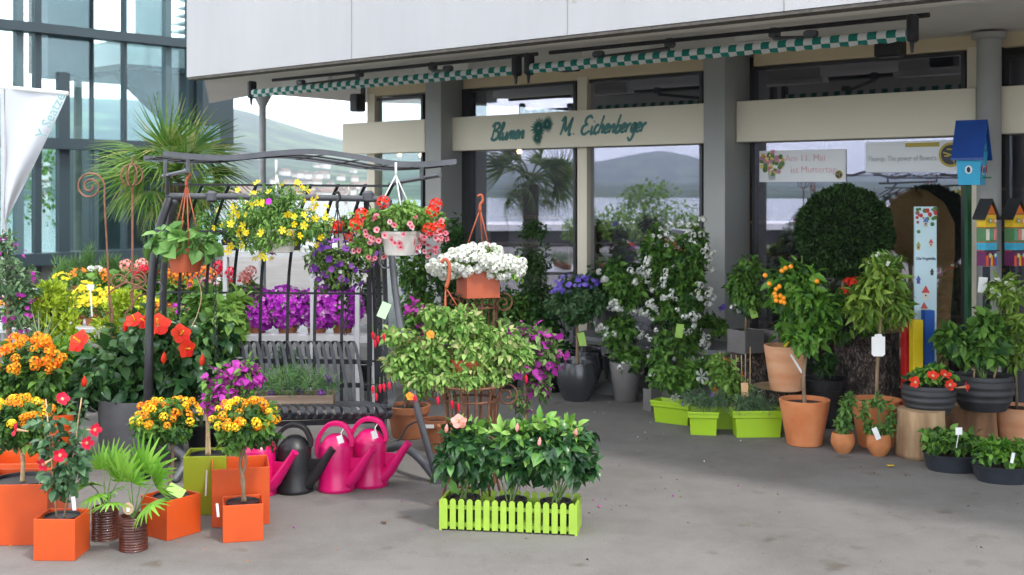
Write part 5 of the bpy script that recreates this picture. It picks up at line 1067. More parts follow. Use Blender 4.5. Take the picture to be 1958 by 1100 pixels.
for j, (px, w_, h_, m, lb) in enumerate(((392, 52, 80, L_GRN, 'leafy grey green pot plant on the upper shelf behind the left chain'), (440, 40, 50, L_DK, 'dark small pot plant on the upper shelf left of the yellow basket'), (560, 60, 50, L_LIGHT, 'light green pot plant on the upper shelf behind the yellow basket'), (620, 44, 60, L_GRN, 'green pot plant with white dots on the upper shelf near the purple basket'), (700, 40, 60, L_DK, 'dark pot plant at the right end of the upper shelf'))):
    k = K('shelf_plant', lb, 'potted plant', max(px, 440) if j else 400, 482, d=9.5, group='pot plants on the upper shelf'); k.pot(34, 26, 24, M_BLACKP); bl = [k.b(k.px, 482 - h_ * .6, w_ * .55, h_ * .42)]; k.fol(bl, 420, 9, m, per=8); 
    if j == 3: k.flo(bl, 18, 9, Fl_WHT)
for px, py, lb in ((540, 690, 'clipped green ball plant low behind the bench'), (705, 560, 'small topiary pot plant behind the swing post')):
    k = K('ball_plant', lb, 'potted plant', px, 750, d=9.1 if px < 600 else 10.3, group='plants behind the swing'); k.c[2] = 0; k.o.location.z = 0; OFF[k.o] = np.array([k.c[0], k.c[1], 0]); k.pot(50, 40, 50, M_BLACKP, py=HY + EYE / k.u); MB().tube([k.c + [0, 0, .1], k.p(px, py)], .01, 6).build('stem', M_TRUNK, k.o); k.fol([k.b(px, py, 30, 30)], 500, 9, L_DK)

# ---- 7. rust stands, white basket, fuchsia, bougainvillea
def stand(label, px, d, ytop, wpx, nrod, yb):
    u = d / FPX; c0 = P(px, ytop, d); root = thing('plant_stand', label, 'plant stand', c0 * [1, 1, 0], 'rusty wrought iron plant stands'); r_ = wpx / 2 * u; z1 = c0[2]; z0 = .02
    ring = lambda rr, z: [c0 * [1, 1, 0] + np.array([rr * math.cos(a), rr * math.sin(a), z]) for a in np.linspace(0, 6.283, 25)]
    for z, rr in ((z1, r_ * 1.25), (z1 - .08, r_), (z0 + .12, r_ * .9)): MB().tube(ring(rr, z), .007, 6).build('hoop', M_RUST, root)
    for i in range(nrod):
        a = 2 * math.pi * i / nrod + .2; e_ = np.array([math.cos(a), math.sin(a), 0]); b0 = c0 * [1, 1, 0]
        MB().tube(crom([b0 + e_ * r_ * 1.25 + [0, 0, z1], b0 + e_ * r_ * 1.0 + [0, 0, z1 - .1], b0 + e_ * r_ * .9 + [0, 0, z0 + .2], b0 + e_ * r_ * (1.25 if i % 2 == 0 else .9) + [0, 0, z0 if i % 2 == 0 else z0 + .12]], 4), .006 if i % 2 else .008, 6).build('rod', M_RUST, root)
    for sx in (-1, 1):
        c = c0 + np.array([sx * r_ * 1.35, -r_ * .2, -.055]); MB().tube(spiral(c, .062, 1.6, math.pi / 2, -sx, 36), .006, 6).build('scroll', M_RUST, root)
    return root
stand('tall rusty stand with side scrolls under the white flower basket', 915, 7.5, 562, 70, 8, 0)
stand('shorter rusty cage stand holding up the fuchsia', 902, 6.45, 735, 100, 12, 0)
k = K('flower_basket', 'square terracotta basket overflowing with white flowers on the tall rusty stand', 'hanging basket', 914, 568, d=7.45)
k.cube(66, 52, M_TERP, R(20)); bl = [k.b(905, 500, 52, 26), k.b(960, 512, 44, 20), k.b(865, 508, 36, 20), k.b(920, 485, 40, 16)]
k.fol(bl, 700, 12, L_LIGHT, .5, per=9); k.flo(bl + [k.b(840, 508, 22, 12)], 260, 18, Fl_WHT, T_cluster(10, .24, .6), per=12, lo=.8) if 0 else k.flo(bl + [k.b(836, 510, 18, 12)], 250, 15, Fl_WHT, T_cluster(10, .24, .6), per=12)
hanger(k, (918, 400), ((893, 470), (922, 478, .1), (937, 482)), M_TERP)
k = K('fuchsia', 'spreading fuchsia with hanging red blooms in the rusty cage stand', 'potted plant', 902, 745, d=6.45, group='fuchsias'); k.pot(86, 62, 60, M_TERP)
bl = [k.b(860, 665, 92, 52, 60), k.b(930, 660, 70, 50), k.b(790, 680, 56, 32), k.b(840, 610, 34, 40), k.b(890, 620, 44, 36), k.b(770, 705, 48, 30), k.b(985, 680, 46, 36), k.b(760, 640, 34, 18), k.b(930, 700, 70, 28), k.b(850, 720, 70, 20)]
k.fol(bl + [k.b(900, 715, 44, 26, 30, -.12)], 6500, 15, L_FUCH, .55, per=10, fr=.33, droop=.7, lo=.7); k.stems(26, bl, r=1, m=mat('fuchsia_stem', (.3, .12, .06), .6))
def dangles(k, lst, size, m, name='flower'):
    for j, (px, py) in enumerate(lst):
        c = k.p(px, py, -.22); MB().tube([c + [0, 0, size * k.u * .8], c + [0, 0, size * k.u * .1]], .6 * k.u, 4).build('flower_stalk', M_STEM, k.o); scatter([(T_bud(.36), c[None], np.array([[.05, 0, -1.]]), np.array([[0, 1., 0]]), size * k.u), (T_flower(4, .5, -.2), c[None] - [0, 0, size * k.u * .35], np.array([[.05, -.2, -1.]]), np.array([[0, 1., 0]]), size * k.u * .6)], name, m, k.o)
dangles(k, [(722, 625), (731, 632), (742, 628), (726, 640), (722, 725), (735, 722), (728, 738), (742, 720), (752, 718), (842, 745), (868, 752), (880, 758), (800, 742), (1005, 705)], 16, Fl_CRIM)
for px, py in ((828, 631), (790, 745)): hib(k, px, py, 17, .5, .5, Fl_ORNG, -.22)
k.tagc(738, 590, 18, 30, M_TAGM, rot=-.4, dd=-.1)
mb = MB(); u = k.u; mb.tube(crom([k.p(851, 553, .1), k.p(856, 535, .1), k.p(857, 508, .1), k.p(849, 498, .1), k.p(841, 505, .1)], 6), [4 * u, 3 * u], 8)
for q in ((846, 640), (851, 640), (880, 600)): mb.tube([k.p(850, 553, .1), k.p(*q, .1)], 1.3 * u, 5)
mb.build('hanger', M_TERP, k.o, smooth=True)
k = K('bougainvillea', 'bougainvillea with magenta bracts trailing at the right of the fuchsia', 'potted plant', 1003, 835, d=7.5, group='bougainvilleas', back=10); k.c[2] = 0; k.o.location.z = 0; OFF[k.o] = np.array([k.c[0], k.c[1], 0]); k.pot(64, 48, 50, M_TERRA_DARK, py=HY + EYE / k.u)
k.trunk([(1003, 850), (1005, 780), (1002, 700)], 3.2); bl = [k.b(1005, 655, 48, 38), k.b(1045, 680, 32, 36), k.b(975, 640, 34, 28), k.b(1030, 730, 26, 36), k.b(995, 700, 50, 30), k.b(1000, 770, 16, 34)]
k.fol(bl, 1300, 14, leafm('leaf_boug', (.06, .14, .03), (.2, .32, .1)), .55, per=9, droop=.5); k.fol(bl, 330, 16, Fl_BOUG, .85, .2, name='flowers', lo=.92, fr=.42)
k = K('bougainvillea', 'bougainvillea sprig with purple bracts behind the swing leg', 'potted plant', 778, 842, group='bougainvilleas', back=30); k.pot(84, 62, 62, M_TERRA_DARK, rim=2); k.trunk([(780, 790), (776, 700), (796, 640)], 2.5); k.trunk([(772, 790), (768, 720), (760, 660)], 2.5, name='second_stem')
bl = [k.b(795, 605, 22, 26), k.b(805, 640, 26, 30), k.b(790, 750, 30, 24)]; k.fol(bl, 380, 15, L_GRN, .5); k.fol(bl[:2], 70, 15, Fl_BOUG, .85, .2, name='flowers', lo=.9)
TG2 = 'old terracotta pots behind the swing foot'
k = K('terracotta_pot', 'empty old terracotta pot with a paper label at the swing foot', 'pot', 832, 868, group=TG2, back=26); k.pot(58, 44, 62, M_TERRA_DARK, rim=2); k.tagc(822, 812, 18, 7, dd=-.15)
k = K('terracotta_pot', 'empty old terracotta pot just behind the picket planter', 'pot', 866, 888, group=TG2, back=26); k.pot(62, 46, 70, M_TERRA_DARK, rim=2)

# picket planter with three potted hibiscus
d = 5.97; u = d / FPX; c = P(977, 1018, d) * [1, 1, 0] + [0, .11, 0]; rz = R(-9); L_ = 265 * u; D_ = .2; root = thing('picket_planter', 'lime green picket fence planter box on the asphalt', 'planter', c)
e1 = np.array([math.cos(rz), math.sin(rz), 0]); e2 = np.array([-e1[1], e1[0], 0])
def picket(mb, base, w_, h_, t_, ex_, ey_):
    prof = [(-w_ / 2, 0), (w_ / 2, 0), (w_ / 2, h_ - w_ / 2)] + [(w_ / 2 * math.cos(a), h_ - w_ / 2 + w_ / 2 * math.sin(a)) for a in np.linspace(.3, 2.84, 7)] + [(-w_ / 2, h_ - w_ / 2)]
    V = [base + ex_ * x + [0, 0, z] for x, z in prof]; V2 = [v + ey_ * t_ for v in V]; m_ = len(prof); mb.add(V + V2, [tuple(range(m_)), tuple(range(m_, 2 * m_))[::-1]] + [(i, m_ + i, m_ + (i + 1) % m_, (i + 1) % m_) for i in range(m_)])
for i in range(16):
    x = -L_ / 2 + 9 * u + i * (L_ - 18 * u) / 15
    for s_ in (-1, 1):
        mb = MB(); picket(mb, c + e1 * x + e2 * s_ * D_ / 2 + [0, 0, .008], 11.5 * u, 58 * u, .008 * s_, e1, e2); mb.build('picket', M_LIMEW, root)
mb = MB()
for s_ in (-1, 1):
    for z in (.03, .115): mb.box(c + e2 * s_ * (D_ / 2 - .007) + [0, 0, z], (L_, .012, .018), rz)
mb.build('rail', M_LIMEW, root)
for s_ in (-1, 1): mb = MB(); mb.box(c + e1 * s_ * (L_ / 2 - .003) + [0, 0, .075], (.012, D_ + .016, .15), rz); mb.build('end_panel', M_LIMEW, root)
MB().box(c + [0, 0, .02], (L_ - .02, D_ - .02, .012), rz).build('floor_panel', M_LIMEW, root)
for j, (off, bl_, nl, lb) in enumerate(((-.24, [(888, 880, 44, 46), (905, 838, 44, 34), (862, 880, 32, 42), (920, 890, 30, 40)], 560, 'hibiscus with one open pink bloom at the left end of the picket planter'), (0.0, [(988, 880, 32, 50), (995, 845, 52, 34), (958, 870, 34, 42), (1020, 890, 34, 44)], 560, 'hibiscus without open blooms in the middle of the picket planter'), (.23, [(1075, 875, 44, 46), (1085, 842, 56, 36), (1112, 880, 26, 36), (1046, 850, 44, 44)], 760, 'fullest glossy hibiscus at the right end of the picket planter'))):
    k = K('hibiscus', lb, 'potted plant', 0, 0, d=5.95, group='hibiscus in the picket planter'); q = c + e1 * off + [0, 0, .028]; k.c = q; k.o.location = q; OFF[k.o] = q; k.d = q[1]; k.u = k.d / FPX
    k.px = CX + q[0] / q[1] * FPX; pyb = HY + (EYE - q[2]) / q[1] * FPX; k.pot(60, 48, 44, M_BLACKP, py=pyb, rim=2); bl = [k.b(*b_) for b_ in bl_]
    k.fol(bl, int(nl * 1.05), 27, L_HIB, .55, .4, per=8, fr=.36, droop=.3, lo=.6, up=1.2); k.fol([(b_[0], b_[1], b_[2] + b_[5] * .6, b_[3] * .8, b_[4] * .8, b_[5] * .5) for b_ in bl[:2] + bl[3:]], 170, 23, leafm('leaf_young', (.12, .32, .04), (.28, .48, .1), rough=.3), .5, name='young_leaves', droop=-.3); k.stems(9, bl, r=1.6)
    if j == 0: hib(k, 878, 804, 32, .2, .8, Fl_SALM, -.05)
    bd = [(855, 820)] if j == 0 else [(988, 818)] if j == 1 else [(1098, 828), (1030, 845)]
    scatter([(T_bud(.45), np.array([k.p(*q_, -.1) for q_ in bd]), np.array([[.1, 0, 1.]] * len(bd)), np.array([[0, 1., 0]] * len(bd)), 17 * k.u)], 'flower_buds', Fl_SALM, k.o)

# ---- 8. dark shrubs and white climbers before the shop windows
def ground(k): k.c[2] = 0; k.o.location.z = 0; OFF[k.o] = np.array([k.c[0], k.c[1], 0]); return HY + EYE / k.u
def shrub(label, px, d, blobs, m, n, size=12, potw=60, potm=M_BLACKP, fl=None, group='shrubs before the shop windows', cat='potted plant', name='potted_shrub', w=.5, tpl=None, **kw):
    k = K(name, label, cat, px, 600, d=d, group=group); yg = ground(k); k.pot(potw, potw * .78, potw * .75, potm, py=yg); ztop = max(blobs, key=lambda b_: -b_[1])
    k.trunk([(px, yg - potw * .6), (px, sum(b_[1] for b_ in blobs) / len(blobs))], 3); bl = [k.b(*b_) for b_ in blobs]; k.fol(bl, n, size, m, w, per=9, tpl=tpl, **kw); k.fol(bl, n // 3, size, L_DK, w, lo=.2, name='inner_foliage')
    if fl: k.flo(bl, fl[1], fl[2], fl[0], fl[3] if len(fl) > 3 else None, per=10)
    return k
shrub('clipped double ball topiary over a cone seen before the left window', 1022, 10.8, [(1020, 440, 24, 24), (1022, 500, 34, 32), (1030, 570, 52, 50)], leafm('leaf_box', (.02, .055, .012), (.06, .13, .03)), 2600, 8, name='topiary', tpl=T_small(.6), fr=.5)
shrub('dark evergreen shrub behind the swing scroll', 795, 10.9, [(795, 520, 36, 50), (800, 590, 44, 40), (780, 470, 20, 30)], L_GRN, 1100, 13, fl=(Fl_BLUE, 6, 18))
shrub('dark shrub at the foot of the left grey column', 868, 11.3, [(870, 470, 24, 60), (865, 560, 34, 50)], L_DK, 900, 13)
shrub('broad dark green shrub behind the white flower basket', 965, 10.4, [(960, 580, 50, 40), (1000, 610, 46, 50), (930, 610, 40, 44)], L_GRN, 1400, 12, fl=(Fl_BLUE, 5, 12))
shrub('dark leafy shrub between the topiary and the blue topped tree', 1050, 10.2, [(1045, 620, 38, 44), (1060, 670, 34, 30)], L_DK, 800, 12)
shrub('low dark shrub against the window right of the beige mullion', 1180, 10.9, [(1170, 535, 50, 36), (1230, 520, 40, 30), (1130, 550, 34, 36)], L_DK, 1300, 11, fl=(Fl_WHT, 12, 11, T_cluster(8, .3)))
shrub('slender shrub with upright shoots left of the grey column', 1262, 10.3, [(1250, 470, 22, 36), (1268, 520, 30, 40)], L_GRN, 700, 14)
def std(label, px, pyb, wt, ht, m, crown, lm, n, size, fl=None, potk='bowl', back=None, d=None, tr=3.2, tag_=None, group='small standard trees', name='standard_tree', base_y=None, **kw):
    k = K(name, label, 'potted plant', px, pyb, d=d, group=group, back=wt / 2 if back is None else back)
    if potk == 'bowl': k.bowl(wt, ht, m, .58, .88)
    elif potk == 'cube': k.cube(wt, ht, m, kw.pop('rz', 0))
    elif potk == 'cone': k.pot(wt, kw.pop('wb', wt * .72), ht, m, rim=kw.pop('rim', 0))
    cx, cy = crown[0][0], crown[0][1]; k.trunk([(px, pyb - ht * .9 - k.wtoff if hasattr(k, 'wtoff') else pyb - ht * .9), ((px + cx) / 2 + 2, (pyb - ht + cy) / 2), (cx, cy)], tr); bl = [k.b(*c_) for c_ in crown]
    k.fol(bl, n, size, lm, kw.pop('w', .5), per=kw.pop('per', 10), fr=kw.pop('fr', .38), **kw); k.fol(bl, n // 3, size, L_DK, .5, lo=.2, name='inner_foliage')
    if fl: k.flo([k.b(*q) for q in fl[4]], fl[1], fl[2], fl[0], fl[3], per=8, top=-.2)
    if tag_: k.tagc(*tag_)
    return k
SB = [(1105, 543, 46, 16)]
std('blue topped standard tree in the frontmost round charcoal pot', 1105, 772, 79, 74, M_DKPOT, [(1103, 590, 50, 48), (1103, 565, 44, 34)], leafm('leaf_solanum', (.04, .11, .04), (.12, .22, .09)), 1900, 13, (Fl_BLUE, 60, 10, T_flower(5, 1, .2), [(1105, 548, 46, 20), (1085, 560, 26, 14)]), tag_=(1114, 652, 14, 26, M_TAGG, .2, -.05))
for px, py, lb, dd in ((1112, 757, 'round charcoal pot directly behind the blue topped tree pot', 0), (1116, 745, 'round charcoal pot farthest back in the line of three', 0)):
    k = K('round_pot', lb, 'pot', px, py, group='round charcoal pots', back=38); k.bowl(79, 74, M_DKPOT, .58, .88)
def climber(label, px, pyb, potspec, blobs, n, size, fl, base_d=None, group='white climbers', m=L_GRN):
    k = K('white_climber', label, 'potted plant', px, pyb, d=base_d, group=group, back=potspec[0] / 2); (k.pot(potspec[0], potspec[1], potspec[2], M_STONE, rim=0) if potspec[3] == 0 else k.cube(potspec[0], potspec[2], M_STONE, R(30)))
    bl = [k.b(*q) for q in blobs]; k.fol(bl, n, size, m, .5, per=10, fr=.38, droop=.4); k.fol(bl, n // 3, size, L_DK, .5, lo=.2, name='inner_foliage'); k.stems(12, bl, r=1.4); k.flo(bl, int(fl * 1.7), 11, Fl_WHT, T_cluster(6, .3, .6), clump=4); return k
climber('white flowering climber in the tall tapering taupe pot', 1199, 772, (62, 44, 76, 0), [(1200, 560, 38, 46), (1190, 630, 38, 40), (1205, 690, 34, 28), (1180, 520, 20, 30)], 1500, 15, 58)
climber('tallest white flowering climber with two shoots left of the middle column', 1305, 775, (66, 60, 70, 1), [(1300, 580, 56, 60), (1330, 500, 34, 60), (1290, 520, 40, 60), (1342, 460, 14, 34), (1252, 490, 26, 44), (1310, 660, 44, 40)], 2600, 16, 95).tagc(1292, 627, 14, 26, M_TAGG, rot=-.15, dd=-.35)
climber('narrow leafy climber above the small taupe cube', 1249, 787, (26, 26, 42, 1), [(1262, 690, 20, 40), (1268, 650, 14, 26), (1255, 725, 14, 20)], 420, 15, 3, group='white climbers').tagc(1248, 712, 18, 12, dd=-.1)
# pebble grey round table with a square pot on it
k = K('stone_table', 'round concrete table between the charcoal pots and the climbers', 'table', 1185, 735, d=10.2); yg = ground(k); MB().lathe(k.c, [(.22, 0), (.1, .08), (.08, .38), (.2, .42), (.36, .43), (.38, .46), (.36, .49), (1e-4, .49)], 32).build('table_body', M_CONC, k.o, smooth=50)
tz = .49; k = K('square_pot', 'taupe square pot on the round concrete table', 'pot', 1166, HY + (EYE - tz) / (10.1 / FPX), d=10.1, group='taupe square pots'); k.cube(40, 56, M_STONE, R(20)); k.fol([k.b(1160, 570, 26, 26)], 240, 13, L_DK)
k = K('stone_table', 'second round concrete table before the middle grey column', 'table', 1350, 735, d=9.9); ground(k); MB().lathe(k.c, [(.22, 0), (.1, .08), (.08, .3), (.2, .36), (.33, .37), (.35, .4), (.33, .43), (1e-4, .43)], 32).build('table_body', M_CONC, k.o, smooth=50)
std('small dark standard tree with two violet flowers on the second concrete table', 1353, HY + (EYE - .43) / (9.75 / FPX), 40, 36, M_STONE, [(1365, 625, 34, 26), (1350, 640, 26, 18)], L_GRN, 800, 11, (Fl_BLUE, 4, 12, T_flower(5, 1, .2), [(1390, 595, 10, 8)]), d=9.75, potk='cone', tr=2.6)

# ---- 9. lime window boxes
def limebox(label, px, py, W, D, H, rz, fol, lm, n, size, fl=None, tpl=None, canes=0, cat='planter'):
    k = K('lime_planter', label, cat, px, py, group='lime green plastic window boxes', back=D / 2); u = k.u; c = k.c; cs, sn = math.cos(rz), math.sin(rz); V = []
    for w_, d_, z in ((.84, .78, 0), (.84, .78, .06), (.9, .86, .72), (1.0, 1.0, .74), (1.0, 1.0, .88), (.97, .96, .89), (1.03, 1.05, .9), (1.03, 1.05, 1.0), (.97, .94, 1.0), (.9, .84, .8)):
        for x, y in ((-1, -1), (1, -1), (1, 1), (-1, 1)): a, b_ = x * W / 2 * w_ * u, y * D / 2 * d_ * u; V.append(c + [a * cs - b_ * sn, a * sn + b_ * cs, z * H * u])
    m_ = len(V) // 4; Fc = [(3, 2, 1, 0)] + [(4 * q + i, 4 * q + (i + 1) % 4, 4 * q + 4 + (i + 1) % 4, 4 * q + 4 + i) for q in range(m_ - 1) for i in range(4)]
    MB().add(V, Fc).build('box', M_LIME, k.o, bevel=.002); MB().add([V[-4 + i] for i in range(4)], [(0, 1, 2, 3)]).build('soil', M_SOIL, k.o)
    bl = [k.b(*q) for q in fol]; k.fol(bl, n, size, lm, .5, per=9, tpl=tpl); 
    if fl: k.flo(bl, *fl)
    for i in range(canes): x = px - 22 + i * 9 + RNG.uniform(-3, 3); MB().tube([k.p(x, py - H), k.p(x + RNG.uniform(-2, 2), py - H - RNG.uniform(85, 125))], .9 * u, 5).build('cane', M_CANE, k.o)
    return k
LR = leafm('leaf_thyme', (.06, .13, .06), (.17, .27, .14))
limebox('long lime window box farthest left with a leafy climber and a white bloom', 1293, 812, 84, 40, 42, R(-36), [(1290, 735, 32, 30), (1325, 720, 36, 34), (1275, 715, 22, 36), (1350, 700, 22, 26)], L_GRN, 900, 14, (3, 26, Fl_WHT, T_flower(6, .6, .1)))
limebox('lime window box with trailing lavender set endways', 1350, 834, 58, 60, 46, R(-10), [(1345, 772, 38, 18), (1375, 765, 30, 16)], LR, 1100, 13, (4, 9, Fl_PURP), T_blade(.12, .3))
limebox('lime window box mostly hidden with bright leaves, orange fruits and thin canes', 1398, 822, 60, 30, 40, R(-5), [(1390, 720, 34, 34), (1400, 755, 34, 26), (1375, 705, 22, 22)], L_LIGHT, 850, 13, (6, 13, Fl_ORNG), canes=8).tagc(1414, 737, 13, 26, mat('tag_print', (.7, .4, .2), .5), rot=.05, dd=-.25)
limebox('lime window box of needle leaved herbs beside the big terracotta pot', 1451, 838, 100, 44, 52, R(2), [(1425, 778, 32, 17), (1470, 776, 32, 17), (1445, 768, 26, 16)], LR, 1500, 13, None, T_blade(.12, .3))

# ---- 10. stumps
def stump(label, px, py, w, h, m, topm, d=None, wob=.06, group='tree stumps used as plant stands', taper=1.0, seed=1):
    k = K('tree_stump', label, 'tree stump', px, py, d=d, group=group, back=w / 2); u = k.u; n = 40; V = []; rr = np.random.default_rng(seed); ph = rr.random(6) * 6.28; nz_ = 10
    for i in range(nz_ + 1):
        f_ = i / nz_; r_ = w / 2 * u * (1 + .05 * (1 - f_) ** 2 - (1 - taper) * f_)
        for j in range(n): a = 2 * math.pi * j / n; q = r_ * (1 + wob * (math.sin(3 * a + ph[0]) * .5 + math.sin(5 * a + ph[1] + f_) * .4 + math.sin(11 * a + ph[2] + 2 * f_) * .25)); V.append(k.c + [q * math.cos(a), q * math.sin(a), f_ * h * u])
    Fc = [(i * n + j, i * n + (j + 1) % n, (i + 1) * n + (j + 1) % n, (i + 1) * n + j) for i in range(nz_) for j in range(n)]; o = MB().add(V, Fc + [tuple(range(n))[::-1]]).build('bark', m, k.o, smooth=True)
    MB().add([v + [0, 0, .0] for v in V[-n:]], [tuple(range(n))]).build('cut_top', topm, k.o); k.h = h * u; return k
M_CUT = mat('cut_wood', (.3, .19, .1), .8, scale=12, bump=.2, col2=(.5, .35, .2))
stump('pale barkless stump nearest the flat black trays', 1776, 882, 90, 92, M_WOOD, M_CUT, wob=.05, seed=4)
stump('brown barkless stump under the large ribbed rubber bowl', 1872, 848, 104, 68, M_WOODD, M_CUT, seed=5)
stump('widest dark rough barked stump left of the coloured posts', 1672, 815, 118, 176, M_BARK, M_CUT, wob=.08, seed=6)
stump('rough barked stump under the taupe cube pot', 1480, 768, 130, 94, M_BARK, M_CUT, d=9.2, wob=.08, seed=7)
stump('low sawn stump under the upper terracotta pot', 1510, 800, 116, 52, M_BARK, M_CUT, d=8.75, wob=.08, seed=8)

# ---- 11. right hand pots and trees
def tz_px(z, d): return HY + (EYE - z) / (d / FPX)
std('dark standard tree in a taupe cube pot on the rough stump', 1431, 677, 50, 44, M_STONE, [(1432, 530, 38, 36), (1440, 575, 36, 34), (1420, 550, 26, 34)], L_GRN, 1400, 12, (Fl_WHT, 5, 8, None, [(1410, 600, 10, 20)]), potk='cube', rz=R(32), d=9.1, back=26, tag_=(1440, 596, 14, 26, M_TAGG, .3, -.1))
k = K('square_pot', 'taupe cube pot half hidden behind the orange tree', 'pot', 1488, 672, d=9.3, group='taupe square pots'); k.cube(48, 42, M_STONE, R(32))
k = K('leafy_pot', 'upper terracotta pot with yellow tinged leaves standing on the low stump', 'potted plant', 1503, 746, d=8.6, group='large terracotta pots'); k.pot(84, 60, 86, M_TERRA_PALE, rim=0, thick=5); k.fol([k.b(1515, 640, 30, 30), k.b(1555, 640, 30, 26)], 160, 20, L_CIT); k.fol([k.b(1513, 645, 6, 14)], 8, 26, leafm('leaf_yellow', (.6, .42, .02), (.75, .5, .03)), .35, name='yellow_leaves', droop=1.5); k.stems(6, [k.b(1525, 640, 30, 26)]); k.tagc(1507, 686, 4, 40, rot=.55, dd=-.25)
k = K('orange_tree', 'citrus tree bearing small oranges in the front terracotta pot', 'potted plant', 1548, 858, group='citrus trees', back=40); k.pot(98, 68, 88, M_TERRA, rim=0, thick=5)
k.trunk([(1549, 790), (1546, 730), (1550, 670), (1540, 610)], 4.2); bl = [k.b(1545, 570, 50, 46), k.b(1500, 560, 30, 40), k.b(1585, 590, 34, 40), k.b(1555, 625, 44, 34), k.b(1520, 530, 30, 26), k.b(1545, 655, 30, 18)]
k.fol(bl, 1300, 24, L_CIT, .48, .3, per=8, fr=.4, lo=.6); k.fol(bl, 320, 22, L_DK, .5, lo=.2, name='inner_foliage'); k.stems(12, bl, base=k.p(1548, 660), m=M_TRUNK, name='branches')
for px, py in ((1463, 527), (1471, 543), (1484, 553), (1481, 562), (1483, 567), (1492, 566), (1498, 570), (1484, 575), (1493, 577), (1499, 579), (1502, 513), (1495, 518), (1512, 510), (1562, 538), (1490, 548)): mb = MB(); mb.ball(k.p(px, py, -.14), 4.8 * k.u, 12); mb.build('orange_fruit', mat('orange_peel', (.85, .3, .01), .4, .1, 20, bump=.1, bscale=200), k.o, smooth=True)
k.flo([k.b(1610, 540, 26, 10)], 6, 16, Fl_RED, T_cluster(12, .2)) if 0 else None
k = K('citrus_standard', 'pale tipped citrus standard with a blank white tag in the wide terracotta pot', 'potted plant', 1688, 862, group='citrus trees', back=42); k.pot(98, 66, 92, M_TERRA, rim=0, thick=5)
k.trunk([(1689, 790), (1690, 720), (1695, 640), (1698, 580)], 4); bl = [k.b(1695, 560, 44, 40), k.b(1700, 520, 34, 26), k.b(1660, 590, 34, 34), k.b(1730, 590, 26, 30)]
k.fol(bl, 900, 25, leafm('leaf_citrus_pale', (.08, .18, .02), (.26, .38, .06), rough=.35), .35, .5, per=8, droop=.4); k.fol([k.b(1700, 505, 32, 20)], 260, 17, L_LIGHT, .3, name='young_leaves', droop=-.8); k.flo([k.b(1700, 505, 34, 20)], 14, 8, Fl_WHT)
m_ = MB(); c = k.p(1687, 663, -.06); u = k.u; m_.hex([c + np.array([x, 0, z]) * u for x, z in ((-13, -18), (-9, -22), (9, -22), (13, -18), (13, 16), (8, 16), (6, 21), (-6, 21), (-8, 16), (-13, 16))], (0, .002, 0)); m_.build('price_tag', M_TAG, k.o)
k = K('chilli_bush', 'leafy bush with small red flowers between the two citrus trees', 'potted plant', 1630, 640, d=8.75); k.c[2] = .68; k.o.location.z = .68; OFF[k.o] = np.array(k.c); k.pot(80, 62, 34, M_BLACKP, py=tz_px(.68, 8.75)); bl = [k.b(1620, 590, 44, 40), k.b(1650, 560, 34, 26), k.b(1600, 620, 36, 30), k.b(1740, 590, 20, 22), k.b(1665, 615, 40, 26)]
k.fol(bl, 1100, 20, L_CIT, .42, .4, per=8); k.fol(bl, 300, 20, L_DK, lo=.2, name='inner_foliage'); k.flo([k.b(1635, 548, 30, 12), k.b(1740, 590, 18, 18)], 16, 15, Fl_RED, T_cluster(10, .22)); k.stems(10, bl)
k = K('black_tub', 'tall black plastic tub with sparse green plant behind the orange tree pot', 'potted plant', 1585, 822, group='black tubs', back=44); k.pot(88, 74, 92, M_BLACKP, rim=2); k.fol([k.b(1590, 705, 34, 24)], 130, 14, L_DK)
k = K('clipped_ball', 'large dark clipped evergreen ball before the poster window', 'topiary', 1614, 700, d=8.95); yg = ground(k); k.pot(100, 80, 90, M_BLACKP, py=yg); k.trunk([(1614, yg - 60), (1614, 440)], 6)
c = k.p(1614, 443); n_ = 15000; dv = nrm(RNG.normal(size=(n_, 3))); rr = 86 * k.u * (1 + .03 * np.sin(dv[:, 0] * 9 + 2) * np.sin(dv[:, 2] * 8) + RNG.normal(size=n_) * .012) * RNG.uniform(.9, 1, n_) ** .3
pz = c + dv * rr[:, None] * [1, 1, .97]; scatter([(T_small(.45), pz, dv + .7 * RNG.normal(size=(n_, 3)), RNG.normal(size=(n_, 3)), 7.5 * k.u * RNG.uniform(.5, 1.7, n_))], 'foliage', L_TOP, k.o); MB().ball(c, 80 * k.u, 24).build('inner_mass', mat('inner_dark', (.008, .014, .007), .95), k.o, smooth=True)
y = FY(1752, 9.5); k = K('wrapped_plant', 'plant wrapped in brown paper standing inside the poster window', 'wrapped plant', 1752, 650, d=y); ground(k); V = []; n_ = 40
c = k.c
for i, (f_, r_) in enumerate(((0, .2), (.3, .24), (.8, .27), (1.2, .3), (1.45, .29), (1.6, .22), (1.68, .1), (1.7, .01))):
    for j in range(n_): a_ = 2 * math.pi * j / n_; q_ = r_ * (1 + .06 * math.sin(7 * a_ + i * .3) + .03 * math.sin(17 * a_ + i)); V.append(c + [q_ * math.cos(a_), q_ * math.sin(a_), f_ + .02 * math.sin(5 * a_)])
MB().add(V, [(i * n_ + j, i * n_ + (j + 1) % n_, (i + 1) * n_ + (j + 1) % n_, (i + 1) * n_ + j) for i in range(7) for j in range(n_)]).build('paper_wrap', mat('brown_paper', (.68, .4, .15), .7, .15, 4), k.o, smooth=True)
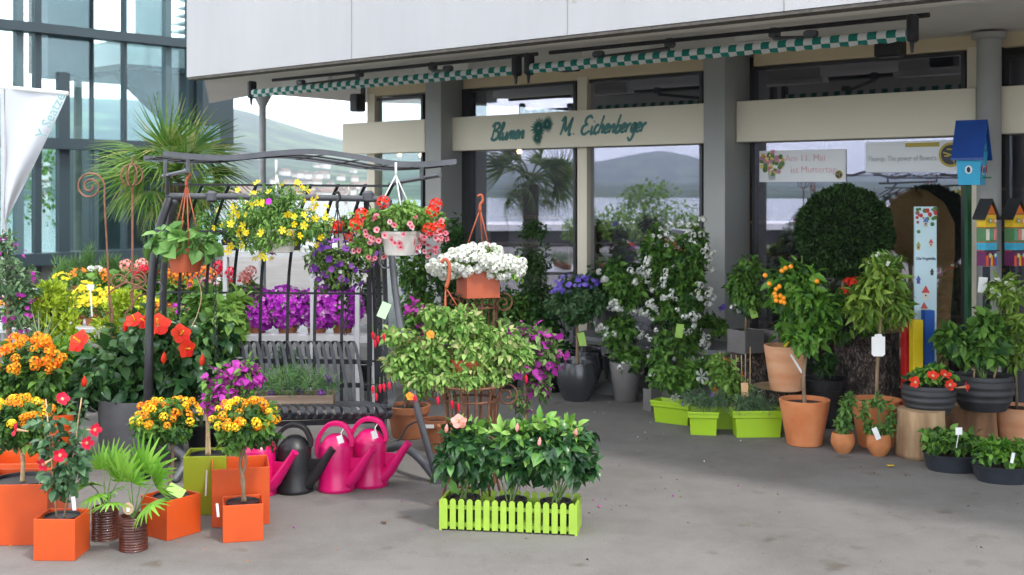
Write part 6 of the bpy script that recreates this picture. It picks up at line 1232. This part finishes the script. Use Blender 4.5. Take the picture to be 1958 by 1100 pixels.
# small round pots
def roundpot(label, px, py, w_, h_, fol, lm, n, tg=None):
    k = K('round_terracotta_pot', label, 'potted plant', px, py, group='little round terracotta pots', back=w_ / 2); k.bowl(w_, h_, M_TERRA_DARK if 0 else mat('terracotta_warm', (.42, .14, .045), .75, scale=8, bump=.15, bscale=60, col2=(.58, .24, .09)), .55, .86); bl = [k.b(*q) for q in fol]; k.fol(bl, n, 12, lm, .45, per=7); k.stems(7, bl); 
    if tg: k.tagc(*tg)
    return k
roundpot('little round terracotta pot with an upright leafy vine', 1618, 870, 46, 38, [(1622, 790, 15, 26), (1620, 815, 15, 22), (1628, 768, 12, 14)], leafm('leaf_vine', (.05, .14, .03), (.16, .3, .07)), 420)
k = roundpot('little round terracotta pot with a vine trained over a hoop', 1688, 876, 48, 42, [(1660, 790, 8, 22), (1668, 818, 9, 14), (1690, 775, 20, 8), (1710, 800, 9, 22), (1706, 825, 12, 12), (1685, 828, 20, 8)], leafm('leaf_vine', (.05, .14, .03), (.16, .3, .07)), 460, (1674, 828, 10, 24, M_TAG, .4, -.1))
# ribbed rubber bowls on the stumps
k = K('rubber_bowl', 'ribbed black bowl with red mandevilla on the pale stump', 'potted plant', 1779, 792, d=7.75, group='ribbed black rubber bowls', back=10); k.bowl(100, 56, M_BLACKR, .74, .96, ribs=4.5); bl = [k.b(1775, 722, 36, 15), k.b(1800, 718, 28, 14)]; k.fol(bl, 260, 16, L_CIT); k.fol(bl, 120, 16, L_DK, name='inner_foliage'); trump(k, [(1743, 727, -.7, .2), (1806, 732, .1, .1), (1797, 714, .2, .6), (1835, 736, .9, .2), (1775, 716, -.2, .7)], 22, Fl_RED)
k = K('rubber_bowl', 'larger ribbed black bowl with tall staked shrub on the brown stump', 'potted plant', 1880, 782, d=8.0, group='ribbed black rubber bowls'); k.bowl(112, 66, M_BLACKR, .74, .96, ribs=4.5); bl = [k.b(1822, 650, 36, 34), k.b(1885, 630, 34, 38), k.b(1860, 670, 40, 30), k.b(1900, 660, 30, 34)]; k.fol(bl, 900, 22, L_GRN, .55); k.fol(bl, 300, 22, L_DK, lo=.2, name='inner_foliage'); k.stems(10, bl, r=1.5)
k.trunk([(1862, 730), (1866, 640)], 2, CAN, 'cane'); k.trunk([(1900, 725), (1915, 665)], 2, CAN, 'cane')
k = K('terracotta_pot', 'pale terracotta pot cut by the right edge with white flowered shrub', 'potted plant', 1962, 848, group='large terracotta pots', back=42); k.pot(92, 66, 64, M_TERRA_PALE, rim=0, thick=5); bl = [k.b(1945, 565, 38, 34), k.b(1950, 620, 26, 30), k.b(1930, 545, 20, 14), k.b(1965, 680, 20, 40)]; k.fol(bl, 700, 21, leafm('leaf_pieris', (.12, .24, .03), (.3, .44, .08), rough=.4), .32, .4); k.trunk([(1962, 790), (1958, 640)], 3); k.flo([k.b(1938, 555, 30, 20)], 26, 11, Fl_WHT)
# flat black trays
for px, py, w_, lb, lm in ((1838, 908, 112, 'flat black tray of dark green seedlings with a white label', L_GRN), (1940, 930, 122, 'flat black tray of light leaved plants at the right edge', L_CIT)):
    k = K('black_tray', lb, 'potted plant', px, py, group='flat black trays', back=w_ / 2 * .8); u = k.u; MB().lathe(k.c, [(w_ * .42 * u, 0), (w_ * .46 * u, 8 * u), (w_ * .5 * u, 30 * u), (w_ * .52 * u, 32 * u), (w_ * .5 * u, 33 * u), (w_ * .47 * u, 22 * u)], 40, 1, .8).build('tray', M_BLACKP if 0 else mat('tray_black', (.03, .035, .045), .35, .2, 5), k.o, smooth=40); MB().lathe(k.c + [0, 0, 23 * u], [(w_ * .47 * u, 0), (1e-4, .003)], 30, 1, .8).build('soil', M_SOIL, k.o)
    bl = [k.b(px + dx, py - 52 - 4 * (i % 2), w_ * .2, 18) for i, dx in enumerate((-w_ * .32, -w_ * .12, w_ * .1, w_ * .3))] + [k.b(px, py - 56, w_ * .3, 16, dd=.12)]; k.fol(bl, 520, 17, lm, .6); k.fol(bl, 150, 15, L_DK, lo=.1, name='inner_foliage')
    if lm is L_GRN: k.tagc(1836, 826, 13, 14, dd=-.12, tail=(1831, 858))
    else: k.tagc(1929, 872, 6, 20, dd=-.2, rot=-.2)
# coloured posts and the narrow painted sign
CP = 'coloured square posts'
for pa, pb, yt, d, col, lb in ((1729, 1745, 612, 8.45, (.6, .01, .012), 'red painted square post'), (1745, 1765, 612, 8.3, (.8, .58, .01), 'yellow painted square post'), (1768, 1787, 594, 8.45, (.01, .09, .42), 'blue painted square post')):
    a, b_ = P(pa, yt, d), P(pb, yt, d); o = MB().box(((a[0] + b_[0]) / 2, d + .035, a[2] / 2), (b_[0] - a[0], .07, a[2]), R(6)).build('square_post', mat('post_' + lb[:3], col, .45, .08, 5, bump=.05), bevel=.004); tag(o, lb + ' standing left of the rubber bowls' if 'red' in lb else lb + (' in the middle of the three' if 'yellow' in lb else ' nearest the birdhouses'), 'post', CP)
d = 8.6; a, b_ = P(1748, 398, d), P(1790, 398, d); root = thing('painted_sign', 'narrow pale blue sign board painted with birdhouses and birds', 'sign', P(1769, 700, d) * [1, 1, 0]); w_ = b_[0] - a[0]; xc = (a[0] + b_[0]) / 2
bd = MB().box((xc, d, a[2] / 2 + .02), (w_, .02, a[2] - .02)).build('board', mat('sign_blue', (.55, .74, .8), .5, .05, 3), root)
u = d / FPX; X1, Z1 = np.array([1., 0, 0]), np.array([0, 0, 1.])
def flat(pts, m, nm, lay=1):
    V = [np.array(P(x, y, d)) * [1, 0, 1] + [0, d - .0105 - .0008 * lay, 0] for x, y in pts]; MB().add(V, [tuple(range(len(V)))]).build(nm, m, bd)
def ink(c): return mat('ink_%d_%d_%d' % tuple(int(x * 99) for x in c), c, .6, .1, 30)
for i in range(26): x = RNG.uniform(1750, 1788); y = 399 + abs(RNG.normal()) * 11 * (1 if abs(x - 1769) < 9 else 1.7); r_ = RNG.uniform(2, 5); flat([(x + r_ * math.cos(a), y + r_ * math.sin(a)) for a in np.linspace(0, 6.28, 7)[:-1]], ink([(.06, .16, .04), (.5, .03, .03), (.1, .22, .06), (.35, .08, .1)][i % 4]), 'printed_leaf', 1 + i * .05)
for (x, y, s_, c1, c2) in ((1769, 425, 7, (.1, .2, .5), (.5, .5, .4)), (1779, 465, 6, (.6, .1, .08), (.7, .6, .5)), (1755, 470, 6, (.3, .4, .1), (.6, .4, .1)), (1755, 535, 6, (.1, .1, .4), (.15, .15, .5)), (1769, 560, 10, (.6, .06, .06), (.75, .7, .6)), (1781, 520, 5, (.05, .05, .05), (.1, .1, .1)), (1766, 590, 9, (.5, .1, .1), (.6, .6, .3))):
    s_ *= .8; flat([(x - s_, y), (x + s_, y), (x, y - s_ * 1.8)], ink(c1), 'printed_roof', 3); flat([(x - s_ * .7, y + s_ * 1.6), (x + s_ * .7, y + s_ * 1.6), (x + s_ * .7, y), (x - s_ * .7, y)], ink(c2), 'printed_house', 2); flat([(x + 1.8 * math.cos(a), y + s_ * .6 + 1.8 * math.sin(a)) for a in np.linspace(0, 6.28, 9)[:-1]], ink((.02, .02, .02)), 'printed_hole', 3)
text('Die Vogelvilla', .029, np.array([P(1751, 497, d)[0], d - .0125, P(1751, 497, d)[2]]), X1, Z1, ink((.03, .04, .1)), bd, xs=.86, off=.0004)
# birdhouses on poles
def birdtower(label, px, d, s_, flip=1):
    a = P(px, 420, d); g0 = a * [1, 1, 0]; root = thing('birdhouse', label, 'birdhouse', g0, 'narrow patchwork birdhouses'); u = d / FPX; rz = R(28); cs, sn = math.cos(rz), math.sin(rz)
    MB().box((a[0], a[1], P(px, 510, d)[2] / 2), (.035, .035, P(px, 510, d)[2]), rz).build('pole', mat('pole_navy', (.012, .015, .03), .5), root)
    W, D = 29 * u * s_, 19 * u; zb, zt = P(px, 508, d)[2], P(px, 408, d)[2]; pk_ = P(px, 386, d)[2]
    def q(x, y, z): return np.array([a[0] + x * cs - y * sn, a[1] + x * sn + y * cs, z])
    def blk(x0, x1, y0, y1, z0, z1, m, nm, par=root): return MB().add([q(x, y, z) for z in (z0, z1) for x, y in ((x0, y0), (x1, y0), (x1, y1), (x0, y1))], [(3, 2, 1, 0), (4, 5, 6, 7)] + [(i, (i + 1) % 4, 4 + (i + 1) % 4, 4 + i) for i in range(4)]).build(nm, m, par)
    H = zt - zb; body = blk(-W / 2, W / 2, -D / 2, D / 2, zb, zt, ink((.5, .12, .03)), 'body')
    mb = MB(); mb.add([q(-W / 2, -D / 2, zt), q(W / 2, -D / 2, zt), q(0, -D / 2, pk_), q(-W / 2, D / 2, zt), q(W / 2, D / 2, zt), q(0, D / 2, pk_)], [(0, 1, 2), (5, 4, 3), (0, 3, 4, 1)]); mb.build('gable', ink((.75, .18, .02)), root)
    mb = MB()
    for s2 in (-1, 1): mb.hex([q(s2 * W * .72, -D * .8, zt - .045), q(s2 * W * .72, D * .8, zt - .045), q(0, D * .8, pk_ + .008), q(0, -D * .8, pk_ + .008)], (0, 0, .014))
    mb.build('roof', mat('roof_slate', (.02, .022, .026), .6), root)
    y0 = -D / 2 - .004; tiers = [(.74, .97, (.8, .52, .02)), (.46, .72, (.1, .25, .1)), (.3, .44, (.05, .4, .6)), (.0, .28, (.15, .02, .1))]
    for j, (f0, f1, c_) in enumerate(tiers):
        t_ = blk(-W / 2 - .002, W / 2 + .002, y0 - .001 * j, D / 2 + .002, zb + f0 * H, zb + f1 * H, ink(c_), 'tier')
        if j == 3:
            for i in range(5): blk(-W / 2 + i * W / 5 + .001, -W / 2 + (i + 1) * W / 5 - .001, y0 - .008, y0 - .002, zb, zb + .2 * H, ink([(.7, .1, .02), (.1, .03, .2), (.8, .4, .02), (.45, .02, .03), (.05, .1, .4)][i]), 'painted_stripe', root)
        if j == 1:
            for i in range(3): blk(-W / 2 + i * W / 3 + .003, -W / 2 + (i + 1) * W / 3 - .003, y0 - .007, y0 - .002, zb + .49 * H, zb + .7 * H, ink([(.75, .25, .2), (.8, .75, .65), (.12, .35, .2)][(i + flip) % 3]), 'painted_door', root)
    for x, f_, c_ in ((-W * .24, .2, (.7, .6, .1)), (W * .24, .2, (.1, .5, .5)), (-W * .22, .86, (.1, .35, .2)), (W * .22, .86, (.75, .35, .3))):
        cc = q(x, y0 - .012, zb + f_ * H); e_ = np.array([cs, sn, 0]); V = [cc + e_ * .012 * s_ * 1.3 * math.cos(t_) + np.array([0, 0, .017 * math.sin(t_)]) for t_ in np.linspace(0, 6.28, 13)[:-1]]; V2 = [v + np.array([-sn, cs, 0]) * -.004 for v in V]; V3 = [cc + (v - cc) * .6 + np.array([-sn, cs, 0]) * -.006 for v in V]; MB().add(V2, [tuple(range(12))]).build('painted_ring', ink(c_), root); MB().add(V3, [tuple(range(12))]).build('painted_eye', ink((.75, .68, .5)), root)
    blk(-W * .6, W * .5, -D * .95, -D / 2, zb + .28 * H, zb + .3 * H, mat('roof_slate', (.02, .022, .026), .6), 'ledge'); return root
r1_ = birdtower('narrow patchwork birdhouse nearest the round column', 1886, 8.35, 1.0)
c = P(1879, 545, 8.28); MB().hex([c + [-.035, 0, -.05], c + [.025, 0, -.06], c + [.035, 0, .05], c + [-.025, 0, .055]], (0, .002, 0)).build('price_tag', M_TAG, r1_)
birdtower('narrow patchwork birdhouse touching the right edge of the picture', 1940, 8.45, 1.05, 2)
d = 8.45; a = P(1858, 300, d); root = thing('birdhouse', 'bright blue birdhouse with a dark blue roof high on a green pole', 'birdhouse', a * [1, 1, 0]); u = d / FPX; rz = R(-38); cs, sn = math.cos(rz), math.sin(rz)
def q(x, y, z): return np.array([a[0] + (x * cs - y * sn) * u, a[1] + (x * sn + y * cs) * u, P(0, z, d)[2]])
MB().box((P(1851, 0, d)[0], d, P(0, 352, d)[2] / 2), (.034, .034, P(0, 352, d)[2]), R(20)).build('pole', mat('pole_green', (.008, .07, .025), .5), root)
MC = mat('birdhouse_cyan', (.02, .4, .66), .4, .06, 6); MD = mat('birdhouse_blue', (.008, .06, .3), .4, .1, 6)
w0, w1, dp = 20, 24, 20; bt, tp, rg = 354, 295, 240
V = [q(-w0, -dp * .8, bt), q(w0, -dp * .8, bt), q(w0, dp * .8, bt), q(-w0, dp * .8, bt), q(-w1, -dp, tp), q(w1, -dp, tp), q(w1, dp, tp), q(-w1, dp, tp), q(-w1, 0, rg), q(w1, 0, rg)]
# ridge runs along local x; gable ends at +-x
MB().add(V, [(3, 2, 1, 0), (0, 1, 5, 4), (2, 3, 7, 6), (1, 2, 6, 9, 5), (3, 0, 4, 8, 7), (4, 5, 9, 8), (6, 7, 8, 9)]).build('body', MC, root, bevel=.002)
mb = MB()
for s_ in (-1, 1): mb.hex([q(-w1 - 6, s_ * dp * 1.45, tp + 12), q(w1 + 6, s_ * dp * 1.45, tp + 12), q(w1 + 6, 0, rg - 6), q(-w1 - 6, 0, rg - 6)], (0, 0, .016))
mb.build('roof', MD, root)
def oval(face, x, z, rx, rz_, m, nm, lay):
    V = []
    for t_ in np.linspace(0, 6.28, 17)[:-1]:
        o2, zz = x + rx * math.cos(t_), z + rz_ * math.sin(t_); f_ = (zz - tp) / (bt - tp); f_ = min(max(f_, 0), 1)
        V.append(q(o2, -(dp - .2 * dp * f_) - lay, zz) if face == 'side' else q(((w1 - (w1 - w0) * f_) + lay), o2, zz))
    MB().add(V, [tuple(range(16))]).build(nm, m, root)
oval('side', 0, 325, 7, 8, ink((.8, .8, .8)), 'painted_ring', .6); oval('side', 0, 325, 3.5, 5.5, ink((.01, .02, .08)), 'entrance_hole', 1.2)
oval('gable', 0, 326, 11, 9, ink((.8, .8, .8)), 'painted_ring', .6); oval('gable', 0, 326, 8.5, 6.8, ink((.02, .25, .5)), 'painted_face', 1.1); oval('gable', -14, 324, 5, 8, ink((.5, .02, .04)), 'painted_shutter', .8); oval('gable', 14, 324, 5, 8, ink((.5, .02, .04)), 'painted_shutter', .8); oval('gable', 0, 272, 5, 6, ink((.01, .01, .03)), 'entrance_hole', .8)
mb = MB(); mb.strap([q(w1 + 1.2, -12, 292), q(w1 + 1.2, -5, 286), q(w1 + 1.2, 2, 291), q(w1 + 1.2, 12, 284)], (0, 0, 1), .004, .002); mb.build('painted_scrawl', ink((.01, .01, .03)), root)
MB().tube([q(w1 - 5, 0, 340), q(w1 + 12, 0, 340)], .006, 6).build('perch', ink((.02, .2, .1)), root)

# ---- 12. small litter on the asphalt
for i, (px, py, lb, col, s_) in enumerate(((1704, 893, 'fallen yellow leaf on the asphalt before the round pots', (.6, .38, .03), .02), (1146, 971, 'fallen magenta petal right of the picket planter', (.5, .03, .3), .008), (734, 1002, 'dark fallen leaf between the orange cube and the picket planter', (.1, .05, .02), .012))):
    c = G(px, py); V = [c + [s_ * math.cos(a) * (1.6 if k_ % 2 else 1), s_ * math.sin(a), .006 + .004 * (k_ % 2)] for k_, a in enumerate(np.linspace(0, 6.28, 8)[:-1])]; o = MB().hex(V, (0, 0, .0015)).build('fallen_leaf', ink(col)); tag(o, lb, 'leaf')
n_ = 1800; yy = RNG.uniform(5.0, 11, n_); xx = RNG.uniform(-.45, .45, n_) * yy; scatter([(T_small(.8, .2, .3), np.stack([xx, yy, np.full(n_, .003)], 1), RNG.normal(size=(n_, 3)) * [1, 1, .2], np.array([0, 0, 1.]) + .3 * RNG.normal(size=(n_, 3)), RNG.uniform(.002, .007, n_))], 'grit', leafm('grit_specks', (.06, .04, .025), (.35, .3, .24), trans=0), None)['kind'] = 'stuff'

for nm_, mm_, cx_, cy_, sx_, sy_, q_ in (('fallen_petals', Fl_BOUG, .2, 6.9, .55, .5, 60), ('fallen_petals', Fl_LANT, -1.7, 5.9, .4, .25, 22), ('fallen_petals', Fl_WHT, 1.3, 9.0, .7, .5, 50), ('fallen_leaves', leafm('dead_leaf', (.12, .07, .03), (.3, .2, .06)), 1.2, 7.8, 2.0, 1.2, 130)):
    c_ = RNG.normal(size=(q_, 2)) * [sx_, sy_] + [cx_, cy_]; scatter([(T_small(.7, .3, .3), np.stack([c_[:, 0], c_[:, 1], np.full(q_, .004)], 1), RNG.normal(size=(q_, 3)) * [1, 1, .15], np.array([0, 0, 1.]) + .3 * RNG.normal(size=(q_, 3)), RNG.uniform(.006, .016, q_))], nm_, mm_, None)['kind'] = 'stuff'

# ------------------------------------------------------------------ haze over lake and hills
hz = bpy.data.materials.new('haze_air'); hz.use_nodes = True; t = hz.node_tree; t.nodes.clear()
o_ = t.nodes.new('ShaderNodeOutputMaterial'); pv = t.nodes.new('ShaderNodeVolumePrincipled'); pv.inputs['Color'].default_value = (.8, .9, 1, 1); pv.inputs['Density'].default_value = .00027; pv.inputs['Anisotropy'].default_value = .2
t.links.new(pv.outputs[0], o_.inputs['Volume'])
mb = MB(); mb.box((0, 0, 150), (15400, 15400, 312)); o = mb.build('haze', hz); o['kind'] = 'stuff'
